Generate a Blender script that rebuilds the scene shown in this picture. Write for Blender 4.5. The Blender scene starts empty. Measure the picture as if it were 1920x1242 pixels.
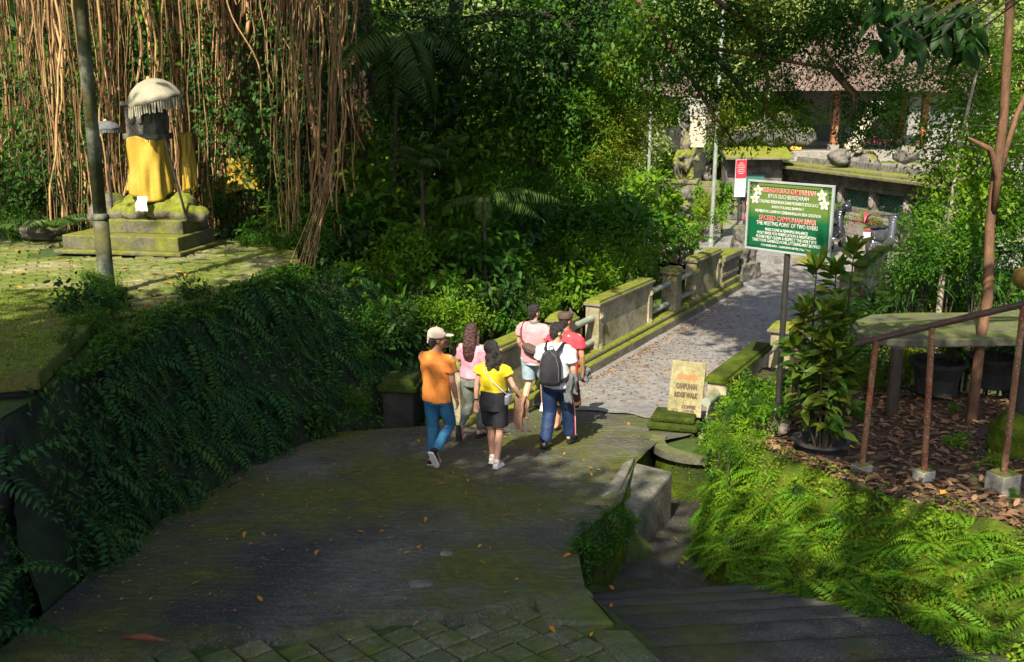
import bpy, bmesh, math, random
import numpy as np
from mathutils import Vector, Matrix, Quaternion, noise as mnoise
random.seed(11); rng = np.random.default_rng(11)
R = math.radians
S = bpy.context.scene
COL = S.collection

# ------------------------------------------------------------------ camera, sky, sun, exposure
CZ, PITCH, FOC = 4.8, R(13.2), 1920 * 35 / 36
cam = bpy.data.cameras.new('camera'); cam.lens = 35; cam.sensor_width = 36; cam.clip_end = 2000
cam_o = bpy.data.objects.new('camera', cam); COL.objects.link(cam_o)
cam_o.location = (0, 0, CZ); cam_o.rotation_euler = (R(90) - PITCH, 0, 0)
S.camera = cam_o
SUN = Vector((-0.235, -0.67, 0.70)).normalized()
w = bpy.data.worlds.new('World'); S.world = w; w.use_nodes = True
wn = w.node_tree
sky = wn.nodes.new('ShaderNodeTexSky'); sky.sky_type = 'NISHITA'; sky.sun_disc = False
sky.sun_elevation = math.asin(SUN.z); sky.sun_rotation = math.atan2(SUN.x, SUN.y)
sky.dust_density = 2.5; sky.air_density = .8; sky.ozone_density = .5
wn.links.new(sky.outputs[0], wn.nodes['Background'].inputs[0])
wn.nodes['Background'].inputs[1].default_value = 0.095
sl = bpy.data.lights.new('sun', 'SUN'); sl.energy = 4.0; sl.angle = R(0.53); sl.color = (1, .90, .74)
so = bpy.data.objects.new('sun', sl); COL.objects.link(so)
so.rotation_euler = SUN.to_track_quat('Z', 'Y').to_euler(); so.location = (-20, -60, 60)
vs = S.view_settings; vs.view_transform = 'Standard'; vs.look = 'None'; vs.gamma = 1.0; vs.exposure = 1.66
vs.use_curve_mapping = False
S.cycles.max_bounces = 7; S.cycles.diffuse_bounces = 3; S.cycles.transmission_bounces = 4; S.cycles.transparent_max_bounces = 4
S.cycles.use_denoising = True

# ------------------------------------------------------------------ helpers
def ray(px, py):
    c, s = math.cos(PITCH), math.sin(PITCH)
    u, v = (px - 960) / FOC, (621 - py) / FOC
    return Vector((u, c + v * s, -s + v * c))
def at(px, py, z=None, Y=None):
    """the place on a level z, or at a distance Y ahead, that is seen at a pixel of the 1920x1242 photograph"""
    d = ray(px, py)
    k = (z - CZ) / d.z if z is not None else Y / d.y
    return Vector((0, 0, CZ)) + d * k
def sm(a, b, x):
    t = np.clip((x - a) / (b - a), 0, 1); return t * t * (3 - 2 * t)
def fnoise(x, y, s=1.0, seed=0.0):
    return mnoise.noise(Vector((x * s + seed, y * s - seed, seed * .37)))
def tag(o, label=None, cat=None, group=None, kind=None):
    if label: o['label'] = label
    if cat: o['category'] = cat
    if group: o['group'] = group
    if kind: o['kind'] = kind
    return o
def empty(name, label, cat, loc=(0, 0, 0), rz=0.0, group=None):
    o = bpy.data.objects.new(name, None); COL.objects.link(o)
    o.empty_display_size = .1
    o.location = loc; o.rotation_euler = (0, 0, rz)
    return tag(o, label, cat, group)
def link(name, me, m, parent=None, loc=None, rot=None, scale=None, bevel=0, smooth=False):
    o = bpy.data.objects.new(name, me); COL.objects.link(o)
    if m is not None and not me.materials:
        me.materials.append(m)
    if parent is not None: o.parent = parent
    if loc is not None: o.location = loc
    if rot is not None: o.rotation_euler = rot
    if scale is not None: o.scale = scale
    if bevel:
        b = o.modifiers.new('bevel', 'BEVEL'); b.width = bevel; b.segments = 2; b.limit_method = 'ANGLE'
    if smooth: me.shade_smooth()
    return o
def kids(o):
    return [c for c in COL.objects if c.parent == o]
def copy_obj(o, parent=None, loc=None, rot=None, scale=None):
    c = o.copy(); COL.objects.link(c)
    if parent is not None: c.parent = parent
    if loc is not None: c.location = loc
    if rot is not None: c.rotation_euler = rot
    if scale is not None: c.scale = scale if hasattr(scale, '__len__') else (scale,) * 3
    return c
def copy_tree(o, parent=None, **kw):
    c = copy_obj(o, parent, **kw)
    for ch in list(o.children):
        copy_tree(ch, c)
    return c
def mesh_np(name, V, F, mats=None, tint=None, smooth=False):
    V = np.asarray(V, dtype=np.float32).reshape(-1, 3); F = np.asarray(F, dtype=np.int32)
    me = bpy.data.meshes.new(name); n, k = F.shape
    me.vertices.add(len(V)); me.vertices.foreach_set('co', V.ravel())
    me.loops.add(n * k); me.loops.foreach_set('vertex_index', F.ravel())
    me.polygons.add(n); me.polygons.foreach_set('loop_start', np.arange(0, n * k, k, dtype=np.int32))
    me.update(calc_edges=True)
    if tint is not None:
        a = me.attributes.new('tint', 'FLOAT', 'FACE'); a.data.foreach_set('value', np.asarray(tint, dtype=np.float32))
    if mats is not None: me.materials.append(mats)
    if smooth: me.shade_smooth()
    return me

class MB:
    """collects shapes, then links them as ONE mesh"""
    def __init__(s): s.v = []; s.f = []
    def add(s, v, f):
        b = len(s.v); s.v += [tuple(p) for p in v]; s.f += [tuple(i + b for i in q) for q in f]; return s
    def box(s, c, d, rz=0.0, taper=1.0, shift=(0, 0)):
        hx, hy, hz = d[0] / 2, d[1] / 2, d[2] / 2; ca, sa = math.cos(rz), math.sin(rz); v = []
        for z, t, sx, sy in ((-hz, 1, 0, 0), (hz, taper, shift[0], shift[1])):
            for x, y in ((-hx, -hy), (hx, -hy), (hx, hy), (-hx, hy)):
                x, y = x * t + sx, y * t + sy
                v.append((c[0] + x * ca - y * sa, c[1] + x * sa + y * ca, c[2] + z))
        return s.add(v, [(3, 2, 1, 0), (4, 5, 6, 7), (0, 1, 5, 4), (1, 2, 6, 5), (2, 3, 7, 6), (3, 0, 4, 7)])
    def prism(s, poly, z0, z1):
        n = len(poly); v = [(p[0], p[1], z0) for p in poly] + [(p[0], p[1], z1) for p in poly]
        return s.add(v, [tuple(range(n))[::-1], tuple(range(n, 2 * n))] + [(i, (i + 1) % n, n + (i + 1) % n, n + i) for i in range(n)])
    def hexa(s, b, t):
        return s.add(list(b) + list(t), [(3, 2, 1, 0), (4, 5, 6, 7), (0, 1, 5, 4), (1, 2, 6, 5), (2, 3, 7, 6), (3, 0, 4, 7)])
    def tube(s, pts, rad, n=7, cap=True):
        pts = [Vector(p) for p in pts]; k = len(pts)
        if not hasattr(rad, '__len__'): rad = [rad] * k
        v = []; f = []; up = None
        for i, p in enumerate(pts):
            t = (pts[min(i + 1, k - 1)] - pts[max(i - 1, 0)]).normalized()
            if up is None: up = t.orthogonal().normalized()
            up = (up - t * up.dot(t)); up = up.normalized() if up.length > 1e-6 else t.orthogonal().normalized()
            q = t.cross(up)
            for j in range(n):
                a = 2 * math.pi * j / n
                v.append(p + (up * math.cos(a) + q * math.sin(a)) * rad[i])
        for i in range(k - 1):
            for j in range(n):
                f.append((i * n + j, i * n + (j + 1) % n, (i + 1) * n + (j + 1) % n, (i + 1) * n + j))
        if cap: f += [tuple(range(n))[::-1], tuple(range((k - 1) * n, k * n))]
        return s.add(v, f)
    def lathe(s, prof, c=(0, 0, 0), n=20):
        v = []; f = []; k = len(prof)
        for r, z in prof:
            for j in range(n):
                a = 2 * math.pi * j / n; v.append((c[0] + r * math.cos(a), c[1] + r * math.sin(a), c[2] + z))
        for i in range(k - 1):
            for j in range(n): f.append((i * n + j, i * n + (j + 1) % n, (i + 1) * n + (j + 1) % n, (i + 1) * n + j))
        f += [tuple(range(n))[::-1], tuple(range((k - 1) * n, k * n))]
        return s.add(v, f)
    def loft(s, rings, n=20):
        """rings: (cx, cy, cz, rx, ry) level ellipses, bottom to top"""
        v = []; f = []; k = len(rings)
        for cx, cy, cz, rx, ry in rings:
            for j in range(n):
                a = 2 * math.pi * j / n; v.append((cx + rx * math.cos(a), cy + ry * math.sin(a), cz))
        for i in range(k - 1):
            for j in range(n): f.append((i * n + j, i * n + (j + 1) % n, (i + 1) * n + (j + 1) % n, (i + 1) * n + j))
        f += [tuple(range(n))[::-1], tuple(range((k - 1) * n, k * n))]
        return s.add(v, f)
    def ball(s, c, r, n=12, m=8, rot=None):
        if not hasattr(r, '__len__'): r = (r, r, r)
        c = Vector(c); v = []; f = []
        for i in range(1, m):
            th = math.pi * i / m
            for j in range(n):
                a = 2 * math.pi * j / n
                p = Vector((r[0] * math.sin(th) * math.cos(a), r[1] * math.sin(th) * math.sin(a), r[2] * math.cos(th)))
                v.append(c + (rot @ p if rot else p))
        q = Vector((0, 0, r[2])); q = rot @ q if rot else q
        v += [c + q, c - q]; t, b = len(v) - 2, len(v) - 1
        for i in range(m - 2):
            for j in range(n): f.append((i * n + j, (i + 1) * n + j, (i + 1) * n + (j + 1) % n, i * n + (j + 1) % n))
        for j in range(n):
            f.append((t, j, (j + 1) % n)); f.append((b, (m - 2) * n + (j + 1) % n, (m - 2) * n + j))
        return s.add(v, f)
    def cone(s, p1, r1, p2, r2, n=10, ends=True):
        s.tube([p1, p2], [r1, r2], n)
        if ends: s.ball(p1, r1, n, 6); s.ball(p2, r2, n, 6)
        return s
    def mesh(s, name):
        me = bpy.data.meshes.new(name); me.from_pydata(s.v, [], s.f); me.update(); return me
    def build(s, name, m, parent=None, **kw):
        return link(name, s.mesh(name), m, parent, **kw)

# ------------------------------------------------------------------ materials
def _n(nt, t, **k):
    nd = nt.nodes.new(t)
    for a, b in k.items(): setattr(nd, a, b)
    return nd
def mixc(nt, fac, a, b, mode='MIX'):
    m = _n(nt, 'ShaderNodeMix', data_type='RGBA', blend_type=mode)
    for i, x in ((0, fac), (6, a), (7, b)):
        if hasattr(x, 'is_output'): nt.links.new(x, m.inputs[i])
        elif i: m.inputs[i].default_value = (*x, 1)
        else: m.inputs[i].default_value = x
    return m.outputs[2]
def tex_noise(nt, vec, scale, detail=5, rough=.6):
    t = _n(nt, 'ShaderNodeTexNoise'); t.inputs['Scale'].default_value = scale; t.inputs['Detail'].default_value = detail
    t.inputs['Roughness'].default_value = rough; nt.links.new(vec, t.inputs['Vector']); return t.outputs[0]
def maprange(nt, x, a, b, c=0., d=1.):
    m = _n(nt, 'ShaderNodeMapRange'); nt.links.new(x, m.inputs[0])
    for i, q in enumerate((a, b, c, d)): m.inputs[i + 1].default_value = q
    return m.outputs[0]
def mth(nt, op, a, b):
    m = _n(nt, 'ShaderNodeMath', operation=op)
    for i, x in enumerate((a, b)):
        if hasattr(x, 'is_output'): nt.links.new(x, m.inputs[i])
        else: m.inputs[i].default_value = x
    return m.outputs[0]
def mk(name, c1, c2=None, scale=6, rough=.75, bump=.3, bscale=None, moss=None, th=.5, mscale=1.6, up=.35, spec=.3,
       stretch=None, metal=0., c3=None, dist=.02, objrand=0., wave=None, coat=0., speck=None):
    m = bpy.data.materials.new(name); m.use_nodes = True; nt = m.node_tree; b = nt.nodes['Principled BSDF']
    b.inputs['Roughness'].default_value = rough; b.inputs['Specular IOR Level'].default_value = spec; b.inputs['Metallic'].default_value = metal
    b.inputs['Coat Weight'].default_value = coat
    g = _n(nt, 'ShaderNodeNewGeometry'); vec = g.outputs['Position']
    if stretch:
        vm = _n(nt, 'ShaderNodeVectorMath', operation='MULTIPLY'); nt.links.new(vec, vm.inputs[0]); vm.inputs[1].default_value = stretch; vec = vm.outputs[0]
    c2 = c2 or tuple(x * .7 for x in c1)
    n1 = tex_noise(nt, vec, scale); f = maprange(nt, n1, .36, .64)
    col = mixc(nt, f, c1, c2)
    if c3:
        n3 = tex_noise(nt, vec, scale * .23, 4); col = mixc(nt, maprange(nt, n3, .45, .62), col, c3)
    soft = bump <= .25 or any(q in name for q in ('cotton', 'cloth', 'skin', 'shirt', 'jeans', 'denim', 'hair', 'track', 'jacket', 'cap', 'batik'))
    nf = maprange(nt, tex_noise(nt, vec, scale * (7 if scale < 4 else 4), 5, .75), .32, .68); col = mixc(nt, .12 if soft else .55, col, mixc(nt, nf, (.30, .30, .30), (1.7, 1.7, 1.7)), 'MULTIPLY')
    if speck:                                                          # aggregate showing in worn concrete
        col = mixc(nt, mth(nt, 'MULTIPLY', maprange(nt, tex_noise(nt, g.outputs['Position'], 62, 2, .5), .60, .66), .75), col, speck); col = mixc(nt, mth(nt, 'MULTIPLY', maprange(nt, tex_noise(nt, g.outputs['Position'], 48, 3, .6), .42, .36), .7), col, tuple(q * .12 for q in speck))
    if objrand:
        oi = _n(nt, 'ShaderNodeObjectInfo'); col = mixc(nt, 1.0, col, mixc(nt, oi.outputs['Random'], (1 - objrand,) * 3, (1 + objrand,) * 3), 'MULTIPLY')
    if moss:
        nm = tex_noise(nt, g.outputs['Position'], mscale, 7, .65)
        sx = _n(nt, 'ShaderNodeSeparateXYZ'); nt.links.new(g.outputs['Normal'], sx.inputs[0])
        q = mth(nt, 'ADD', nm, mth(nt, 'MULTIPLY', sx.outputs[2], up))
        fm = maprange(nt, q, th - .07, th + .09)
        mv = tex_noise(nt, g.outputs['Position'], 9, 4); mc = mixc(nt, maprange(nt, mv, .3, .7), moss, tuple(x * .5 for x in moss))
        col = mixc(nt, fm, col, mc)
    nt.links.new(col, b.inputs['Base Color'])
    if bump:
        bn = tex_noise(nt, vec, bscale or scale * 3, 6, .65)
        if wave:
            wv = _n(nt, 'ShaderNodeTexWave', wave_type='BANDS', bands_direction='Y'); wv.inputs['Scale'].default_value = wave
            wv.inputs['Distortion'].default_value = 9; wv.inputs['Detail'].default_value = 4; wv.inputs['Detail Scale'].default_value = 1.6; nt.links.new(g.outputs['Position'], wv.inputs['Vector'])
            bn = mth(nt, 'ADD', mth(nt, 'MULTIPLY', bn, .8), mth(nt, 'MULTIPLY', wv.outputs[1], .16))
        bp = _n(nt, 'ShaderNodeBump'); bp.inputs['Strength'].default_value = bump; bp.inputs['Distance'].default_value = dist
        nt.links.new(bn, bp.inputs['Height']); nt.links.new(bp.outputs[0], b.inputs['Normal'])
    return m
def lf(name, c1, c2, c3, trans=.35, rough=.5, spec=.16):
    m = bpy.data.materials.new(name); m.use_nodes = True; nt = m.node_tree; b = nt.nodes['Principled BSDF']
    a = _n(nt, 'ShaderNodeAttribute', attribute_name='tint'); oi = _n(nt, 'ShaderNodeObjectInfo')
    t = mth(nt, 'ADD', mth(nt, 'MULTIPLY', a.outputs['Fac'], .62), mth(nt, 'MULTIPLY', oi.outputs['Random'], .38))
    cr = _n(nt, 'ShaderNodeValToRGB'); e = cr.color_ramp.elements
    e[0].position = .08; e[0].color = (*c1, 1); e[1].position = .95; e[1].color = (*c3, 1)
    x = e.new(.5); x.color = (*c2, 1); nt.links.new(t, cr.inputs[0])
    nt.links.new(cr.outputs[0], b.inputs['Base Color']); b.inputs['Roughness'].default_value = rough; b.inputs['Specular IOR Level'].default_value = spec
    if trans:
        tr = _n(nt, 'ShaderNodeBsdfTranslucent'); nt.links.new(mixc(nt, 1.0, cr.outputs[0], (1.5, 1.6, .8), 'MULTIPLY'), tr.inputs[0])
        ms = _n(nt, 'ShaderNodeMixShader'); ms.inputs[0].default_value = trans
        nt.links.new(b.outputs[0], ms.inputs[1]); nt.links.new(tr.outputs[0], ms.inputs[2])
        nt.links.new(ms.outputs[0], nt.nodes['Material Output'].inputs[0])
    return m
MOSS = (.085, .13, .010); MOSSY = (.15, .17, .014)
M = dict(
    soil=mk('soil', (.035, .026, .015), (.02, .016, .01), 3, .95, .6, moss=(.04, .07, .01), th=.62),
    road=mk('old_concrete', (.098, .098, .074), (.048, .049, .036), 1.6, .72, 1.0, 16, moss=(.085, .100, .012), th=.562, mscale=.62, up=.05, c3=(.026, .027, .021), dist=.035, wave=2.6, speck=(.17, .165, .13)),
    deck=mk('bridge_concrete', (.175, .172, .165), (.12, .118, .113), 1.1, .85, .5, 20, c3=(.17, .15, .12), dist=.015, speck=(.30, .29, .27)),
    path=mk('wet_path', (.058, .054, .046), (.022, .022, .019), 3.2, .6, 1.0, 34, moss=(.055, .062, .012), th=.62, mscale=1.1, up=.08, dist=.02, c3=(.016, .016, .015), speck=(.16, .155, .14)),
    paver=mk('paver', (.10, .108, .055), (.062, .072, .034), 3, .85, .45, 25, moss=(.085, .11, .016), th=.56, mscale=2.2, up=.06, objrand=.22, dist=.01, speck=(.19, .20, .13)),
    tpaver=mk('terrace_paver', (.20, .185, .085), (.12, .12, .045), 2.5, .85, .4, 22, moss=(.095, .13, .012), th=.49, mscale=.8, up=.05, objrand=.25, dist=.01),
    stone=mk('mossy_stone', (.17, .16, .13), (.09, .085, .07), 3, .85, .6, 12, moss=MOSS, th=.66, up=.34),
    stonem=mk('very_mossy_stone', (.16, .14, .10), (.09, .085, .06), 3, .9, .7, 12, moss=MOSSY, th=.60, up=.38),
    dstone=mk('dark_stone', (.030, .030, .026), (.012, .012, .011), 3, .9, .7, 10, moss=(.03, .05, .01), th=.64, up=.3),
    plaster=mk('stained_plaster', (.33, .29, .20), (.17, .15, .09), 2.2, .85, .4, 15, moss=(.13, .13, .022), th=.56, mscale=1.2, up=.3, c3=(.20, .18, .10)),
    moss=mk('moss', (.095, .135, .008), (.042, .07, .006), 4, .95, 1.0, 34, c3=(.028, .042, .008), dist=.04, spec=.1),
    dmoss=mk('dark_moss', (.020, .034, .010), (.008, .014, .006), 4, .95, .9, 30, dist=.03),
    lmoss=mk('ledge_moss', (.105, .135, .012), (.06, .085, .008), 6, .95, .9, 60, c3=(.09, .085, .02), dist=.02),
    granite=mk('carved_stone', (.14, .13, .11), (.05, .05, .042), 3.5, .9, .8, 9, moss=(.16, .16, .02), th=.72, up=.3, dist=.04),
    pipe=mk('painted_pipe', (.28, .30, .24), (.19, .21, .16), 4, .6, .15, moss=(.14, .16, .04), th=.72, up=.22),
    root=mk('aerial_root', (.45, .30, .13), (.24, .135, .055), 3, .85, .6, 10, stretch=(14, 14, 1), c3=(.17, .09, .042), objrand=.45),
    bark=mk('banyan_bark', (.13, .075, .038), (.045, .026, .014), 2.2, .9, .9, 7, stretch=(5, 5, .6), dist=.06),
    dbark=mk('dark_bark', (.05, .04, .028), (.028, .022, .016), 4, .9, .7, 12, stretch=(3, 3, .6)),
    shrinest=mk('shrine_stone', (.10, .095, .055), (.05, .05, .03), 3, .85, .6, 12, moss=(.14, .15, .018), th=.52, mscale=2.2, up=.22),
    slabc=mk('worn_slab', (.15, .145, .115), (.085, .085, .066), 2.4, .8, .5, 18, moss=(.09, .10, .018), th=.66, mscale=1.1, up=.06),
    rbark=mk('brown_bark', (.13, .066, .032), (.07, .038, .02), 5, .8, .5, 16, stretch=(3, 3, 1)),
    gbark=mk('grey_twig', (.30, .27, .20), (.2, .17, .12), 5, .85, .4, 16),
    pole=mk('lichen_pole', (.055, .055, .024), (.032, .036, .014), 3, .8, .5, 14, c3=(.26, .28, .22), moss=(.075, .075, .012), th=.53, mscale=2.2, up=0),
    metal=mk('grey_pole', (.27, .30, .26), (.19, .22, .19), 4, .5, .1, metal=.2),
    black=mk('black_paint', (.018, .018, .018), (.03, .026, .022), 6, .5, .2),
    rust=mk('rusty_red_paint', (.21, .06, .02), (.11, .04, .02), 7, .7, .6, 24, c3=(.17, .10, .055), speck=(.40, .30, .22)),
    rustd=mk('dark_rust', (.075, .04, .03), (.045, .03, .025), 5, .65, .5, 20),
    cloth=mk('yellow_cloth', (.36, .25, .028), (.28, .185, .02), 2, .6, .25, 14),
    wcloth=mk('white_cloth', (.44, .44, .38), (.34, .34, .28), 4, .75, .25, 16),
    ucloth=mk('umbrella_cloth', (.25, .24, .17), (.18, .17, .115), 3, .75, .3, 18),
    gcloth=mk('grey_cloth', (.10, .11, .11), (.07, .075, .08), 8, .85, .4, 30),
    dcloth=mk('dark_cloth', (.012, .012, .016), (.02, .02, .024), 10, .85, .4, 40),
    skin=mk('skin', (.36, .185, .11), (.30, .145, .083), 9, .5, .1, spec=.4),
    skinf=mk('fair_skin', (.46, .26, .175), (.39, .21, .135), 9, .5, .1, spec=.4),
    hair=mk('black_hair', (.010, .008, .007), (.018, .013, .011), 10, .42, .9, 60, stretch=(4, 4, .7), spec=.5),
    bhair=mk('brown_hair', (.055, .02, .014), (.03, .012, .010), 10, .36, .8, 30, stretch=(5, 5, .5), spec=.5),
    orange=mk('orange_cotton', (.58, .195, .035), (.50, .16, .027), 3, .85, .5, 9, dist=.03),
    pink=mk('pink_cotton', (.58, .23, .24), (.52, .19, .21), 3, .85, .5, 9, dist=.03),
    pink2=mk('pink_shirt', (.58, .24, .29), (.48, .18, .23), 3, .85, .6, 9, dist=.03),
    yellow=mk('yellow_cotton', (.58, .44, .012), (.50, .37, .01), 3, .8, .5, 9, dist=.03),
    red=mk('red_cotton', (.70, .045, .06), (.60, .03, .045), 3, .8, .5, 9, dist=.03),
    white=mk('white_cotton', (.44, .46, .46), (.37, .40, .41), 3, .85, .5, 9, dist=.03),
    jeans=mk('blue_jeans', (.02, .11, .21), (.012, .065, .14), 5, .85, .5, 14, c3=(.035, .15, .26), dist=.02),
    ltjeans=mk('light_denim', (.30, .38, .42), (.21, .30, .35), 5, .85, .5, 14, dist=.02),
    navy=mk('navy_track', (.012, .03, .085), (.008, .02, .055), 4, .6, .6, 9, dist=.03),
    olive=mk('grey_green_denim', (.13, .145, .12), (.085, .095, .08), 10, .85, .5, 18, dist=.02),
    maroon=mk('maroon_batik', (.085, .012, .025), (.03, .008, .016), 14, .75, .4, 12),
    gold=mk('gold_trim', (.55, .36, .14), (.4, .25, .09), 12, .6, .3),
    brown=mk('brown_canvas', (.075, .048, .038), (.055, .036, .03), 9, .8, .4, 30),
    jacket=mk('brown_jacket', (.22, .125, .08), (.15, .085, .055), 4, .85, .7, 8, dist=.03),
    silver=mk('silver_leather', (.55, .56, .60), (.42, .43, .48), 6, .35, .2, metal=.5),
    beige=mk('beige_cap', (.46, .36, .29), (.39, .30, .24), 8, .85, .3, 30),
    rubber=mk('sole_white', (.70, .68, .62), (.58, .56, .5), 8, .7, .2),
    terra=mk('roof_tile', (.115, .078, .058), (.07, .05, .04), 3, .85, .5, 12, c3=(.14, .105, .085), objrand=.15),
    roof2=mk('orange_roof', (.40, .22, .13), (.32, .18, .11), 3, .85, .5, 12),
    wood=mk('brown_post', (.24, .10, .045), (.17, .07, .03), 6, .65, .3, 14, stretch=(6, 6, .6)),
    pave2=mk('pale_floor', (.22, .205, .18), (.16, .15, .13), 2, .85, .3),
    cream=mk('cream_plaque', (.42, .38, .29), (.34, .30, .22), 3, .8, .3, c3=(.30, .27, .2)),
    wallp=mk('pale_wall', (.22, .22, .20), (.17, .17, .155), 3, .85, .2),
    green=mk('green_lattice', (.03, .13, .10), (.022, .09, .07), 5, .6, .2),
    tyre=mk('tyre', (.012, .012, .012), (.02, .02, .02), 10, .85, .3),
    bikeb=mk('black_bodywork', (.012, .014, .018), (.02, .022, .026), 8, .25, 0, coat=.5),
    bikeg=mk('grey_bodywork', (.05, .055, .065), (.035, .04, .05), 8, .3, 0, coat=.5),
    biker=mk('red_bodywork', (.55, .02, .03), (.48, .015, .025), 8, .25, 0, coat=.6),
    chrome=mk('chrome', (.6, .6, .62), (.5, .5, .52), 8, .25, 0, metal=1.),
    plate=mk('pale_plastic', (.62, .64, .66), (.5, .52, .54), 8, .5, 0),
    pot=mk('black_pot', (.02, .02, .02), (.035, .033, .03), 6, .7, .3),
    table=mk('mossy_table', (.085, .085, .055), (.05, .052, .035), 3, .85, .6, 14, moss=(.10, .12, .03), th=.66, up=.22),
    footing=mk('concrete_footing', (.28, .27, .23), (.18, .175, .15), 4, .85, .5, 16, moss=(.14, .16, .03), th=.72),
    litter=mk('leaf_litter_soil', (.055, .034, .02), (.03, .02, .013), 14, .95, .8, 30, moss=(.06, .09, .012), th=.66, mscale=1.4, up=.05, dist=.03),
    signw=mk('sign_frame', (.27, .30, .29), (.22, .25, .24), 5, .5, .1),
    signback=mk('sign_sheet_back', (.30, .32, .30), None, 5, .5, .1),
    swood=mk('painted_board', (.19, .165, .065), (.12, .108, .042), 4, .8, .3, c3=(.21, .19, .10)),
    cup=mk('line_brown', (.075, .05, .03), None, 8, .8, 0),
    arrow=mk('arrow_orange', (.42, .13, .05), (.34, .10, .04), 12, .8, 0),
    txt=mk('lettering_white', (.50, .53, .47), None, 8, .6, 0),
    txtr=mk('lettering_red', (.48, .025, .03), None, 8, .6, 0),
    txtd=mk('lettering_dark', (.012, .03, .015), None, 8, .6, 0),
    txtg=mk('lettering_faded', (.34, .30, .15), None, 8, .8, 0),
    petal=mk('frangipani_white', (.52, .52, .48), None, 8, .6, 0),
    petaly=mk('frangipani_yellow', (.75, .38, .05), None, 8, .6, 0),
    rtop=mk('banner_red', (.62, .03, .05), None, 8, .6, 0),
    trunkc=mk('cordyline', (.30, .03, .07), (.20, .02, .05), 8, .5, .2),
    yellowst=mk('ochre_stone', (.26, .17, .03), (.16, .11, .022), 5, .85, .5, 14),
    rock=mk('field_rock', (.16, .14, .11), (.085, .075, .06), 3, .9, .8, 9, moss=(.08, .11, .014), th=.70, up=.35, dist=.04),
    woodbr=mk('dead_wood', (.16, .06, .025), (.10, .04, .02), 6, .85, .5, 14),
    # leaves
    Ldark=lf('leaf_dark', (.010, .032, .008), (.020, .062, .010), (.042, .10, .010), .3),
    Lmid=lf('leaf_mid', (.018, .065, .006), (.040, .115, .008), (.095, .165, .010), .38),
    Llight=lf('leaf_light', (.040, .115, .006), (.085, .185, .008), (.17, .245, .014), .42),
    Lyel=lf('leaf_yellowgreen', (.07, .12, .008), (.14, .19, .010), (.24, .24, .02), .4),
    Lpale=lf('leaf_far', (.13, .19, .05), (.22, .28, .09), (.34, .37, .17), .4),  # paled so the leaf colour carries the sun and haze of the far slope
    Lfern=lf('fern_bright', (.034, .108, .006), (.072, .175, .008), (.15, .23, .012), .38, .5),
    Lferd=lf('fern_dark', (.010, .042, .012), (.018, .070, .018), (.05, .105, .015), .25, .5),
    Lcrot=lf('croton', (.022, .062, .008), (.045, .10, .010), (.17, .175, .018), .3, .4),
    Lmoss=lf('moss_leaf', (.050, .105, .005), (.10, .16, .006), (.20, .225, .014), .3, .7, .1),
    Lfall=lf('fallen_leaf', (.14, .06, .025), (.26, .14, .035), (.38, .27, .09), .15, .6),
    Lfally=lf('fallen_yellow', (.30, .13, .015), (.42, .25, .025), (.46, .36, .09), .2, .6),
    Llit=lf('dry_litter', (.06, .033, .018), (.145, .082, .045), (.30, .19, .11), .1, .7),
    Lpalm=lf('palm_leaf', (.03, .075, .018), (.07, .125, .03), (.14, .19, .06), .3, .4),
)

# ------------------------------------------------------------------ leaf geometry
T2 = (np.array([(0, 0, 0), (.45, -.5, .07), (1, 0, -.10), (.45, .5, .07)]), np.array([(0, 1, 2), (0, 2, 3)]))
T8 = (np.array([(0, 0, 0), (.28, -.44, .05), (.68, -.36, -.01), (1, 0, -.20), (.68, .36, -.01), (.28, .44, .05), (.3, 0, -.02), (.68, 0, -.07)]),
      np.array([(0, 1, 6), (1, 2, 7), (1, 7, 6), (2, 3, 7), (0, 6, 5), (5, 6, 4), (6, 7, 4), (7, 3, 4)]))
def nrmz(a): return a / np.maximum(np.linalg.norm(a, axis=-1, keepdims=True), 1e-9)
def leafmesh(name, pos, ax, nr, L, W, T=T2, mat=None, tint=None):
    pos = np.asarray(pos, float); n = len(pos); ax = nrmz(np.asarray(ax, float)); nr = np.asarray(nr, float)
    L = np.broadcast_to(np.asarray(L, float), (n,)); W = np.broadcast_to(np.asarray(W, float), (n,))
    b = nrmz(np.cross(nr, ax)); nn = np.cross(ax, b); tv, tf = T; k = len(tv)
    V = pos[:, None] + ax[:, None] * (tv[None, :, 0:1] * L[:, None, None]) + b[:, None] * (tv[None, :, 1:2] * W[:, None, None]) + nn[:, None] * (tv[None, :, 2:3] * L[:, None, None])
    F = (np.arange(n) * k)[:, None, None] + tf[None]
    if tint is None: tint = rng.random(n)
    return mesh_np(name, V, F.reshape(-1, 3), mat, np.repeat(tint, len(tf)))
def clumps(n, c, r, k=14, spread=.32, shell=.55):
    """n leaf places in clumps through an ellipsoid, mostly towards its outside"""
    c = np.asarray(c, float); r = np.asarray(r if hasattr(r, '__len__') else (r, r, r), float)
    d = nrmz(rng.normal(size=(k, 3))) * (shell + (1 - shell) * rng.random((k, 1)))
    i = rng.integers(0, k, n)
    p = d[i] + rng.normal(size=(n, 3)) * spread * (.6 + .8 * rng.random(k))[i][:, None]
    return c + p * r, nrmz(p), i / k
def rnd_leaves(name, pos, out, L, mat, T=T2, droop=.35, aspect=.45, up=.7, tint=None):
    n = len(pos)
    ax = out * .6 + rng.normal(size=(n, 3)) * .7; ax[:, 2] -= droop
    nr = rng.normal(size=(n, 3)) * .55 + out * .3; nr[:, 2] += up
    l = L * (.6 + .8 * rng.random(n))
    return leafmesh(name, pos, ax, nr, l, l * aspect * (.8 + .4 * rng.random(n)), T, mat, tint)
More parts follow.
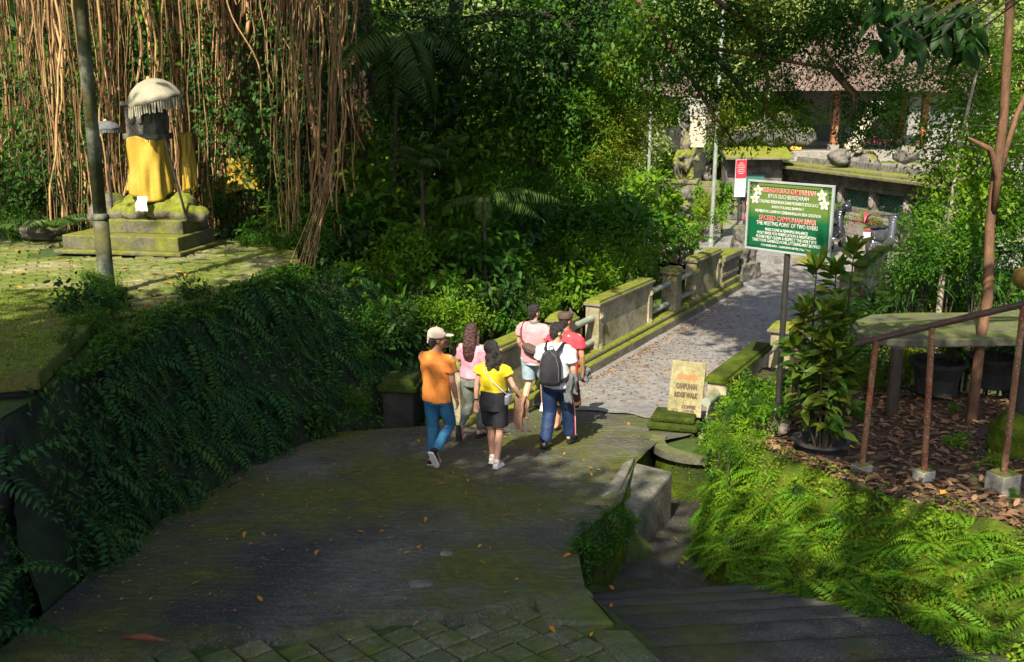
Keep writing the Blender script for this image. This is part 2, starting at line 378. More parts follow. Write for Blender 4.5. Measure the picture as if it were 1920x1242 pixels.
def poly_interp(P, n):
    P = np.asarray(P, float); d = np.r_[0, np.cumsum(np.linalg.norm(np.diff(P, axis=0), axis=1))]
    t = np.linspace(0, d[-1], n); return np.stack([np.interp(t, d, P[:, i]) for i in range(P.shape[1])], 1)
# ------------------------------------------------------------------ the lie of the land
def road_z(y):
    return float(max(0.0, 1.7 - .11 * y) + .55 * sm(24.5, 29.5, y))
ROWS = [((-4.6, -9), (2.4, -9)), ((-4.0, 2), (1.6, 3)), ((-3.62, 6), (1.12, 6.14)), ((-3.6, 7.4), (.60, 7.5)), ((-3.58, 8.7), (.60, 8.72)),
        ((-3.4, 10.2), (1.17, 9.92)), ((-3.15, 11.7), (1.5, 11.5)), ((-2.5, 13.2), (1.97, 12.7)), ((-.95, 13.7), (2.5, 13.1)),
        ((.3, 15.4), (3.5, 14.6)), ((1.45, 17.5), (4.66, 16.7)), ((3.9, 21.9), (7.1, 21.1)), ((6.3, 26.3), (9.5, 25.4)), ((7.3, 29), (13.0, 28.0))]
RL = np.array([a for a, b in ROWS], float); RR = np.array([b for a, b in ROWS], float)
def xl(y): return float(np.interp(y, RL[:, 1], RL[:, 0]))
def xr(y): return float(np.interp(y, RR[:, 1], RR[:, 0]))
def path_z(y): return 1.61 - .11 * y - .55 * float(sm(6.3, 9.6, y))
def terr(x, y):
    l, r = xl(min(y, 28)), xr(min(y, 28)); zr = road_z(y)
    if y < 29 and l - .25 < x < r + .1: z = zr - .3
    elif x <= l:
        d = l - x
        hi = 2.05 + .12 * max(0, d - 14) + .10 * max(0, y - 19) * float(sm(2, 8, d))
        if y < 13.6: z = zr - .3 + (hi - zr + .2) * float(sm(.5, 1.3, d))
        else:
            rav = float(sm(13.6, 17, y) * (1 - sm(25, 30, y)))
            lo = zr - .3 - 3.0 * float(sm(.3, 3, d)) * rav
            z = lo + (hi - lo) * float(sm(2.0 + 2 * rav, 5.5 + 3 * rav, d))
    else:
        d = x - r; rav = float(sm(13.5, 17, y) * (1 - sm(25, 29, y)))
        lo = zr - 1.0 - 2.6 * float(sm(.3, 3, d)) * rav
        hi = .75 if y < 14 else .9
        z = lo + (hi - lo) * float(sm(2.5 + 3 * rav, 4.2 + 7 * rav, d))
    if y > 29: z = max(z, .5)
    z += .42 * max(0, y - 50) + .25 * max(0, abs(x) - 26)
    return min(z, 60) + .12 * fnoise(x, y, .5)
gx = np.unique(np.concatenate([np.arange(-24, 24, .6), np.linspace(-260, -24, 22), np.linspace(24, 260, 22)]))
gy = np.unique(np.concatenate([np.arange(-12, 46, .6), np.linspace(-160, -12, 12), np.linspace(46, 300, 26)]))
V = [(x, y, terr(x, y)) for y in gy for x in gx]; nx = len(gx)
F = [(j * nx + i, j * nx + i + 1, (j + 1) * nx + i + 1, (j + 1) * nx + i) for j in range(len(gy) - 1) for i in range(nx - 1)]
tag(link('ground', mesh_np('ground', V, F, M['soil'], smooth=True), None), kind='structure')

def paver_line(x): return 7.30 + (x - .6) * .30 + .08 * math.sin(x * 5.0)       # where the concrete ends above the pavers
# the sloping road
V, F = [], []; NC = 56
sub = []
for (a0, b0), (a1, b1) in zip(ROWS[:9], ROWS[1:10]):
    n = max(2, int(max(a1[1] - a0[1], b1[1] - b0[1]) / .07)) if a0[1] > 2 else 10
    for k in range(n):
        t = k / n; sub.append((Vector(a0).lerp(Vector(a1), t), Vector(b0).lerp(Vector(b1), t)))
sub.append((Vector(ROWS[9][0]), Vector(ROWS[9][1])))
for a, b in sub:
    for i in range(NC + 1):
        p = a.lerp(b, i / NC); e = min(i, NC - i) / NC
        z = 1.7 - .11 * p.y if p.y < 15.45 else 0
        z = max(z, 0)
        z += .018 * fnoise(p.x, p.y, 1.1) + .006 * fnoise(p.x, p.y, 5) + .010 * fnoise(p.x * .5, p.y * 3.5, 2.2)
        if p.y < paver_line(p.x): z -= .11
        if p.y > 14.9: z -= .004 * 0
        V.append((p.x, p.y, z))
k = NC + 1
F = [(j * k + i, j * k + i + 1, (j + 1) * k + i + 1, (j + 1) * k + i) for j in range(len(sub) - 1) for i in range(NC)]
tag(link('road', mesh_np('road', V, F, M['road'], smooth=True), None), kind='structure')
# bridge deck: one level sheet, 6 mm above the end of the slope
D = Vector((.485, .875, 0)).normalized(); N = Vector((-D.y, D.x, 0))               # along the bridge, and to its left
LO = Vector((1.45, 17.5, 0)); RO = Vector((4.66, 16.7, 0))
V, F = [], []
ss = np.linspace(-2.7, 14.5, 60)
for s in ss:
    a = LO + D * s + N * .2; b = RO + D * (s * 1.0) - N * .2
    wob = .10 * fnoise(s, 0, 1.5) if s > ss[0] else 0
    if s > 9.6: t = sm(9.6, 12.5, s); a += N * .1 * t; b -= N * 5.0 * t
    for i in range(25):
        p = a.lerp(b, i / 24)
        if s == ss[0]: p += D * (.22 * fnoise(i * .35, 3, 1) - .7 * i / 24)
        V.append((p.x, p.y, max(road_z(p.y) if p.y > 20 else 0, (1.7 - .11 * p.y)) + .022 + .008 * fnoise(p.x, p.y, .9)))
F = [(j * 25 + i, j * 25 + i + 1, (j + 1) * 25 + i + 1, (j + 1) * 25 + i) for j in range(len(ss) - 1) for i in range(24)]
tag(link('bridge_road', mesh_np('bridge_road', V, F, M['deck'], smooth=True), None), kind='structure')
# courtyard beyond the bridge
tag(MB().prism([(5.2, 27.2), (16, 27.2), (15, 40), (2, 44), (1, 34)], .2, .535).build('courtyard', M['deck']), kind='structure')

# lower path beside the road: treads, then a broken flat stretch
PB = [(1.2, -6), (1.25, 4), (1.15, 6.14), (.62, 7.5), (.62, 8.72), (1.2, 9.92), (1.5, 11.5), (1.9, 12.9)]
PE = [(4.8, -6), (4.6, 4), (3.4, 5.6), (2.98, 6.32), (2.77, 6.88), (2.55, 7.6), (2.24, 8.68), (1.98, 9.4), (2.05, 10.2), (2.3, 11.0), (3.2, 12.2)]
pb = poly_interp(PB, 160); V = []; F = []
ys = np.linspace(-6, 12.9, 260)
for y in ys:
    a = np.interp(y, [p[1] for p in PB], [p[0] for p in PB]) - .12; b = np.interp(y, [p[1] for p in PE], [p[0] for p in PE]) + .25
    for i in range(17):
        x = a + (b - a) * i / 16
        V.append((x, y, path_z(y) - .07 + .035 * fnoise(x, y, 1.4) + (.03 * fnoise(x, y, 3.3) if y > 8.6 else 0)))
F = [(j * 17 + i, j * 17 + i + 1, (j + 1) * 17 + i + 1, (j + 1) * 17 + i) for j in range(len(ys) - 1) for i in range(16)]
path = tag(link('path', mesh_np('path', V, F, M['path'], smooth=True), None), kind='structure')
for q, y0 in enumerate((4.9, 5.3, 5.7, 6.1, 6.52, 6.93, 7.33, 7.72, 8.1)):
    V = []; y1 = y0 + .43; n = 24
    a = np.interp(y0, [p[1] for p in PB], [p[0] for p in PB]) - .26; b = np.interp(y0, [p[1] for p in PE], [p[0] for p in PE]) + .14
    za, zb = path_z(y0), path_z(y1)
    for i in range(n + 1):
        x = a + (b - a) * i / n; sk = (x - a) * .10
        for yy, zz in ((y0 + sk, za - .07), (y0 + sk + .012, za - .002), (y1 - .05 + sk, zb + .024), (y1 - .012 + sk, zb + .016), (y1 + sk, zb - .06)):
            V.append((x, yy + .02 * fnoise(x, yy, 4), zz + .012 * fnoise(x, yy, 3)))
    F = [(i * 5 + j, (i + 1) * 5 + j, (i + 1) * 5 + j + 1, i * 5 + j + 1) for i in range(n) for j in range(4)]
    link('step', mesh_np('step', V, F, M['path']), None, path)

# pavers at the foot of the picture, each its own piece
pav = tag(link('pavement', mesh_np('pavement', [(-4.2, 3.6, 1.7 - .396 - .085), (1.25, 3.6, 1.7 - .396 - .085), (1.05, 6.6, 1.7 - .726 - .085), (.6, 7.6, 1.7 - .836 - .085), (-4.0, 6.6, 1.7 - .726 - .085)], [(0, 1, 2, 3, 4)], M['soil']), None), kind='structure')
def paver_mesh(w, d, h, seed):
    b = MB(); r = random.Random(seed); e = .014
    j = lambda: r.uniform(-.004, .004)
    lo = [(-w / 2, -d / 2, -h), (w / 2, -d / 2, -h), (w / 2, d / 2, -h), (-w / 2, d / 2, -h)]
    hi = [(x + j(), y + j(), -e) for x, y, _ in lo]; tp = [(x * (1 - 2 * e / w) + j(), y * (1 - 2 * e / d) + j(), j() * .4) for x, y, _ in lo]
    b.add(lo + hi + tp, [(0, 1, 5, 4), (1, 2, 6, 5), (2, 3, 7, 6), (3, 0, 4, 7), (4, 5, 9, 8), (5, 6, 10, 9), (6, 7, 11, 10), (7, 4, 8, 11), (8, 9, 10, 11)])
    return b.mesh('paver')
pm = [paver_mesh(.218, .218, .06, s) for s in range(8)]
for me in pm: me.materials.append(M['paver'])
a = R(38); tilt = math.atan(-.11)
for i in range(-20, 21):
    for j in range(-20, 21):
        x = -.9 + (i * math.cos(a) - (j + .0) * math.sin(a)) * .240; y = 6.0 + (i * math.sin(a) + j * math.cos(a)) * .240
        if not (4.55 < y < paver_line(x) - .07 and -3.45 < x < np.interp(y, [4, 6.14, 7.5], [1.1, .84, .35])): continue
        link('paver', pm[(i * 7 + j * 3) % 8], None, pav, (x, y, 1.7 - .11 * y - .050 + random.uniform(-.003, .003)), (tilt + random.uniform(-.008, .008), random.uniform(-.008, .008), a + random.uniform(-.008, .008)))
# edging stones between pavers and path
for q, (y0, y1) in enumerate(((4.4, 5.2), (5.21, 6.0), (6.01, 6.75))):
    xa, xb = np.interp([y0, y1], [4, 6.14, 7.5], [1.22, 1.0, .50])
    link('edging_stone', MB().hexa([(xa - .20, y0, 1.7 - .11 * y0 - .3), (xa + .10, y0, 1.7 - .11 * y0 - .3), (xb + .10, y1, 1.7 - .11 * y1 - .3), (xb - .20, y1, 1.7 - .11 * y1 - .3)],
                               [(xa - .20, y0, 1.7 - .11 * y0 - .03), (xa + .10, y0, 1.7 - .11 * y0 - .035), (xb + .10, y1, 1.7 - .11 * y1 - .035), (xb - .20, y1, 1.7 - .11 * y1 - .03)]).mesh('edging_stone'), M['paver'], pav, bevel=.02)
link('edging_stone', MB().hexa([(.25, 6.86, .5), (.78, 6.84, .5), (.62, 7.40, .5), (.18, 7.28, .5)], [(.25, 6.86, .93), (.78, 6.84, .93), (.62, 7.40, .885), (.18, 7.28, .90)]).mesh('edging_stone'), M['paver'], pav, bevel=.03)

# rough side of the road above the path
def strip_wall(name, top, bot, nu, nv, m, amp, seed=0, parent=None, sc=2.5):
    T, B = poly_interp(top, nu), poly_interp(bot, nu); V = []
    for i in range(nu):
        for j in range(nv):
            t = j / (nv - 1); p = T[i] * (1 - t) + B[i] * t
            d = B[i] - T[i]; tg = T[min(i + 1, nu - 1)] - T[max(i - 1, 0)]
            n = np.cross(tg, d); n /= max(np.linalg.norm(n), 1e-9); n = n if n[2] >= -.2 else -n
            v = Vector(p); q = amp * (mnoise.noise(v * sc + Vector((seed, 0, 0))) + .5 * mnoise.noise(v * sc * 2.7)) * (1 if 0 < j < nv - 1 else .4)
            V.append(tuple(p + n * q))
    F = [(i * nv + j, i * nv + j + 1, (i + 1) * nv + j + 1, (i + 1) * nv + j) for i in range(nu - 1) for j in range(nv - 1)]
    return link(name, mesh_np(name, V, F, m, smooth=True), None, parent)
edge = [(1.12, 6.14), (.86, 6.9), (.62, 7.5), (.58, 8.1), (.62, 8.72), (1.17, 9.92), (1.5, 11.5), (1.9, 12.9)]
kw = strip_wall('kerb_wall', [(x - .03, y, 1.7 - .11 * y - .01 - (.08 if y < 7.3 else 0)) for x, y in edge], [(x + .10, y, path_z(y) - .15) for x, y in edge], 160, 10, M['moss'], .06)
tag(kw, 'low mossy stone edge of the road above the sunken path', 'wall')
# concrete slab bridging down from the road to the path
sl_ = empty('stone_slab', 'worn concrete step slab leading from the road down to the sunken path', 'step')
tL, tR, bR, bL = at(1188, 866, z=.40), at(1262, 884, z=.36), at(1196, 962, z=.36), at(1160, 938, z=.44)
def dz(p, z): return (p.x, p.y, z)
MB().hexa([dz(bL, -.3), dz(bR, -.3), dz(tR, -.3), dz(tL, -.3)], [bL, bR, tR, tL]).build('slab', M['slabc'], sl_, bevel=.035)
k0, k1 = at(1180, 868, z=.48), at(1140, 935, z=.60)
MB().hexa([dz(k1 + Vector((-.10, 0, 0)), 0), dz(bL + Vector((.02, 0, 0)), 0), dz(tL + Vector((.02, 0, 0)), 0), dz(k0 + Vector((-.08, 0, 0)), 0)],
          [k1 + Vector((-.10, 0, 0)), (bL.x + .02, bL.y, .60), (tL.x + .02, tL.y, .48), k0 + Vector((-.08, 0, 0))]).build('kerb', M['slabc'], sl_, bevel=.03)

# ------------------------------------------------------------------ terrace on the left with its paving
TZ = 2.2
TE = [(-3.75, 17.2), (-3.35, 15.5), (-3.75, 13.8), (-4.25, 12.3), (-4.35, 11.0), (-4.3, 9.6), (-4.25, 8.9)]         # its edge
terrace = tag(MB().prism([(-22, 5), (-4.5, 5), (-4.3, 8.9)] + [tuple(p) for p in TE[::-1][1:]] + [(-4.6, 19.5), (-22, 19.5)], 1.6, TZ - .05).build('terrace', M['soil']), kind='structure')
tp = [paver_mesh(.288, .182, .05, 40 + s) for s in range(6)]
for me in tp: me.materials.append(M['tpaver'])
a = R(24); cand = []
for i in range(-60, 60):
    for j in range(-60, 60):
        u, v = (i + .5 * (j % 2)) * .322, j * .217
        x = -7.5 + u * math.cos(a) - v * math.sin(a); y = 14 + u * math.sin(a) + v * math.cos(a)
        xe = np.interp(y, [p[1] for p in TE[::-1]], [p[0] for p in TE[::-1]])
        if 10.2 < y < 18.6 and -14.5 < x < xe - .22 and not (-8.35 < x < -5.75 and 16.6 < y):
            cand.append((y, x, i, j))
cand = [c for c in cand if c[1] > -960 / FOC * (c[0] * .97 + .6) - .3]
cand.sort()
# the 300 that show largest are the nearest ones
rest = MB(); cnt = 0
for y, x, i, j in cand:
    lx = np.interp(y, [8.9, 12.2], [-4.35, -5.3])
    hid = (y < 12.4 and x > -5.6)
    loc = (x, y, TZ + random.uniform(-.014, .006)); rz = a + random.uniform(-.025, .025)
    if cnt < 300 and not hid:
        link('paver', tp[(i * 5 + j) % 6], None, terrace, loc, (random.uniform(-.02, .02), random.uniform(-.02, .02), rz)); cnt += 1
    else:
        rest.box((x, y, loc[2] - .025), (.286, .18, .05), rz, .94)
tag(rest.build('paving', M['tpaver'], terrace), kind='stuff')
# border strip of the terrace
strip = []
for (x, y) in TE: strip.append((x, y))
bb = MB()
for (p, q) in zip(TE[:-1], TE[1:]):
    bb.hexa([(p[0] - .26, p[1], 2.0), (q[0] - .26, q[1], 2.0), (q[0], q[1], 2.0), (p[0], p[1], 2.0)], [(p[0] - .26, p[1], TZ + .012), (q[0] - .26, q[1], TZ + .012), (q[0], q[1], TZ + .012), (p[0], p[1], TZ + .012)])
bb.build('border', M['lmoss'], terrace)
# mossy ledge in the left corner
led = [at(-90, 548, z=2.4), at(140, 538, z=2.4), at(190, 592, z=2.4), at(108, 664, z=2.4), at(72, 700, z=2.4), at(-90, 712, z=2.4)]
lg = empty('mossy_ledge', 'thick moss covered stone ledge at the corner of the terrace', 'ledge')
b_ = MB(); ctr = sum(led, Vector()) / 6
b_.prism([(p.x, p.y) for p in led], 2.24, 2.4).build('slab', M['lmoss'], lg, bevel=.02)
MB().prism([((p.x - ctr.x) * .9 + ctr.x - .05, (p.y - ctr.y) * .93 + ctr.y + .03) for p in led], .3, 2.238).build('wall', M['dstone'], lg)

# left retaining wall under the terrace
LT = [(-4.30, 7.9, 2.15), (-4.26, 9.0, 2.2), (-4.32, 11.0, 2.2), (-4.2, 12.3, 2.2), (-3.7, 13.8, 2.2), (-3.3, 15.5, 2.15), (-2.6, 16.6, 1.9), (-1.9, 17.6, 1.3)]
LB = [(-3.62, 7.0, .80), (-3.58, 8.7, .66), (-3.36, 10.2, .52), (-3.1, 11.7, .36), (-2.55, 13.1, .20), (-1.9, 13.9, .10), (-1.35, 14.5, .0), (-.8, 15.2, -.1)]
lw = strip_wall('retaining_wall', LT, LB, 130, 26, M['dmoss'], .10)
tag(lw, 'tall dark retaining wall overgrown with ferns below the paved terrace', 'wall')
# darker wall and sloping buttress in the near left corner
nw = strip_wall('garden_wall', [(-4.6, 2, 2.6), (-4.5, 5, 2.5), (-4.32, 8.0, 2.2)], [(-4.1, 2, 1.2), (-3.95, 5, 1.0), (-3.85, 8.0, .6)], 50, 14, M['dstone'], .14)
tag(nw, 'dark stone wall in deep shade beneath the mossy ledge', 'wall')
bt = MB(); P0, P1 = Vector((-3.98, 8.0, 0)), Vector((-3.42, 5.0, 0))
bt.hexa([(-4.6, 8.1, .4), (-3.95, 8.1, .4), (-3.30, 5.2, .4), (-4.6, 5.2, .4)][::1], [(-4.6, 8.1, 1.25), (-4.2, 8.1, 1.35), (-3.52, 5.2, 1.5), (-4.6, 5.2, 1.5)])
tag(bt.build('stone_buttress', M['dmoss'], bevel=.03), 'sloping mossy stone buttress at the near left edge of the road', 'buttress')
# pedestal block beside the left wall
pd = empty('stone_pedestal', 'square mossy stone pedestal beside the left edge of the road', 'pedestal', (-1.62, 14.05, 0.0), R(-8))
MB().box((0, 0, .30), (.46, .46, .72)).build('block', M['dstone'], pd, bevel=.02)
MB().box((0, 0, .70), (.58, .58, .09)).box((0, 0, .79), (.50, .50, .10), 0, .86).build('cap', M['moss'], pd, bevel=.02)

# ------------------------------------------------------------------ bridge parapets
def parapet(name, label, O, side, walls, piers, gaps, ends, plinth):
    t = empty(name, label, 'parapet', O, math.atan2(D.y, D.x))
    o = .14 * side                                                     # thickness to the outside (local y)
    for s0, s1, h, tall in walls:
        L = s1 - s0; c = (s0 + s1) / 2
        wpanel = MB().box((c, o, h / 2 + .1), (L, .20, h - .2)).build('wall_panel', M['plaster'], t, bevel=.01)
        cap = MB().box((c, o, h + .022), (L + .10, .34, .06)).box((c, o, h + .075), (L + .04, .28, .05), 0, .97).build('cap', M['moss' if side < 0 else 'stonem'], wpanel, bevel=.012)
        for e in (s0 + .09, s1 - .09):
            MB().box((e, o, h / 2), (.20, .27, h - .02)).build('end_post', M['plaster'], wpanel, bevel=.012)
            for zz in (h - .20, .32):
                MB().box((e, o - .145 * side, zz), (.11, .035, .11), 0, 1).box((e, o - .17 * side, zz), (.055, .02, .055)).build('boss', M['plaster'], wpanel, bevel=.008)
    for s, h in piers:
        p = MB().box((s, o, h / 2), (.36, .34, h)).build('pier', M['plaster'], t, bevel=.015)
        MB().box((s, o, h + .03), (.47, .45, .06)).box((s, o, h + .10), (.42, .40, .08), 0, .8).box((s, o, .22), (.44, .42, .10)).build('cap', M['stonem'], p, bevel=.015)
    for s0, s1 in gaps:
        for zz in (.42, .86):
            MB().tube([(s0 - .05, o, zz), (s1 + .05, o, zz)], .062, 12).build('rail', M['pipe'], t, smooth=False)
    for s0, s1, h in ends:                                             # stepped carved end block
        e = MB()
        e.box(((s0 + s1) / 2, o, h * .42), (s1 - s0, .34, h * .84))
        for q, (zz, g) in enumerate(((.30, .10), (.52, .04), (h - .18, .06), (h - .06, .14))):
            e.box(((s0 + s1) / 2 + g / 2, o, zz), (s1 - s0 + g, .34 + g, .09 + .02 * q))
        e.build('end_block', M['stonem'], t, bevel=.02)
    pl = MB()
    for s0, s1 in plinth:
        pl.box(((s0 + s1) / 2, o - .02 * side, .09), (s1 - s0, .62, .20)); pl.box(((s0 + s1) / 2, o, .235), (s1 - s0, .44, .09), 0, .98)
    pl.build('plinth', M['stonem'], t, bevel=.03)
    return t
parapet('bridge_parapet', 'low mossy bridge parapet with pipe rails on the left of the road beside the walkers', LO + Vector((0, 0, .0)), 1,
        [(-4.5, -2.2, 1.06, 0), (.3, 3.0, 1.10, 0), (5.75, 7.55, 1.12, 0)], [(-.95, 1.05), (4.5, 1.06)], [(-2.2, -1.1), (-.8, .3), (3.0, 4.35), (4.65, 5.75)], [(7.6, 8.95, 1.0)], [(-4.6, -2.4), (-2.39, 5.0), (5.01, 9.0)])
parapet('bridge_parapet', 'thickly mossed bridge parapet on the right behind the walk signboard', RO + Vector((0, 0, .0)), -1,
        [(-4.1, -1.9, 1.02, 0), (6.3, 9.3, 1.1, 0)], [(-.5, 1.0), (5.1, 1.0)], [(-4.5, -4.1), (-1.9, -.65), (-.35, 4.95), (5.25, 6.3)], [], [(-4.2, 2.6), (2.61, 9.2)])
tag(MB().prism([(p.x, p.y) for p in (LO - D * 5.2 + N * .25, RO - D * 4.2 - N * .25, RO + D * 10 - N * .25, LO + D * 10 + N * .25)], -.75, -.03).build('bridge_slab', M['dstone']), kind='structure')

# ------------------------------------------------------------------ right: sunken path's fern wall and the planting bed above it
FT = [(2.50, 11.35, .80), (2.68, 10.8, .95), (3.0, 9.9, 1.06), (3.30, 9.15, 1.14), (3.55, 8.65, 1.20), (3.85, 8.15, 1.26), (4.25, 7.6, 1.32), (5.0, 6.8, 1.40), (6.2, 5.6, 1.5)]
FB = [(x, y, path_z(y) - .12) for x, y in ((2.24, 10.9), (2.05, 10.2), (1.98, 9.4), (2.24, 8.68), (2.55, 7.6), (2.77, 6.88), (2.98, 6.32), (3.4, 5.6), (4.6, 4.2))]
fw = strip_wall('retaining_wall', FT, FB, 190, 44, M['moss'], .10, 3.3, None, 3.0)
tag(fw, 'bright mossy retaining wall covered in green ferns beside the sunken path', 'wall')
bedV, bedF = [], []; nb = 60; ft = poly_interp(FT, nb)
for i in range(nb):
    for j in range(26):
        t = j / 25
        far = np.array([min(11, 3.4 + 9 * i / nb), 15.0 - 4.5 * (i / nb), .86])
        p = ft[i] * (1 - t) + far * t
        zz = p[2] - (.10 * float(sm(0, .15, t))) + .05 * fnoise(p[0], p[1], 1.3) * (1 if j else 0) + .02 * fnoise(p[0], p[1], 6) * (1 if j else 0)
        bedV.append((p[0], p[1], zz - .06 * (j == 0)))
bedF = [(i * 26 + j, i * 26 + j + 1, (i + 1) * 26 + j + 1, (i + 1) * 26 + j) for i in range(nb - 1) for j in range(25)]
tag(link('planting_bed', mesh_np('planting_bed', bedV, bedF, M['litter'], smooth=True), None), kind='structure')
from mathutils.bvhtree import BVHTree
BED = BVHTree.FromPolygons([Vector(v) for v in bedV], bedF)
def bed_z(x, y):
    h = BED.ray_cast(Vector((x, y, 6)), Vector((0, 0, -1)))
    return h[0].z if h[0] else .95
# mossy rim stones along the wall's top
for q in range(0):
    p = poly_interp(FT, 100)[min(99, 8 + q * 9 + random.randrange(-3, 4))]
    s = random.uniform(.10, .20)
    b = bmesh.new(); bmesh.ops.create_icosphere(b, subdivisions=3, radius=1)
    for v in b.verts: v.co = Vector((v.co.x * s * 1.3, v.co.y * s * .85, v.co.z * s * .55)) * (1 + .25 * mnoise.noise(v.co * 1.7 + Vector((q * 3.1, 0, 0))))
    me = bpy.data.meshes.new('rim_stone'); b.to_mesh(me); b.free()
    link('rim_stone', me, M['moss'], fw, (p[0] + random.uniform(-.06, .05), p[1], p[2] - .02), (0, 0, random.uniform(-.5, .1) - .75), smooth=True)

# round stone planter and the carved block under the small sign
pc = at(1300, 850, z=.30)
rp = empty('round_planter', 'curved stone planter rim below the walk signboard', 'planter', (pc.x + .12, pc.y + .45, 0))
b_ = MB(); n = 26
for k in range(n):
    a0, a1 = R(150 + 190 * k / n), R(150 + 190 * (k + 1) / n)
    q = [(math.cos(a_) * r_, math.sin(a_) * r_) for a_, r_ in ((a0, .62), (a1, .62), (a1, .42), (a0, .42))]
    b_.hexa([(x, y, .20) for x, y in q], [(x, y, .30) for x, y in q])
b_.build('rim', M['table'], rp)
MB().lathe([(.50, -.5), (.56, -.1), (.52, .198)], n=28).build('body', M['moss'], rp)
MB().lathe([(.41, .10), (.40, .21)], n=20).build('soil', M['soil'], rp)
kp = at(1266, 800, z=.34)
kb = empty('carved_block', 'mossy stepped stone block carrying the walk signboard', 'block', (kp.x + .03, kp.y + .22, 0), R(-18))
MB().box((0, 0, .02), (.62, .46, .52)).box((0, 0, .33), (.70, .54, .10)).box((0, 0, .43), (.60, .46, .09)).box((0, 0, .14), (.70, .54, .08)).build('block', M['moss'], kb, bevel=.03)
# ------------------------------------------------------------------ solid forms from joined shapes: remeshed into one skin
TMP = bpy.data.scenes.new('tmp')
def fuse(mb, name, voxel=.012, it=3, dec=None, noise_amp=0, nscale=6, disp=None):
    o = bpy.data.objects.new('tmp', mb.mesh('tmp')); TMP.collection.objects.link(o)
    m = o.modifiers.new('r', 'REMESH'); m.mode = 'VOXEL'; m.voxel_size = voxel; m.use_smooth_shade = True
    if it: q = o.modifiers.new('s', 'SMOOTH'); q.factor = .5; q.iterations = it
    if dec: q = o.modifiers.new('d', 'DECIMATE'); q.ratio = dec
    dg = TMP.view_layers[0].depsgraph; TMP.view_layers[0].update()
    dg = TMP.view_layers[0].depsgraph; dg.update()
    me = bpy.data.meshes.new_from_object(o.evaluated_get(dg)); me.name = name
    old = o.data; bpy.data.objects.remove(o); bpy.data.meshes.remove(old)
    if noise_amp or disp:
        me.update()
        for v in me.vertices:
            if noise_amp: v.co += v.normal * noise_amp * mnoise.noise(v.co * nscale)
            if disp: v.co += v.normal * disp(v.co)
    me.materials.clear(); me.shade_smooth(); me.update()
    return me

# ------------------------------------------------------------------ shrine on the terrace
sh = empty('shrine', 'stone shrine pillar draped in yellow cloth on a mossy stepped platform', 'shrine', (-6.32, 17.45, TZ), R(-10))
MB().box((-.25, -.05, .03), (2.35, 1.5, .07)).build('plinth', M['shrinest'], sh, bevel=.02)
MB().box((-.25, 0, .18), (2.15, 1.32, .25)).build('platform', M['shrinest'], sh, bevel=.02)
MB().box((.02, .18, .42), (1.42, .95, .24)).build('platform', M['shrinest'], sh, bevel=.02)
rk = MB()
for x, y, z, r in ((-.62, .1, .62, .26), (-.25, -.05, .66, .24), (.2, 0, .68, .25), (.55, .1, .64, .26), (-.05, .3, .8, .32), (.4, .3, .8, .26), (-.85, .2, .5, .22), (-.4, .3, .78, .26), (.75, .2, .6, .2)):
    rk.ball((x, y, z), (r * 1.15, r, r * .75))
link('rockery', fuse(rk, 'rockery', .035, 1, None, .05, 5), M['stonem'], sh)
px = MB().box((0, .12, 1.35), (.50, .44, 1.1)).box((0, .12, 1.95), (.64, .56, .10)).box((0, .12, 2.03), (.54, .48, .08))
px.box((0, .12, 2.26), (.56, .46, .42)).box((0, .12, 2.50), (.66, .54, .07)).box((0, .14, 2.62), (.42, .36, .2), 0, .7)
pillar = px.build('pillar', M['granite'], sh, bevel=.015)
for x in (-.15, 0, .15):
    MB().ball((x, -.12, 2.27), (.075, .04, .12)).ball((x, -.13, 2.38), (.045, .035, .045)).build('carving', M['granite'], pillar, smooth=True)
def drape(w, d, z0, z1, cx, cy, n=84, rows=26, flare=.10, folds=11, amp=.022, hem=.05, seed=1.0, arc=(0, 1)):
    V, F = [], []
    for j in range(rows):
        t = j / (rows - 1)
        for i in range(n + 1):
            u = arc[0] + (arc[1] - arc[0]) * i / n; a = 2 * math.pi * u
            c, s = math.cos(a), math.sin(a); p = 3.2
            r = 1 / ((abs(c) ** p + abs(s) ** p) ** (1 / p)); g = 1 + flare * t - .05 * math.sin(math.pi * t)
            f = amp * (.35 + t) * math.sin(folds * a + 1.6 * math.sin(2.3 * t + seed) + seed) + .6 * amp * math.sin(5 * a + 7 * t + 2.1 * math.cos(a * 2))
            z = z1 + (z0 - z1) * t + hem * t * math.sin(a * 2 + seed) + .035 * (1 - t) * math.cos(4 * a + seed)
            V.append((cx + (w / 2 * g + f) * c * r, cy + (d / 2 * g + f) * s * r, z))
    k = n + 1
    F = [(j * k + i, j * k + i + 1, (j + 1) * k + i + 1, (j + 1) * k + i) for j in range(rows - 1) for i in range(n)]
    return V, F
V, F = drape(.60, .56, .93, 1.93, -.02, .10, flare=.12, folds=9, amp=.026, hem=.09, seed=.6)
o = link('yellow_drape', mesh_np('yellow_drape', V, F, M['cloth'], smooth=True), None, sh); o.modifiers.new('s', 'SOLIDIFY').thickness = .012
V = []; F = []
for j in range(10):
    for i in range(12):
        V.append((.06 + (i / 11 - .5) * (.19 + .05 * j / 9) + .012 * math.sin(j), -.335 - .018 * math.sin(i * 1.3) - .008 * j, .95 - .25 * j / 9))
F = [(j * 12 + i, j * 12 + i + 1, (j + 1) * 12 + i + 1, (j + 1) * 12 + i) for j in range(9) for i in range(11)]
o = link('white_underskirt', mesh_np('white_underskirt', V, F, M['wcloth'], smooth=True), None, sh); o.modifiers.new('s', 'SOLIDIFY').thickness = .012
V, F = drape(.22, .24, 1.02, 1.98, .50, .42, flare=.3, folds=7, seed=2.2, arc=(-.25, .45), n=40)
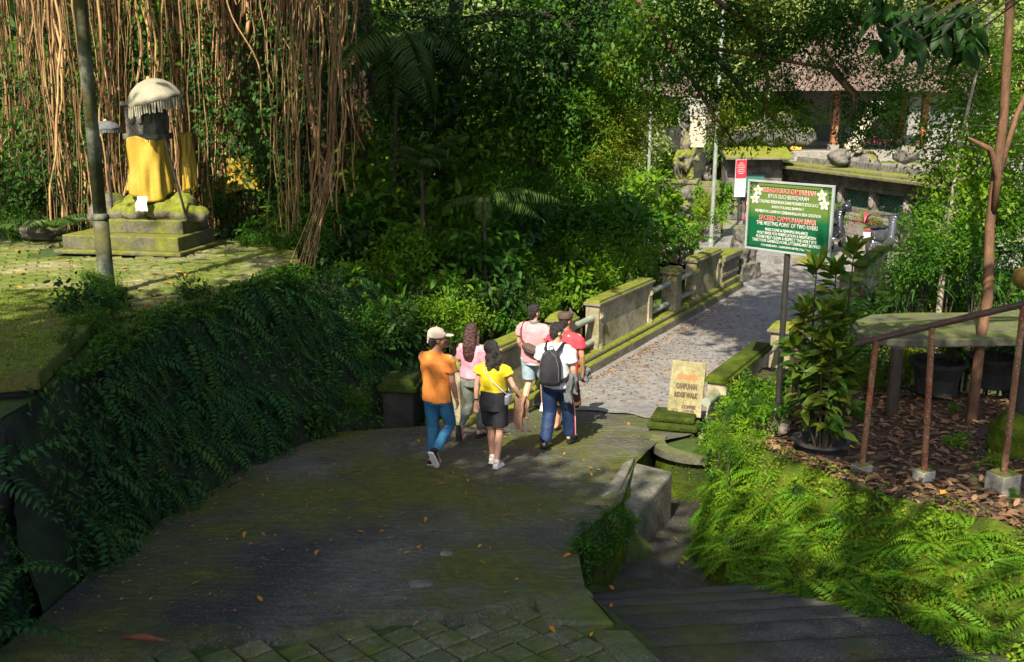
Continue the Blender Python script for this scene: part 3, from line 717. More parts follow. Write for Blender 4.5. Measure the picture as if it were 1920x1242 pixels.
o = link('side_drape', mesh_np('side_drape', V, F, M['cloth'], smooth=True), None, sh); o.modifiers.new('s', 'SOLIDIFY').thickness = .012

def parasol(name, label, base, top, rad, drop, matc, fringe, tilt, stripes=False):
    t = empty(name, label, 'parasol', base)
    ax = (Vector(top) - Vector(base)); L = ax.length
    MB().tube([(0, 0, 0), tuple(ax)], [.022, .018], 10).build('pole', M['black'], t)
    q = Quaternion(tilt[:3], tilt[3]).to_matrix(); n = 64
    def pt(r, a, z): return tuple(ax + q @ Vector((r * math.cos(a), r * math.sin(a), z)))
    V, F = [], []
    prof = [(0.0, .0), (.12, -.02), (.3, -.07), (.5, -.17), (.7, -.34), (.86, -.57), (.96, -.80), (1.0, -1.0)]
    for r, z in prof:
        for j in range(n):
            a = 2 * math.pi * j / n; rr = rad * (r - .05 * r * abs(math.sin(4 * a)) ** .7); zz = drop * z * (1 + .05 * math.cos(8 * a) * r)
            V.append(pt(rr, a, zz + drop * .05))
    cm = 0
    F = [(i * n + j, i * n + (j + 1) % n, (i + 1) * n + (j + 1) % n, (i + 1) * n + j) for i in range(len(prof) - 1) for j in range(n)]
    me = mesh_np('canopy', V, F, matc, smooth=True)
    if stripes:
        me.materials.append(M['gcloth'])
        me.polygons.foreach_set('material_index', [1 if (f % n) // 4 % 2 else 0 for f in range(len(F))])
    o = link('canopy', me, None, t); o.modifiers.new('s', 'SOLIDIFY').thickness = .008
    for k in range(8):
        a = 2 * math.pi * k / 8
        MB().tube([tuple(ax * (1 - .25 / L)), pt(rad * .6, a, -drop * .32), pt(rad * .97, a, -drop * .9)], .008, 5).build('rib', M['black'], t)
    fr = MB(); nf = 60
    for k in range(nf):
        a = 2 * math.pi * k / nf; r = rad * (1 - .05 * abs(math.sin(4 * a)) ** .7); ln = fringe * random.uniform(.8, 1.15)
        p = Vector(pt(r, a, -drop * .94)); b = q @ Vector((-math.sin(a), math.cos(a), 0)) * .014; nn = q @ Vector((math.cos(a), math.sin(a), 0)) * .006
        e = p + Vector((random.uniform(-.012, .012), random.uniform(-.012, .012), -ln))
        fr.hexa([e - b - nn, e + b - nn, e + b + nn, e - b + nn], [p - b - nn, p + b - nn, p + b + nn, p - b + nn])
    tag(fr.build('fringe', matc, t), kind='stuff')
    MB().ball(tuple(ax + q @ Vector((0, 0, drop * .09))), .03).build('finial', M['gold'], t)
parasol('ceremonial_parasol', 'tilted pale fringed parasol leaning over the yellow draped shrine', (-5.62, 17.2, 2.75), (-6.02, 17.0, 5.08), .46, .38, M['ucloth'], .17, (-.35, 1, 0, R(-13)))
parasol('ceremonial_parasol', 'small grey striped parasol standing left of the shrine', (-7.02, 17.5, 2.3), (-6.98, 17.45, 4.40), .24, .13, M['gcloth'], .06, (1, 0, 0, R(3)), True)
V, F = drape(.5, .3, 2.95, 3.6, 0, 0, flare=.2, folds=6, amp=.03, seed=4, arc=(.45, 1.05), n=40)
o = link('yellow_sash', mesh_np('yellow_sash', [(x - 5.15, y + 19.2, z + .1) for x, y, z in V], F, M['cloth'], smooth=True), None); o.modifiers.new('s', 'SOLIDIFY').thickness = .012
tag(o, 'yellow cloth sash tied round the banyan roots right of the shrine', 'cloth')

# lamp pole
lp = empty('lamp_pole', 'tall lichen spotted concrete pole at the edge of the terrace', 'pole', (-5.52, 13.35, TZ))
MB().tube([(0, 0, -.1), (0, 0, 1.0)], [.105, .10], 16).build('shaft', M['pole'], lp, smooth=True)
MB().lathe([(.104, 1.0), (.112, 1.02), (.112, 1.06), (.085, 1.09)], n=16).build('collar', M['pole'], lp, smooth=True)
MB().tube([(0, 0, 1.06), (0, 0, 7.5)], [.085, .076], 16).build('shaft', M['pole'], lp, smooth=True)

# ------------------------------------------------------------------ sign boards
def text(name, body, m, parent, loc, h, width=None, bold=0., ext=.0015, align='CENTER', rot=(R(90), 0, 0)):
    c = bpy.data.curves.new('tmp', 'FONT'); c.body = body; c.size = h * 1.38; c.align_x = align; c.align_y = 'CENTER'; c.extrude = ext; c.offset = bold
    c.resolution_u = 2
    o = bpy.data.objects.new('tmp', c); TMP.collection.objects.link(o)
    TMP.view_layers[0].update(); dg = TMP.view_layers[0].depsgraph; dg.update()
    me = bpy.data.meshes.new_from_object(o.evaluated_get(dg)); me.name = name
    bpy.data.objects.remove(o); bpy.data.curves.remove(c); me.materials.clear()
    xs = [v.co.x for v in me.vertices]; w_ = max(xs) - min(xs); k = (width / w_) if width else 1
    for v in me.vertices: v.co.x *= k
    return tag(link(name, me, m, parent, loc, rot), kind=None)
A, B_ = at(1404, 336, Y=12.72), at(1566, 349, Y=11.78)
A.z = B_.z = (A.z + B_.z) / 2
sw = (B_ - A); W_ = sw.length; rz = math.atan2(sw.y, sw.x); H_ = .875
mid = (A + B_) / 2
sg = empty('information_sign', 'green information board with red and white lettering on a black post', 'sign', (mid.x, mid.y, .8), rz)
zt = A.z - .8; zc = zt - H_ / 2
MB().tube([(.0, .035, -.1), (.0, .035, zt - H_ + .25)], .038, 12).build('post', M['black'], sg)
gb = mk('sign_gradient', (.16, .25, .05), (.15, .24, .05), 2, .4, 0)
nt = gb.node_tree; bs = nt.nodes['Principled BSDF']; g_ = _n(nt, 'ShaderNodeTexCoord'); sp = _n(nt, 'ShaderNodeSeparateXYZ'); nt.links.new(g_.outputs['Object'], sp.inputs[0])
cr = _n(nt, 'ShaderNodeValToRGB'); e = cr.color_ramp.elements; e[0].position = .45; e[0].color = (.003, .075, .028, 1); e[1].position = .62; e[1].color = (.085, .14, .03, 1)
nt.links.new(maprange(nt, sp.outputs[2], zc - H_ / 2, zc + H_ / 2), cr.inputs[0]); nt.links.new(cr.outputs[0], bs.inputs['Base Color'])   # printed two-green background
MB().box((0, 0, zc), (W_ - .03, .014, H_ - .03)).build('panel', gb, sg)
MB().box((0, .014, zc), (W_ - .02, .010, H_ - .02)).build('backing', M['signback'], sg)
for x, z, dx, dz_ in ((0, zt - .012, W_, .026), (0, zt - H_ + .012, W_, .026), (-W_ / 2 + .013, zc, .026, H_ - .052), (W_ / 2 - .013, zc, .026, H_ - .052)):
    MB().box((x, 0, z), (dx, .036, dz_)).build('frame', M['signw'], sg, bevel=.003)
Yf = -.0095
for x0, x1, z0, z1 in ((-.40 * W_, .38 * W_, zt - .075, zt - .069), (-.40 * W_, .38 * W_, zt - H_ + .055, zt - H_ + .061), (-W_ / 2 + .055, -W_ / 2 + .06, zt - H_ + .13, zt - .16), (W_ / 2 - .06, W_ / 2 - .055, zt - H_ + .13, zt - .16)):
    MB().box(((x0 + x1) / 2, Yf + .001, (z0 + z1) / 2), (x1 - x0, .003, z1 - z0)).build('border_line', M['txtd'], sg)
for sx in (-1, 1):
    for sz in (-1, 1):
        b_ = MB()
        for k, (ox, oz, r0, tn) in enumerate(((.055, .06, .026, 1.4), (.10, .045, .017, 1.2), (.05, .115, .018, 1.2), (.135, .05, .012, 1.), (.045, .155, .012, 1.))):
            pts = [(sx * (W_ / 2 - ox - .004) + sx * math.cos(a) * r0 * (1 - a / 12), Yf, zc + sz * (H_ / 2 - oz) + sz * math.sin(a) * r0 * (1 - a / 12)) for a in np.linspace(0, 2 * math.pi * tn, 20)]
            b_.tube(pts, .0045, 4)
        b_.build('corner_scroll', M['txtd'], sg)
    for ox, oz in ((.16, .13), (.12, .235)):
        fl = None
        for k in range(5):
            a = 2 * math.pi * k / 5 + .4; cx, cz = sx * (W_ / 2 - ox), zt - oz
            p = MB().ball((cx + math.cos(a) * .034, Yf - .002 - .0006 * k, cz + math.sin(a) * .034), (.038, .003, .022), 12, 6, Matrix.Rotation(-a, 3, 'Y')).build('petal', M['petal'], sg)
        MB().ball((cx, Yf - .006, cz), (.024, .003, .024)).build('flower_heart', M['petaly'], sg)
def line(s, fz, h, wd, m, out=None, bold=.0):
    z = zt - fz * H_
    if out: text('lettering_outline', s, out, sg, (-.01, Yf + .0005, z), h, wd * W_ + .012, .05 * h)
    text('lettering', s, m, sg, (-.01, Yf - .0015, z), h, wd * W_, bold * h * .5)
line('SUNGAI SUCI CAMPUHAN', .135, .060, .60, M['txtr'], M['txt'], .035)
line('SITUS SUCI BERSEJARAH', .215, .050, .48, M['txt'], M['txtd'], .02)
line('TOLONG BERSIHKAN DAN HORMATI SITUS SUCI', .295, .040, .69, M['txt'], None, .035)
line('BAWA PULANG SAMPAH !', .365, .036, .37, M['txt'], None, .035)
line('MEMBUANG SAMPAH SEMBARANGAN BISA DIDENDA', .435, .038, .77, M['txt'], None, .035)
line('SACRED CAMPUHAN RIVER', .530, .060, .66, M['txtr'], M['txt'], .035)
line('THE MEETING POINT OF TWO RIVERS', .605, .052, .72, M['txt'], M['txtd'], .02)
line('MASCULINE & FEMININE BALANCE', .690, .038, .50, M['txt'], None, .04)
line('HOLY RIVER FOR PURIFICATION & MEDITATION', .745, .038, .69, M['txt'], None, .04)
line('PLEASE HELP CLEAN & RESPECT THE HOLY SITE', .800, .038, .71, M['txt'], None, .04)
line('TAKE YOUR GARBAGE HOME, LITTERING MAY BE FINED', .855, .038, .80, M['txt'], None, .04)
line('FOR MORE INFO : CAMPUHAN MOVIE ( YouTube )', .920, .028, .58, M['txt'], None, .03)

# small walk signboard
A, B_ = at(1258, 675, Y=13.75), at(1321, 681, Y=13.55); Cb = at(1254, 776, Y=13.52); Db = at(1311, 785, Y=13.32)
ux = (B_ - A); W2 = ux.length; ux.normalize(); uz = ((A - Cb) + (B_ - Db)) / 2; H2 = uz.length; uz.normalize(); uy = uz.cross(ux).normalized(); uz = ux.cross(uy)
ws = empty('walk_signboard', 'pale painted signboard with an orange arrow leaning on a mossy block', 'sign', (Cb + Db) / 2)
ws.rotation_euler = Matrix((ux, uy, uz)).transposed().to_euler()
MB().box((0, 0, H2 / 2), (W2, .035, H2)).build('board', M['swood'], ws, bevel=.006)
MB().tube([(.16, .05, 0), (.22, .09, H2 * .82)], .018, 4).build('brace', M['black'], ws)
yf = -.0195
b_ = MB(); za = H2 * .71
b_.add([(x, yf - .001, za + z) for x, z in ((-.15, -.035), (.08, -.035), (.08, -.072), (.165, 0), (.08, .072), (.08, .035), (-.15, .035))] + [(x, yf + .003, za + z) for x, z in ((-.15, -.035), (.08, -.035), (.08, -.072), (.165, 0), (.08, .072), (.08, .035), (-.15, .035))],
       [(0, 1, 2, 3, 4, 5, 6)] + [(i, i + 7, (i + 1) % 7 + 7, (i + 1) % 7) for i in range(7)])
b_.build('arrow', M['arrow'], ws)
text('lettering', 'IBAH', M['txtg'], ws, (0, yf, H2 * .865), .045, .17)
text('lettering', 'CAMPUHAN', M['cup'], ws, (0, yf, H2 * .535), .074, .30, .0075)
text('lettering', 'RIDGE WALK', M['cup'], ws, (0, yf, H2 * .375), .070, .34, .0075)
text('lettering', 'COFFEE', M['cup'], ws, (.055, yf, H2 * .165), .046, .20, .005)
text('lettering', 'CORNER', M['cup'], ws, (.06, yf, H2 * .095), .030, .17, .002)
b_ = MB(); b_.tube([(-.125 + .035 * math.cos(a), yf, .085 + .03 * math.sin(a)) for a in np.linspace(math.pi, 2 * math.pi, 10)] + [(-.16, yf, .085)], .004, 4)
b_.tube([(-.17 + .015 * math.cos(a), yf, .075 + .014 * math.sin(a)) for a in np.linspace(.5, 5.7, 10)], .0035, 4)
b_.tube([(-.13 + .016 * math.sin(q * 6), yf, .11 + .10 * q) for q in np.linspace(0, 1, 12)], .004, 4); b_.tube([(-.17, yf, .042), (-.075, yf, .042)], .0035, 4)
b_.build('cup_drawing', M['cup'], ws)

# ------------------------------------------------------------------ stone table, handrail, pots on the planting bed
st = empty('stone_table', 'large round mossy stone table top on posts among the plants', 'table', (5.6, 12.6, .95))
poly = [at(1596, 604, z=1.86), at(1632, 590, z=1.86), at(1700, 586, z=1.86), at(1800, 586, z=1.86), at(1925, 580, z=1.86), at(2060, 586, z=1.86), at(2090, 640, z=1.86), at(1990, 640, z=1.86), at(1900, 634, z=1.86), at(1800, 636, z=1.86), at(1700, 637, z=1.86), at(1640, 632, z=1.86), at(1606, 622, z=1.86)]
MB().prism([(p.x - 5.6, p.y - 12.6) for p in poly], .80, .91).build('slab', M['table'], st, bevel=.02)
for pxx, pyy in ((1672, 772), (1908, 735), (1780, 700)):
    p = at(pxx, pyy, z=.92); MB().tube([(p.x - 5.6, p.y - 12.6, -.1), (p.x - 5.6, p.y - 12.6, .80)], .075, 12).build('leg', M['dbark'], st)
hr = empty('handrail', 'rusty red stair handrail on posts with concrete footings', 'railing', (3.62, 9.74, 1.1))
f1, f2, f3 = at(1616, 872, z=1.12), at(1733, 882, z=1.16), at(1916, 872, z=1.22)
t1, t2 = at(1643, 636, Y=f1.y), at(1748, 611, Y=f2.y)
t3 = t2 + (t2 - t1) * 1.52; f3 = Vector((t3.x + .0, t3.y, 1.2))
o_ = Vector(hr.location)
MB().tube([t1 - (t2 - t1) * .38 - o_, t1 - o_, t2 - o_, t3 - o_, t3 + (t3 - t2) - o_], .034, 8).build('top_rail', M['rustd'], hr)
for f_, t_ in ((f1, t1), (f2, t2), (f3, t3)):
    p = MB().tube([f_ - o_ - Vector((0, 0, .03)), t_ - o_], .030, 10).build('post', M['rust'], hr)
    big = f_ is f3
    MB().box(tuple(f_ - o_ + Vector((0, 0, -.12 if big else -.05))), (.24, .22, .42) if big else (.17, .15, .12), .4).build('footing', M['footing'], p, bevel=.015)
def pot(label, x, y, r, h, z=None):
    z = bed_z(x, y) if z is None else z
    t = empty('plant_pot', label, 'plant pot', (x, y, z - .02))
    MB().lathe([(r * .74, 0), (r * .80, h * .5), (r * .95, h * .86), (r * 1.06, h * .88), (r * 1.06, h), (r * .92, h), (r * .90, h * .86)], n=28).build('rim_and_body', M['pot'], t, smooth=False)
    MB().lathe([(r * .88, h * .7), (r * .88, h * .87)], n=20).build('soil', M['litter'], t)
    return t
pot('wide black pot of dry soil holding the speckled croton', 3.45, 10.55, .30, .20)
pot('black plastic pot standing under the stone table', 5.85, 13.2, .36, .46, .86)
pot('black plastic pot half hidden beyond the table under its far side', 6.75, 13.5, .34, .44, .86)
sb = at(1493, 775, z=.98)
tag(MB().tube([tuple(sb - Vector((0, 0, .1))), tuple(sb + Vector((.02, 0, .5))), tuple(sb + Vector((-.02, .02, 1.2)))], [.10, .085, .075], 12).build('tree_stump', M['rbark'], smooth=True), 'thin orange brown stump post behind the sign post', 'stump')
yb = at(1912, 545, Y=10.4)
t = empty('stone_lantern', 'ochre mushroom shaped stone lantern at the right edge', 'lantern', (yb.x + .20, yb.y, 0))
MB().tube([(0, 0, .8), (0, 0, yb.z + .02)], .10, 12).build('stem', M['dstone'], t)
MB().lathe([(.10, yb.z - .02), (.22, yb.z + .03), (.27, yb.z + .12), (.25, yb.z + .20), (.12, yb.z + .27), (.02, yb.z + .29)], n=24).build('cap', M['yellowst'], t, smooth=True)
def rock(label, p, r, m, seed, name='mossy_rock', group=None):
    b = bmesh.new(); bmesh.ops.create_icosphere(b, subdivisions=4, radius=1); r = r if hasattr(r, '__len__') else (r, r, r * .7)
    for v in b.verts:
        q = v.co * 1.1 + Vector((seed * 5.1, seed, 0)); v.co = Vector((v.co.x * r[0], v.co.y * r[1], v.co.z * r[2])) * (1 + .28 * mnoise.noise(q) + .10 * mnoise.noise(q * 3))
    me = bpy.data.meshes.new(name); b.to_mesh(me); b.free()
    return tag(link(name, me, m, None, tuple(p), smooth=True), label, 'rock', group)
rock('large mossy rock on the planting bed at the right edge', at(1905, 830, z=1.1), (.30, .28, .36), M['moss'], 1)
rock('small brown rock beside the broad leaved seedling', at(1463, 800, z=1.0), (.12, .10, .11), M['rock'], 2)
rock('grey field rock on the terrace left of the shrine', at(205, 395, Y=17.8), (.38, .3, .32), M['rock'], 3)
rock('low mossy boulder on the terrace behind the lamp pole', at(75, 432, Y=18.4), (.42, .28, .18), M['rock'], 4)
bz = at(790, 1098, z=.86)
rock('pale stone embedded in the road near the pavers', (bz.x, bz.y, road_z(bz.y) - .02), (.12, .09, .045), M['slabc'], 5, 'embedded_stone')
bz = at(836, 1045, z=.75)
rock('small broken stone in a pothole of the road', (bz.x, bz.y, road_z(bz.y) - .02), (.075, .05, .04), M['slabc'], 6, 'embedded_stone')
bz = at(1300, 772, Y=13.9)

# ------------------------------------------------------------------ temple side of the bridge
tw0, tw1 = Vector((9.75, 36, .55)), Vector((12.1, 27.6, .55))
dv = (tw1 - tw0); WL = dv.length; ang = math.atan2(dv.y, dv.x)
tw = empty('temple_wall', 'long mossy temple wall with green lattice panels behind the motorbikes', 'wall', tw0, ang)
# local x runs towards us, local y to the right of it is inside, -y faces the road
MB().box((WL / 2, .2, .28), (WL, .60, .56)).box((WL / 2, .2, .62), (WL, .50, .10)).build('base_moulding', M['pave2'], tw, bevel=.01)
MB().box((WL / 2, .2, .75), (WL, .42, .14)).build('base_moulding', M['granite'], tw, bevel=.01)
dn = MB()
for k in range(int(WL / .12)): dn.box((.06 + k * .12, -.12, .50), (.06, .05, .07))
tag(dn.build('dentil_row', M['pave2'], tw), kind='stuff')
MB().box((WL / 2, .2, 1.48), (WL, .46, .16)).box((WL / 2, .2, 1.62), (WL, .58, .12)).box((WL / 2, .2, 1.74), (WL, .72, .12)).build('frieze', M['granite'], tw, bevel=.01)
MB().box((WL / 2, .15, 1.87), (WL, 1.15, .10)).box((WL / 2, .25, 1.96), (WL, .8, .10), 0, .98).build('coping', M['stonem'], tw, bevel=.02)
cr_ = MB()
for k in range(int(WL / .16)): cr_.box((.08 + k * .16, .50, 2.10), (.11, .10, .20), 0, .55)
tag(cr_.build('crest', M['granite'], tw), kind='stuff')
for k, x in enumerate(np.linspace(.15, WL - .15, 6)):
    MB().box((x, .2, 1.1), (.34, .40, .62)).build('pillar', M['granite'], tw, bevel=.015)
    MB().ball((x, -.02, 1.1), (.13, .06, .22)).ball((x, -.05, 1.2), (.06, .05, .07)).build('carved_face', M['pave2'], tw, smooth=True)
    if k < 5:
        x0, x1 = x + .17, np.linspace(.15, WL - .15, 6)[k + 1] - .17; b_ = MB(); n = int((x1 - x0) / .16)
        for q in range(-3, n + 1):
            for sgn in (0, 1):
                pa, pb_ = (x0 + q * .16, .82), (x0 + q * .16 + .56, 1.40)
                if sgn: pa, pb_ = (pa[0], 1.40), (pb_[0], .82)
                ta = max(0, (x0 - pa[0]) / .56); tb = min(1, (x1 - pa[0]) / .56)
                if tb <= ta: continue
                l = lambda t: (pa[0] + .56 * t, .16 + .02 * sgn, pa[1] + (pb_[1] - pa[1]) * t)
                b_.tube([l(ta), l(tb)], .016, 4)
        b_.box(((x0 + x1) / 2, .18, .83), (x1 - x0, .05, .04)).box(((x0 + x1) / 2, .18, 1.385), (x1 - x0, .05, .04))
        tag(b_.build('lattice_panel', M['green'], tw), kind='stuff')
# short wing of the wall facing the road, with its own mossy coping
w0 = at(1366, 300, Y=35.6); tg = empty('temple_wall', 'short carved wing of the temple wall with a sloping mossy roof beside the red banner', 'wall', (w0.x, 35.6, .55))
MB().box((.9, .2, 1.15), (2.0, .6, 2.3)).build('wall_panel', M['granite'], tg, bevel=.02)
b_ = MB(); b_.hexa([(-.25, -.75, 2.15), (2.1, -.75, 2.15), (2.1, .6, 2.45), (-.25, .6, 2.45)], [(-.25, -.75, 2.25), (2.1, -.75, 2.25), (2.1, .6, 2.62), (-.25, .6, 2.62)]); b_.build('coping', M['stonem'], tg, bevel=.02)
ln_ = MB().box((.9, -.12, 1.35), (.7, .06, .5)).build('lattice_panel', M['green'], tg)
cl = MB()
for x, z, r in ((.1, 2.8, .34), (.6, 2.95, .42), (1.15, 3.1, .5), (1.6, 2.9, .45), (2.1, 3.0, .55), (2.7, 2.9, .5), (1.4, 3.4, .36), (2.0, 3.5, .34)): cl.ball((x, .45, z), (r, .4, r * .8))
link('carved_crest', fuse(cl, 'carved_crest', .05, 1, None, .12, 3.5), M['granite'], tg)

# gate with a pale plaque
g0 = at(1305, 330, Y=38); gt = empty('temple_gate', 'grey carved stone gate with a cream plaque behind two guardian statues', 'gate', (g0.x, 38, .55))
MB().box((0, .6, 1.6), (2.1, .9, 3.2)).build('gate_wall', M['dstone'], gt, bevel=.02)
MB().box((0, .12, 2.98), (.68, .08, 1.12)).build('plaque', M['cream'], gt, bevel=.01)
MB().box((0, .5, 3.9), (1.0, .7, .7)).build('lintel', M['footing'], gt, bevel=.03)
for sx in (-1, 1):
    c_ = MB()
    for k in range(9): c_.ball((sx * (.48 + .05 * math.sin(k * 1.7)), .06, 1.3 + k * .33), (.13 + .04 * math.cos(k * 2.1), .16, .2))
    c_.box((sx * .5, .2, 2.6), (.22, .3, 3.2))
    link('carved_column', fuse(c_, 'carved_column', .03, 1, None, .04, 8), M['granite'], gt)
for k in range(6): MB().box((0, -.5 - .33 * (5 - k), .10 + .2 * k), (2.0 - .06 * k, .36, .2)).build('step', M['stonem'], gt, bevel=.015)
# guardian statues
def statue(label, px_, Y, zb, h, flip):
    p = at(px_, 340, Y=Y); t = empty('guardian_statue', label, 'statue', (p.x, Y, .5), R(-15), 'mossy guardian statues before the temple gate'); k = h / 1.6
    MB().box((0, 0, (zb - .5) * .5), (.85, .8, zb - .5)).box((0, 0, zb - .5 + .05), (.98, .9, .14)).build('plinth', M['stonem'], t, bevel=.03)
    b = MB(); z = zb - .4; f = flip
    b.ball((0, 0, z + .52 * k), (.25 * k, .2 * k, .28 * k)).ball((0, -.03, z + .85 * k), (.26 * k, .19 * k, .22 * k)).ball((0, -.06, z + 1.18 * k), (.16 * k, .16 * k, .17 * k))
    b.cone((0, 0, z + 1.3 * k), .15 * k, (0, .02, z + 1.52 * k), .10 * k)
    b.cone((f * .16 * k, 0, z + .5 * k), .14 * k, (f * .30 * k, -.24 * k, z + .56 * k), .11 * k).cone((f * .30 * k, -.24 * k, z + .56 * k), .10 * k, (f * .22 * k, -.16 * k, z + .05), .10 * k)
    b.cone((-f * .16 * k, 0, z + .45 * k), .14 * k, (-f * .2 * k, -.12 * k, z + .06), .12 * k).ball((f * .22 * k, -.24 * k, z + .05), (.1, .16, .07)).ball((-f * .2 * k, -.2 * k, z + .05), (.1, .16, .07))
    b.cone((-f * .24 * k, 0, z + .92 * k), .10 * k, (-f * .42 * k, -.1 * k, z + .7 * k), .08 * k).cone((-f * .42 * k, -.1 * k, z + .7 * k), .08 * k, (-f * .2 * k, -.26 * k, z + .72 * k), .075 * k)
    b.cone((f * .24 * k, 0, z + .92 * k), .10 * k, (f * .36 * k, -.14 * k, z + .68 * k), .08 * k).cone((f * .36 * k, -.14 * k, z + .68 * k), .08 * k, (f * .1 * k, -.26 * k, z + .8 * k), .07 * k)
    b.cone((-f * .1 * k, -.3 * k, z + .4 * k), .06 * k, (-f * .3 * k, -.24 * k, z + 1.05 * k), .09 * k)
    b.cone((0, .2, z), .14, (0, .16, z + .9 * k), .12)
    link('figure', fuse(b, 'figure', .035, 2, None, .03, 9), M['stonem'], t)
statue('mossy guardian statue on a plinth left of the temple gate steps', 1240, 36, 1.95, 1.62, 1)
statue('mossy guardian statue on a plinth nearest the cream plaque', 1284, 35.2, 1.9, 1.62, -1)
b = MB(); b.ball((0, 0, .35), (.34, .30, .40)).ball((-.05, -.1, .72), (.27, .25, .26)).ball((-.1, -.3, .62), (.13, .12, .11)).cone((.15, -.2, .1), .12, (.15, -.26, .45), .12).cone((-.2, -.2, .1), .12, (-.2, -.26, .45), .12).cone((.1, .2, .3), .22, (0, .05, .8), .22).box((0, 0, -.3), (.8, .7, .6))
p = LO + D * 9.75 + N * .12
li = tag(link('lion_statue', fuse(b, 'lion_statue', .035, 2, None, .04, 8), M['granite'], None, (p.x, p.y, .55), (0, 0, R(40))), 'squat weathered stone lion at the far end of the left bridge parapet', 'statue')
p = at(1282, 400, Y=28.5)
c = tag(link('garden_statue', fuse(MB().box((0, 0, -.4), (.6, .5, .9)).ball((0, 0, .25), (.22, .2, .3)).ball((0, -.05, .62), (.2, .2, .22)).ball((0, -.2, .3), (.16, .1, .12)), 'garden_statue', .035, 2, None, .05, 8), M['granite'], None, (p.x, 28.5, p.z - .1)), 'small headless looking garden statue among the shrubs beyond the bridge', 'statue')
c['label'] = 'small weathered stone bust among the shrubs between the two thin poles'
# thin poles and banner
for px_, Y, r, tp_, lab in ((1213, 27, .04, 9, 'thin grey green pole left of the guardian statues'), (1336, 29, .055, 10, 'thin pale pole between the temple gate and the red banner')):
    p = at(px_, 380, Y=Y); t = empty('flag_pole', lab, 'pole', (p.x, Y, -.5)); MB().tube([(0, 0, 0), (.06, 0, tp_)], [r * 1.15, r * .9], 10).build('shaft', M['metal'], t)
    MB().lathe([(r * 1.7, 0), (r * 1.7, 1.2), (r * 1.1, 1.3)], n=12).build('sleeve', M['metal'], t)
p = at(1387, 360, Y=30)
t = empty('info_banner', 'narrow upright banner board red at the top and white below', 'sign', (p.x, 30, .5), R(12))
MB().box((0, 0, 1.95), (.34, .03, 1.10)).build('board', M['plate'], t)
MB().box((0, -.019, 2.22), (.335, .006, .55)).build('red_panel', M['rtop'], t)
MB().box((0, -.019, 1.89), (.335, .005, .11)).build('red_panel', M['petal'], t)
MB().tube([(0, .03, 0), (0, .03, 1.5)], .03, 8).build('post', M['black'], t)
for q, w_ in enumerate((.12, .22, .24, .2, .24, .16)): MB().box((0, -.024, 2.40 - q * .06), (w_, .003, .014)).build('print_line', M['petal'], t)

# pavilion behind the wall
pv = empty('pavilion', 'open pavilion with a brown tiled roof and orange brown posts behind the temple wall', 'pavilion', (14.0, 42, 2.75))
MB().box((.2, .2, -.20), (6.6, 5.2, .4)).build('floor', M['pave2'], pv, bevel=.02)
MB().box((.2, -.3, -.75), (7.4, 6.2, .7)).build('base', M['stone'], pv, bevel=.02)
for x, y in ((-1.3, -2.0), (2.2, -2.0), (-2.6, 2.2), (2.9, 2.2)):
    q = MB().box((x, y, 1.2), (.24, .24, 2.4)).build('post', M['wood'], pv, bevel=.01); MB().box((x, y, .12), (.36, .36, .24)).build('post_base', M['pave2'], q, bevel=.01)
MB().box((.2, 2.4, 1.2), (6.0, .12, 2.4)).build('back_wall', M['wallp'], pv)
MB().box((-.4, 2.3, .55), (1.2, .12, .7)).build('carved_screen', M['gcloth'], pv)
MB().box((.3, 0, 2.42), (6.4, .2, .22)).box((.3, -2.0, 2.42), (6.4, .2, .22)).build('beam', M['wood'], pv)
def tiled(x0, x1, y0, z0, xr0, xr1, yr, zr, m, parent, n=22):
    """one roof slope as courses of tiles, each lapping over the one below"""
    b = MB()
    for k in range(n):
        ta, tb = k / n, (k + 1.12) / n
        pa = [x0 + (xr0 - x0) * ta, x1 + (xr1 - x1) * ta, y0 + (yr - y0) * ta, z0 + (zr - z0) * ta]; pb = [x0 + (xr0 - x0) * tb, x1 + (xr1 - x1) * tb, y0 + (yr - y0) * tb, z0 + (zr - z0) * tb]
        c = max(1, int((pa[1] - pa[0]) / .24))
        for q in range(c):
            f0, f1 = q / c + .01, (q + 1) / c - .01; h = .05 + .012 * ((q * 7 + k * 5) % 3)
            L = lambda P, f, dz_: (P[0] + (P[1] - P[0]) * f, P[2], P[3] + dz_)
            b.add([L(pa, f0, h), L(pa, f1, h), L(pb, f1, .02), L(pb, f0, .02), L(pa, f0, -.02), L(pa, f1, -.02)], [(0, 1, 2, 3), (4, 5, 1, 0)])
    return tag(b.build('roof_tiles', m, parent), kind='stuff')
tiled(-3.6, 4.6, -3.4, 2.35, -1.2, 2.0, .2, 4.9, M['terra'], pv)
MB().hexa([(-3.6, -3.4, 2.3), (4.6, -3.4, 2.3), (4.6, 3.6, 2.3), (-3.6, 3.6, 2.3)], [(-1.2, .1, 4.82), (2.0, .1, 4.82), (2.0, .3, 4.82), (-1.2, .3, 4.82)]).build('roof', M['terra'], pv)
MB().tube([(-1.3, .2, 4.95), (2.1, .2, 4.95)], .12, 8).build('roof_ridge', M['terra'], pv)
for x in (-1, 1): MB().tube([(.5 + x * 4.1, -3.4, 2.42), (.4 + x * 1.6, .2, 4.95)], .09, 8).build('roof_ridge', M['terra'], pv)
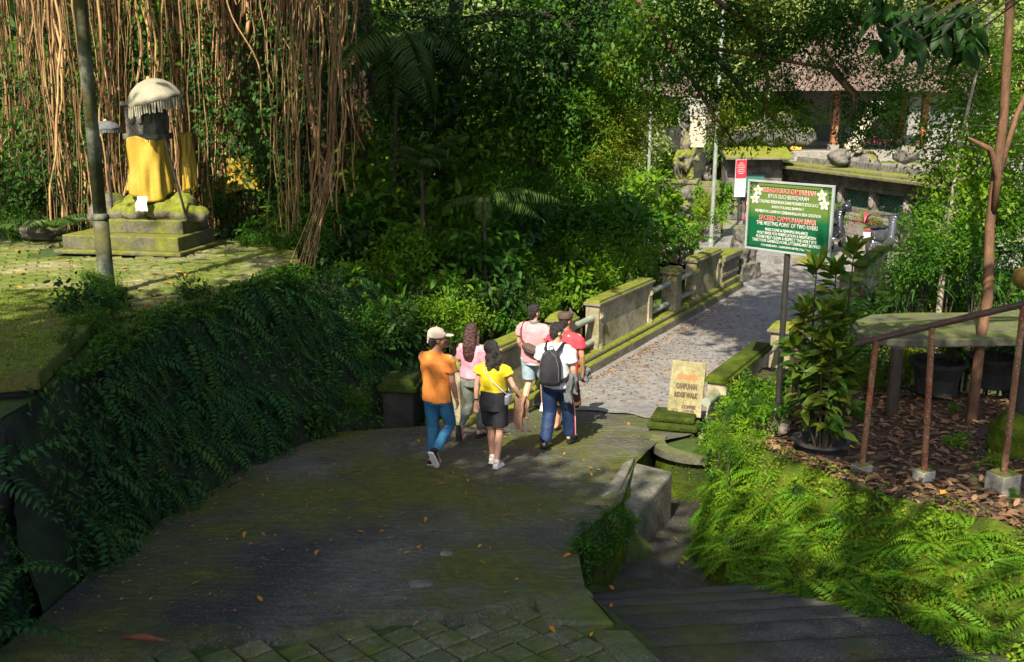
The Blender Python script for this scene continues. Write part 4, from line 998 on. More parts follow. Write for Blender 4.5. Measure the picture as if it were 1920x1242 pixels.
# furniture under the roof, seen as a few pixels
tag(MB().box((11.3, 40.4, 3.02), (.42, .4, .5)).box((11.3, 40.4, 3.29), (.46, .44, .04)).build('storage_box', M['wall' 'p'] if False else M['petaly'], bevel=.01), 'yellow box standing at the left end of the pavilion floor', 'box')
t = empty('wicker_chair', 'grey chair on the pavilion floor behind the front post', 'chair', (13.7, 41.2, 2.75))
MB().box((0, 0, .42), (.5, .5, .06)).build('seat', M['gcloth'], t); MB().box((0, .24, .72), (.5, .05, .55)).build('backrest', M['gcloth'], t)
for x in (-.22, .22):
    for y in (-.22, .22): MB().box((x, y, .2), (.04, .04, .4)).build('leg', M['black'], t)
# carved bonsai-like stump on the wall's inner side
b = MB(); b.cone((0, 0, 0), .22, (.1, 0, .6), .2).cone((.1, 0, .6), .2, (.45, 0, 1.15), .24).ball((.5, 0, 1.25), (.34, .25, .22)).cone((-.3, 0, 0), .15, (0, 0, .5), .14)
p = at(1608, 275, Y=33.5)
tag(link('carved_stone', fuse(b, 'carved_stone', .03, 2, None, .08, 6), M['cream'], None, (p.x, 33.5, p.z)), 'leaning pale carved stone beside the red cordyline above the temple wall', 'statue')
for q, (px_, py_, r) in enumerate(((1575, 290, .5), (1700, 285, .55), (1622, 298, .7))):
    p = at(px_, py_, Y=33 + q * .4); rock(('rounded mossy boulder above the temple wall left of the carved stone', 'long flat boulder above the temple wall right of the cordyline', 'dark heap of stone on the temple wall under the carved stone')[q], p - Vector((0, 0, .1)), (r * .75, r * .6, r * .55), M['granite'], 10 + q)
tag(MB().prism([(9.9, 36.5), (12.4, 28), (26, 28), (26, 50), (8, 50)], .3, 2.2).build('temple_terrace', M['pave2']), kind='structure')
# other roofs
hb = empty('house', 'house with an orange tiled roof behind the trees at the top right', 'house', (21.5, 50, 2.5))
MB().box((0, 0, 1.4), (6, 5, 2.8)).build('wall', M['wallp'], hb); tiled(-4, 4, -3.4, 2.6, -2.2, 2.2, .2, 5.0, M['roof2'], hb, 16)
MB().hexa([(-4, -3.4, 2.55), (4, -3.4, 2.55), (4, 3.6, 2.55), (-4, 3.6, 2.55)], [(-2.2, .1, 4.95), (2.2, .1, 4.95), (2.2, .3, 4.95), (-2.2, .3, 4.95)]).build('roof', M['roof2'], hb)
MB().box((-1.5, -2.52, 1.5), (1, .06, 1.1)).build('window', M['gcloth'], hb)
hb = empty('house', 'small tiled roof house with a cream wall behind the trees left of the gate', 'house', (5.6, 47, .5))
MB().box((0, 0, 2.4), (4, 4, 4.8)).build('wall', M['cream'], hb); tiled(-2.8, 2.8, -2.8, 4.4, -1.2, 1.2, .1, 6.2, M['terra'], hb, 12)
MB().hexa([(-2.8, -2.8, 4.35), (2.8, -2.8, 4.35), (2.8, 2.8, 4.35), (-2.8, 2.8, 4.35)], [(-1.2, 0, 6.15), (1.2, 0, 6.15), (1.2, .2, 6.15), (-1.2, .2, 6.15)]).build('roof', M['terra'], hb)
MB().box((-.8, -2.02, 3.2), (.9, .06, 1.2)).build('window', M['gcloth'], hb)

# ------------------------------------------------------------------ scooters
def scooter(label, loc, rz, body, helmet=True, lean=-.12):
    t = empty('motor_scooter', label, 'motorbike', loc, rz, 'motor scooters parked beyond the bridge'); t.rotation_euler = (0, lean, rz)
    for y in (-.62, .62):
        pr = [(.235, -.045), (.27, -.05), (.285, -.02), (.285, .02), (.27, .05), (.235, .045)]
        w_ = MB(); n = 26
        v = [(z, y + r * math.cos(2 * math.pi * j / n), .285 + r * math.sin(2 * math.pi * j / n)) for r, z in pr for j in range(n)]
        w_.add(v, [(i * n + j, i * n + (j + 1) % n, ((i + 1) % 6) * n + (j + 1) % n, ((i + 1) % 6) * n + j) for i in range(6) for j in range(n)])
        wo = w_.build('wheel', M['tyre'], t, smooth=True)
        h = MB(); h.tube([(-.06, y, .285), (.06, y, .285)], .06, 10)
        for k in range(5): a = k * 2 * math.pi / 5; h.tube([(0, y, .285), (0, y + .24 * math.cos(a), .285 + .24 * math.sin(a))], .018, 5)
        h.build('rim', M['chrome'], wo)
    b = MB(); b.cone((0, -.55, .62), .13, (0, -.05, .60), .15).cone((0, -.62, .66), .09, (0, -.80, .74), .05).ball((0, -.3, .55), (.17, .36, .17)).cone((0, -.05, .36), .11, (0, .35, .34), .12).cone((0, .36, .36), .13, (0, .50, .85), .12)
    link('bodywork', fuse(b, 'bodywork', .02, 4), body, t)
    b = MB(); b.ball((0, -.12, .77), (.14, .30, .07)).ball((0, -.5, .80), (.13, .28, .065)); link('seat', fuse(b, 'seat', .02, 3), M['tyre'], t)
    b = MB(); b.ball((0, .55, .98), (.17, .12, .13)).ball((0, .50, .88), (.13, .10, .15)); link('headlamp_cowl', fuse(b, 'headlamp_cowl', .02, 3), body, t)
    MB().ball((0, .645, .98), (.09, .03, .06)).build('headlight', M['plate'], t, smooth=True)
    MB().tube([(0, .62, .285), (0, .47, .95)], .035, 8).tube([(.07, .62, .285), (.07, .52, .75)], .025, 8).build('fork', M['chrome'], t)
    b = MB(); b.ball((0, .63, .52), (.09, .20, .08)); link('front_fender', fuse(b, 'front_fender', .02, 2), body, t)
    hb_ = MB().tube([(-.34, .40, 1.08), (-.15, .47, 1.06), (.15, .47, 1.06), (.34, .40, 1.08)], .016, 8).build('handlebar', M['tyre'], t)
    for x in (-1, 1):
        MB().tube([(x * .30, .40, 1.08), (x * .24, .38, 1.06)], .024, 8).build('grip', M['tyre'], hb_)
        MB().tube([(x * .20, .46, 1.07), (x * .27, .44, 1.24)], .008, 6).ball((x * .28, .44, 1.29), (.075, .02, .05)).build('mirror', M['bikeb'], t, smooth=True)
    MB().box((0, -.86, .62), (.20, .012, .17)).build('number_plate', M['plate'], t); MB().ball((0, -.82, .76), (.09, .03, .04)).build('tail_light', M['rtop'], t, smooth=True)
    MB().cone((.13, -.25, .30), .045, (.15, -.82, .40), .06).build('exhaust', M['chrome'], t, smooth=True)
    MB().tube([(-.05, .0, .3), (-.22, .02, 0)], .014, 6).build('stand', M['chrome'], t)
    if helmet:
        b = MB(); b.ball((0, 0, .12), (.14, .16, .13)).box((0, .02, .03), (.22, .22, .1))
        me = fuse(b, 'helmet', .015, 3); me.materials.append(helmet)
        h = tag(link('helmet', me, None, None), 'round black helmet hung on the mirror of the scooter right of the sign' if helmet is M['bikeb'] else 'grey helmet on the handlebar of the red and white scooter', 'helmet')
        h.matrix_world = Matrix.LocRotScale(Vector(loc), Matrix.Rotation(rz, 3, 'Z').to_quaternion(), None) @ Matrix.Translation((.1, .42, 1.06))
    return t
p = at(1590, 480, Y=26.6); scooter('black motor scooter seen from behind right of the green sign', (p.x, 27.6, p.z), R(-32), M['bikeb'], M['bikeb'])
p = at(1668, 482, Y=27.2); scooter('dark grey motor scooter half hidden behind the right bridge parapet', (p.x, 27.6, p.z), R(-50), M['bikeg'], False)
p = at(1402, 440, Y=31); scooter('red and white motor scooter half hidden left of the green sign', (p.x, 31, p.z + .05), R(155), M['biker'], M['bikeg'])
# ------------------------------------------------------------------ people
def ground_at(px, py, extra=0.):
    z = 0.3
    for _ in range(12):
        p = at(px, py, z=z + extra); z = road_z(p.y)
    return Vector((p.x, p.y, z))
def xf(mb, mat, i0=0):
    mb.v[i0:] = [tuple(mat @ Vector(p)) for p in mb.v[i0:]]; return mb
def hand(b, w, d, palm, thumb_dir, curl=.5, s=1.0):
    """five fingers from the wrist w: d along the forearm, palm = where the palm faces"""
    w = Vector(w); d = Vector(d).normalized(); palm = Vector(palm); palm = (palm - d * palm.dot(d)).normalized()
    side = d.cross(palm).normalized(); side = side if side.dot(Vector(thumb_dir)) > 0 else -side
    for k, (o, L) in enumerate(((.030, .072), (.010, .080), (-.010, .074), (-.029, .058))):
        base = w + d * .088 * s + side * o * s
        b.cone(w + d * .012 + side * o * .55 * s, .015 * s, base, .0125 * s, 8)
        q = base; a = .15 + .12 * k * curl
        for seg, r0, r1 in ((.42, .0105, .0095), (.33, .0095, .0085), (.25, .0085, .007)):
            a += .45 * curl; e = q + (d * math.cos(a) + palm * math.sin(a)) * L * seg * s
            b.cone(q, r0 * s, e, r1 * s, 8); q = e
    q = w + d * .022 + side * .020
    for L, r0, r1, t in ((.042, .016, .0125, .75), (.034, .0115, .0105, .45), (.028, .0105, .008, .25)):
        e = q + (d * (1 - t * .45) + side * t + palm * .30).normalized() * L * s; b.cone(q, r0 * s, e, r1 * s, 8); q = e
def person(label, pos, az, H, skin, legs, arms, yaw=0., pitch=0., fem=False, wide=1.0, curl=.5, group='people walking down the road together'):
    """legs / arms: right then left, joints in metres for a 1.72 m figure facing +y"""
    t = empty('person', label, 'person', pos, -R(az), group); k = H / 1.72; t.scale = (k, k, k)
    b = MB(); W = wide
    if fem: tor = [(.84, .135, .105), (.92, .165, .12), (1.00, .148, .105), (1.10, .118, .088), (1.22, .132, .10), (1.32, .142, .10), (1.39, .125, .078), (1.43, .07, .058)]
    else: tor = [(.84, .13, .10), (.92, .155, .112), (1.02, .148, .105), (1.12, .148, .102), (1.25, .168, .112), (1.34, .172, .108), (1.40, .145, .085), (1.445, .07, .062)]
    b.loft([(0, 0 if z < 1.2 else -.005, z, rx * W, ry * W) for z, rx, ry in tor], 22)
    b.cone((0, -.008, 1.40), .060, (0, .008, 1.53), .050 if fem else .054, 12)
    i0 = len(b.v)
    b.ball((0, .0, 1.625), (.074, .094, .095), 20, 14).ball((0, .03, 1.565), (.058, .070, .070), 16, 10).cone((0, .072, 1.522), .026, (0, .05, 1.535), .038)
    b.cone((0, .092, 1.612), .010, (0, .116, 1.580), .0145, 8)
    for s in (-1, 1):
        b.ball((s * .072, -.002, 1.592), (.012, .022, .033), 10, 8).ball((s * .040, .062, 1.572), (.022, .02, .022), 8, 6)
    HM = Matrix.Translation((0, 0, 1.50)) @ Matrix.Rotation(-R(yaw), 4, 'Z') @ Matrix.Rotation(R(pitch), 4, 'X') @ Matrix.Translation((0, 0, -1.50))
    xf(b, HM, i0)
    for s, (sh_, el, wr, palm) in zip((1, -1), arms):
        b.ball((sh_[0] * .97, sh_[1], sh_[2] - .025), .052 * (.9 if fem else 1.05)).cone((sh_[0] * .5, sh_[1], sh_[2] - .02), .055, sh_, .046)
        g = .88 if fem else 1.
        b.cone((sh_[0], sh_[1], sh_[2] - .02), .047 * g * W, el, .039 * g, 12); m_ = Vector(el).lerp(Vector(wr), .3)
        b.cone(el, .038 * g, m_, .041 * g, 12).cone(m_, .041 * g, wr, .025 * g, 12)
        inward = Vector((-s, 0, 0)); hand(b, wr, Vector(wr) - Vector(el), palm, (0, 1, .1) if abs(palm[0]) > .5 else (-s * palm[1] * -1, 0, .2), curl, .95 if fem else 1.0)
    for s, (kn, an, toe) in zip((1, -1), legs):
        hp = Vector((s * .088, 0, .90)); kn, an, toe = Vector(kn), Vector(an), Vector(toe); g = .96 if fem else 1.
        b.cone(hp, .092 * g * W, hp.lerp(kn, .5), .076 * g * W, 14).cone(hp.lerp(kn, .5), .076 * g * W, kn, .054 * g, 14)
        c = kn.lerp(an, .32) + Vector((0, -.012, 0)); b.cone(kn, .052 * g, c, .056 * g, 14).cone(c, .056 * g, an, .036 * g, 14)
        hl = an + (an - toe).normalized() * .045 + Vector((0, 0, -.035)); b.cone(an, .037, hl, .03).cone(an, .036, toe, .028).cone(hl, .03, toe, .028)
        for q in (-.025, -.008, .010, .026): b.cone(toe + Vector((q, -.01, 0)), .012, toe + (toe - an).normalized() * .035 + Vector((q, 0, -.01)), .010, 6)
    link('body', fuse(b, 'body', .0065, 2, .4), skin, t)
    for s in (-1, 1):
        e = link('eye', xf(MB().ball((s * .031, .083, 1.598), (.0135, .010, .009)), HM).mesh('eye'), M['wcloth'], t, smooth=True)
        link('iris', xf(MB().ball((s * .031, .0915, 1.598), (.006, .003, .006)), HM).mesh('iris'), M['black'], e)
        link('eyebrow', xf(MB().tube([(s * .016, .094, 1.618), (s * .034, .090, 1.623), (s * .050, .074, 1.617)], .004, 5), HM).mesh('eyebrow'), M['hair'], t)
    link('lips', xf(MB().ball((0, .093, 1.549), (.022, .008, .007)), HM).mesh('lips'), LIPS, t, smooth=True)
    t['_'] = 0; del t['_']
    return t, HM
LIPS = mk('lips', (.42, .14, .12), None, 10, .5, 0)
def lerp(a, b, t): return Vector(a).lerp(Vector(b), t)
def shirt(t, m, arms, name='shirt', z0=.84, w=1.0, fem=False, sl=.55, sr=.078, flare=1.0, collar=False, amp=.006):
    b = MB()
    if fem: tor = [(z0, .175 * flare, .128 * flare), (1.0, .165, .12), (1.10, .150, .112), (1.22, .158, .122), (1.32, .158, .118), (1.38, .122, .09), (1.435, .074, .066)]
    else: tor = [(z0, .182 * flare, .132 * flare), (1.0, .182, .130), (1.12, .184, .130), (1.25, .196, .134), (1.32, .190, .126), (1.385, .145, .098), (1.425, .098, .080), (1.455, .076, .072)]
    b.loft([(0, -.004, z, rx * w, ry * w) for z, rx, ry in tor], 26)
    for sh_, el, wr, p in arms:
        e = lerp(sh_, el, sl); b.tube([(sh_[0] * .35, sh_[1], sh_[2] - .02), (sh_[0] * .84, sh_[1], sh_[2] - .034), lerp(sh_, el, .2), e], [.074 * w, .078 * w, sr * .95, sr], 14)
    seed = random.uniform(0, 90)
    d = lambda co: 2.0 * amp * mnoise.noise(Vector((co.x * 9 + seed, co.y * 9, co.z * 5.5 + co.x * 6))) + amp * .8 * mnoise.noise(Vector((co.x * 4 + seed, co.y * 4, co.z * 16 + co.x * 5)))
    o = link(name, fuse(b, name, .011, 2, .5, 0, 6, d), m, t)
    if collar: MB().lathe([(.078, 1.425), (.084, 1.435), (.074, 1.475), (.066, 1.475), (.066, 1.43)], (0, -.004, 0), 22).build('collar', collar, o, smooth=True)
    return o
def trousers(t, m, legs, name='trousers', top=1.0, to=.97, r=(.112, .088, .066, .052), w=1.0, hipr=(.172, .128), skirt=None):
    b = MB(); b.loft([(0, 0, .80, hipr[0] * .93 * w, hipr[1] * .98 * w), (0, 0, .90, hipr[0] * w, hipr[1] * w), (0, 0, top, hipr[0] * .95 * w, hipr[1] * .92 * w)], 24)
    for s, (kn, an, toe) in zip((1, -1), legs):
        hp = Vector((s * .09, 0, .90)); kn, an = Vector(kn), Vector(an)
        if to <= .5: b.tube([hp, lerp(hp, kn, to), lerp(hp, kn, to * 2)], [r[0], r[1], r[2]], 18)
        else: b.tube([hp, lerp(hp, kn, .5), kn, lerp(kn, an, .4), lerp(kn, an, to)], [r[0], (r[0] + r[1]) / 2, r[1], r[2] * 1.08, r[3]], 18)
    seed = random.uniform(0, 90)
    d = lambda co: .005 * mnoise.noise(Vector((co.x * 8 + seed, co.y * 8, co.z * 14 + co.y * 8))) + .004 * mnoise.noise(co * 25)
    return link(name, fuse(b, name, .011, 2, .5, 0, 6, d), m, t)
def shoe(t, an, toe, m, sole, name='shoe', low=False, up=Vector((0, 0, 1))):
    an, toe = Vector(an), Vector(toe); f = (toe - an); f.z += .045; L = f.length; f.normalize()
    s = f.cross(Vector((0, 0, 1))).normalized(); u = s.cross(f).normalized()
    q = Matrix((s, f, u)).transposed()
    tr = lambda x, y, z: an + q @ Vector((x, y, z))
    b = MB()
    if not low:
        b.ball(tr(0, -.025, -.045), (.042, .055, .050), 12, 8, q).ball(tr(0, .06, -.052), (.045, .075, .042), 12, 8, q).ball(tr(0, .135, -.062), (.045, .062, .033), 12, 8, q).cone(tr(0, -.01, -.03), .042, tr(0, -.008, .012), .043)
        o = link(name, fuse(b, name, .0085, 3), m, t)
        me = o.data
    pts = [(-.034, -.065), (.034, -.065), (.042, 0), (.044, .10), (.050, .15), (.034, .195), (0, .21), (-.034, .195), (-.048, .15), (-.042, .10), (-.040, 0)]
    sb_ = MB(); n = len(pts); sb_.add([tr(x, y, -.098) for x, y in pts] + [tr(x, y, -.072) for x, y in pts], [tuple(range(n))[::-1], tuple(range(n, 2 * n))] + [(i, (i + 1) % n, n + (i + 1) % n, n + i) for i in range(n)])
    so_ = sb_.build('sole' if not low else name, sole, o if not low else t, bevel=.004)
    if low:
        MB().tube([tr(-.045, .10, -.075), tr(-.02, .12, -.028), tr(.02, .12, -.028), tr(.045, .10, -.075)], .010, 6).build('strap', m, so_)
    return o if not low else so_
def strap(t, pts, w, m, name='strap', th=.006):
    """a flat band through points, lying outwards from the body's axis"""
    P = poly_interp([tuple(p) for p in pts], max(14, len(pts) * 5)); b = MB(); v = []
    for i, p in enumerate(P):
        p = Vector(p); tg = (Vector(P[min(i + 1, len(P) - 1)]) - Vector(P[max(i - 1, 0)])).normalized(); o_ = Vector((p.x, p.y, 0)); o_ = o_.normalized() if o_.length > .02 else Vector((0, -1, 0)); s = tg.cross(o_).normalized()
        v += [p - s * w / 2, p + s * w / 2, p + s * w / 2 + o_ * th, p - s * w / 2 + o_ * th]
    f = [(4 * i + j, 4 * i + (j + 1) % 4, 4 * i + 4 + (j + 1) % 4, 4 * i + 4 + j) for i in range(len(P) - 1) for j in range(4)] + [(3, 2, 1, 0), tuple(range(4 * len(P) - 4, 4 * len(P)))]
    return b.add(v, f).build(name, m, t)
def short_hair(t, HM, m, amp=.009):
    b = MB(); b.ball((0, -.012, 1.642), (.084, .096, .092), 18, 12).ball((0, -.045, 1.60), (.076, .062, .085), 14, 10).ball((0, .055, 1.685), (.062, .045, .035)).ball((0, -.058, 1.545), (.055, .035, .05))
    return link('hair', fuse(xf(b, HM), 'hair', .009, 1, None, amp, 55), m, t)
ARM0 = lambda s: ((s * .185, -.005, 1.385), (s * .235, -.03, 1.11), (s * .225, .06, .87), (-s, 0, 0))

# 1 -- orange T-shirt, cap
arms = [((.19, 0, 1.385), (.245, -.04, 1.11), (.245, .05, .865), (-1, -.3, 0)), ((-.19, 0, 1.385), (-.24, .20, 1.20), (-.045, .20, 1.455), (.5, -.8, 0))]
legs = [((.10, .13, .50), (.085, -.20, .26), (.085, -.14, .115)), ((-.085, .03, .49), (-.085, -.02, .085), (-.095, .13, .03))]
g = ground_at(822, 872)
t, HM = person('man in an orange T-shirt, blue jeans and a pale cap, hand raised to his face', (g.x, g.y, g.z + .004), 28, 1.69, M['skin'], legs, arms, 42, -4, wide=1.0)
shirt(t, M['orange'], arms, z0=.83, w=1.05, sl=.62, sr=.082, amp=.008); trousers(t, M['jeans'], legs, 'jeans', r=(.102, .078, .062, .054))
for (kn, an, toe) in legs: shoe(t, an, toe, M['tyre'], M['rubber'])
short_hair(t, HM, M['hair'])
b = MB(); b.ball((0, -.01, 1.672), (.094, .108, .078), 20, 12).ball((0, .06, 1.665), (.078, .05, .04)); b.loft([(0, -.01, 1.625, .094, .110), (0, -.01, 1.668, .093, .108)], 22)
cp = link('cap', fuse(xf(b, HM), 'cap', .009, 2, None, .002, 30), M['beige'], t)
b = MB(); b.ball((0, .135, 1.650), (.072, .085, .010), 18, 8); link('brim', fuse(xf(b, HM), 'brim', .006, 1), M['beige'], cp)
link('cap_button', xf(MB().ball((0, -.01, 1.752), .010), HM).mesh('cap_button'), M['beige'], cp); link('cap_strap', xf(MB().box((0, -.108, 1.615), (.05, .012, .03)).box((0, -.112, 1.585), (.022, .008, .06)), HM).mesh('cap_strap'), M['beige'], cp)
MB().lathe([(.031, -.012), (.031, .012), (.027, .012), (.027, -.012)], (.245, .045, .885), 16).build('bracelet', M['gold'], t)

# 2 -- pink shirt, long hair
arms = [((.165, 0, 1.375), (.215, .04, 1.12), (.19, .17, .92), (-1, 0, 0)), ((-.165, 0, 1.375), (-.205, .06, 1.12), (-.13, .22, 1.02), (1, 0, 0))]
legs = [((.075, .12, .50), (.065, .10, .09), (.07, .25, .03)), ((-.07, .04, .49), (-.07, -.25, .24), (-.07, -.24, .09))]
g = ground_at(886, 822)
t, HM = person('woman with long brown hair in a pink shirt and grey skinny trousers', g, 22, 1.60, M['skinf'], legs, arms, 8, 0, True, .92)
shirt(t, M['pink2'], arms, z0=.93, w=1.03, fem=True, sl=.75, sr=.075, flare=.98, amp=.010); trousers(t, M['olive'], legs, r=(.098, .068, .060, .040), w=.95, hipr=(.165, .125))
for (kn, an, toe) in legs: shoe(t, an, toe, M['tyre'], M['tyre'], 'flip_flop', True)
b = MB(); b.ball((0, -.012, 1.642), (.088, .102, .096), 18, 12).loft([(0, -.10, 1.16, .062, .028), (0, -.115, 1.28, .088, .040), (0, -.105, 1.42, .100, .050), (0, -.065, 1.54, .096, .070), (0, -.035, 1.63, .088, .085)], 20)
b.cone((.08, .03, 1.60), .022, (.105, -.02, 1.42), .028).cone((.105, -.02, 1.42), .028, (.12, .0, 1.24), .014).cone((-.08, .03, 1.60), .022, (-.10, -.03, 1.42), .028)
link('long_hair', fuse(b, 'long_hair', .010, 1, None, .007, 34), M['bhair'], t)

# 3 -- yellow T-shirt
arms = [((.165, 0, 1.375), (.275, .01, 1.14), (.345, .13, .955), (-.6, -.2, -.7)), ((-.165, 0, 1.375), (-.225, -.03, 1.13), (-.235, -.02, .885), (.2, -1, 0))]
legs = [((.078, .02, .49), (.062, -.05, .085), (.07, .10, .025)), ((-.07, .09, .49), (-.055, .10, .10), (-.06, .25, .03))]
g = ground_at(926, 874)
t, HM = person('woman in a yellow T-shirt and black shorts with wavy black hair', g, 20, 1.56, M['skinf'], legs, arms, 55, 6, True, 1.1, curl=.35)
shirt(t, M['yellow'], arms, z0=.98, w=1.12, fem=True, sl=.42, sr=.085, flare=.92, amp=.008)
trousers(t, M['dcloth'], legs, 'shorts', top=1.06, to=.40, r=(.110, .108, .106), w=1.12, hipr=(.178, .14))
for (kn, an, toe) in legs: shoe(t, an, toe, M['rubber'], M['rubber'])
b = MB(); b.ball((0, -.015, 1.642), (.090, .104, .098), 18, 12); xf(b, HM)
for i in range(34):
    a = R(-90 + random.uniform(-85, 85)); r = random.uniform(.05, .10); z = random.uniform(1.30, 1.60); b.ball((r * math.cos(a) * (.9 if z < 1.45 else 1) + .012, r * math.sin(a) * .95 - .025, z), (random.uniform(.026, .042), random.uniform(.026, .038), random.uniform(.04, .065)), 10, 7)
link('wavy_hair', fuse(b, 'wavy_hair', .010, 1, None, .008, 36), M['hair'], t)
link('earring', xf(MB().ball((.083, .0, 1.560), .008), HM).mesh('earring'), M['chrome'], t)
MB().lathe([(.030, -.008), (.032, 0), (.030, .008), (.026, .008), (.026, -.008)], (-.233, -.022, .92), 16).build('bracelet', M['hair'], t)
bagt = tag(MB().box((.225, -.06, .97), (.055, .13, .125)).build('handbag', M['silver'], t, bevel=.012))
MB().box((.256, -.06, 1.0), (.012, .135, .07)).build('flap', M['silver'], bagt, bevel=.006)
strap(t, [(.215, -.05, 1.03), (.17, -.12, 1.10), (.05, -.158, 1.22), (-.06, -.145, 1.34), (-.095, -.09, 1.415), (-.10, .0, 1.44), (-.06, .09, 1.38), (.08, .15, 1.20), (.20, .05, 1.05)], .014, M['silver'], 'bag_strap')
def hung_jacket(name, label, m, t, w, top, wd, ln, seed):
    """a jacket folded over an arm: two hanging panels with folds, of its own"""
    V, F = [], []; n, k = 28, 20
    for j in range(k):
        v = j / (k - 1)
        for i in range(n):
            u = i / (n - 1); s = u * 2 - 1; q = abs(s)
            x = (-1 if s < 0 else 1) * (.028 + .025 * math.sin(v * 7 + seed)) * min(1, q * 6) + .016 * math.sin(v * 19 + q * 6 + seed); y = (v - .5) * wd * (1 - .25 * q) + .014 * math.sin(q * 9 + seed)
            z = .03 * (1 - min(1, q * 8)) - q * ln * (1 if s < 0 else .72) * (1 + .08 * math.sin(v * 9 + seed))
            V.append((x, y, z))
    F = [(j * n + i, j * n + i + 1, (j + 1) * n + i + 1, (j + 1) * n + i) for j in range(k - 1) for i in range(n - 1)]
    o = link(name, mesh_np(name, V, F, m, smooth=True), None); o.modifiers.new('s', 'SOLIDIFY').thickness = .014
    mw = Matrix.LocRotScale(t.location, Matrix.Rotation(t.rotation_euler.z, 3, 'Z').to_quaternion(), t.scale)
    o.matrix_world = mw @ Matrix.Translation(top) @ Matrix.Rotation(R(60), 4, 'Z')
    return tag(o, label, 'jacket')
hung_jacket('jacket', 'brown jacket hanging from the right arm of the woman in yellow', M['jacket'], t, 0, (.345, .12, .985), .20, .44, 1.)

# 4 -- pink polo shirt, sling bag
arms = [((.20, 0, 1.385), (.255, -.02, 1.12), (.245, .10, .89), (-1, 0, 0)), ((-.20, 0, 1.385), (-.25, .02, 1.12), (-.22, .15, .92), (1, 0, 0))]
legs = [((.095, .20, .52), (.09, .20, .10), (.10, .35, .03)), ((-.09, .03, .48), (-.085, -.20, .17), (-.085, -.09, .06))]
g = ground_at(1000, 776)
t, HM = person('man in a pink polo shirt and light denim shorts', g, 24, 1.70, M['skinf'], legs, arms, 20, 0, False, 1.08)
sho = shirt(t, M['pink'], arms, 'polo_shirt', z0=.84, w=1.10, sl=.6, sr=.086, collar=M['gcloth'], amp=.008)
trousers(t, M['ltjeans'], legs, 'shorts', to=.42, r=(.118, .105, .100), w=1.08)
for (kn, an, toe) in legs: shoe(t, an, toe, M['rubber'], M['rubber'])
short_hair(t, HM, M['hair'])
b = MB(); b.ball((.035, -.205, 1.075), (.155, .055, .085), 18, 12, Matrix.Rotation(R(22), 3, 'Y')).ball((.045, -.235, 1.065), (.105, .045, .055), 16, 10, Matrix.Rotation(R(22), 3, 'Y'))
sb2 = tag(link('sling_bag', fuse(b, 'sling_bag', .011, 2), M['brown'], t)); MB().tube([(-.06, -.268, 1.12), (.05, -.285, 1.085), (.14, -.262, 1.045)], .004, 5).build('zip', M['black'], sb2)
strap(t, [(.18, -.13, 1.02), (-.06, -.19, 1.13), (-.15, -.165, 1.24), (-.165, -.12, 1.36), (-.15, -.03, 1.445), (-.11, .08, 1.40), (.05, .155, 1.22), (.19, .06, 1.06)], .036, M['brown'], 'bag_strap')

# 5 -- red polo, head cloth, sarong
arms = [((.20, 0, 1.385), (.26, -.02, 1.12), (.25, .06, .87), (-1, 0, 0)), ((-.20, 0, 1.385), (-.25, 0, 1.12), (-.23, .12, .89), (1, 0, 0))]
legs = [((.09, .16, .53), (.085, .04, .23), (.085, .16, .11)), ((-.085, .02, .49), (-.085, -.08, .085), (-.085, .06, .025))]
g = ground_at(1058, 806)
t, HM = person('man in a red polo shirt, dark head cloth and maroon sarong', g, 26, 1.70, M['skin'], legs, arms, 22, 0, False, 1.05)
shirt(t, M['red'], arms, 'polo_shirt', z0=.84, w=1.08, sl=.6, sr=.085, collar=M['red'])
b = MB(); b.loft([(.01, .05, .36, .205, .20), (.01, .03, .55, .195, .18), (0, .01, .80, .178, .145), (0, 0, .98, .165, .125)], 26)
sr_ = link('sarong', fuse(b, 'sarong', .012, 2, .6, 0, 6, lambda co: .008 * math.sin(math.atan2(co.y, co.x) * 9 + co.z * 5)), M['maroon'], t)
b = MB(); b.loft([(.01, .047, .40, .212, .205), (.01, .042, .445, .211, .201)], 30); b.build('hem_band', M['gold'], sr_)
for (kn, an, toe) in legs: shoe(t, an, toe, M['tyre'], M['tyre'], 'flip_flop', True)
short_hair(t, HM, M['hair'], .003)
b = MB(); b.loft([(0, -.01, 1.635, .096, .110), (0, -.01, 1.665, .099, .113), (0, -.008, 1.70, .094, .106)], 24); xf(b, HM); ud = MB(); ud.v, ud.f = list(b.v), list(b.f)
xf(ud, Matrix.Identity(4)); i0 = len(ud.v); ud.cone((0, .10, 1.70), .028, (0, .085, 1.765), .012).cone((.05, .09, 1.69), .022, (.03, .075, 1.735), .012).ball((0, -.02, 1.71), (.085, .095, .02)); xf(ud, HM, i0)
link('head_cloth', fuse(ud, 'head_cloth', .009, 1, None, .003, 30), M['gcloth'] if False else M['brown'], t)
tag(hung_jacket('jacket', 'dark folded jacket held beside the sarong of the man in red', M['gcloth'], t, 0, (.27, .12, .92), .16, .20, 3.))

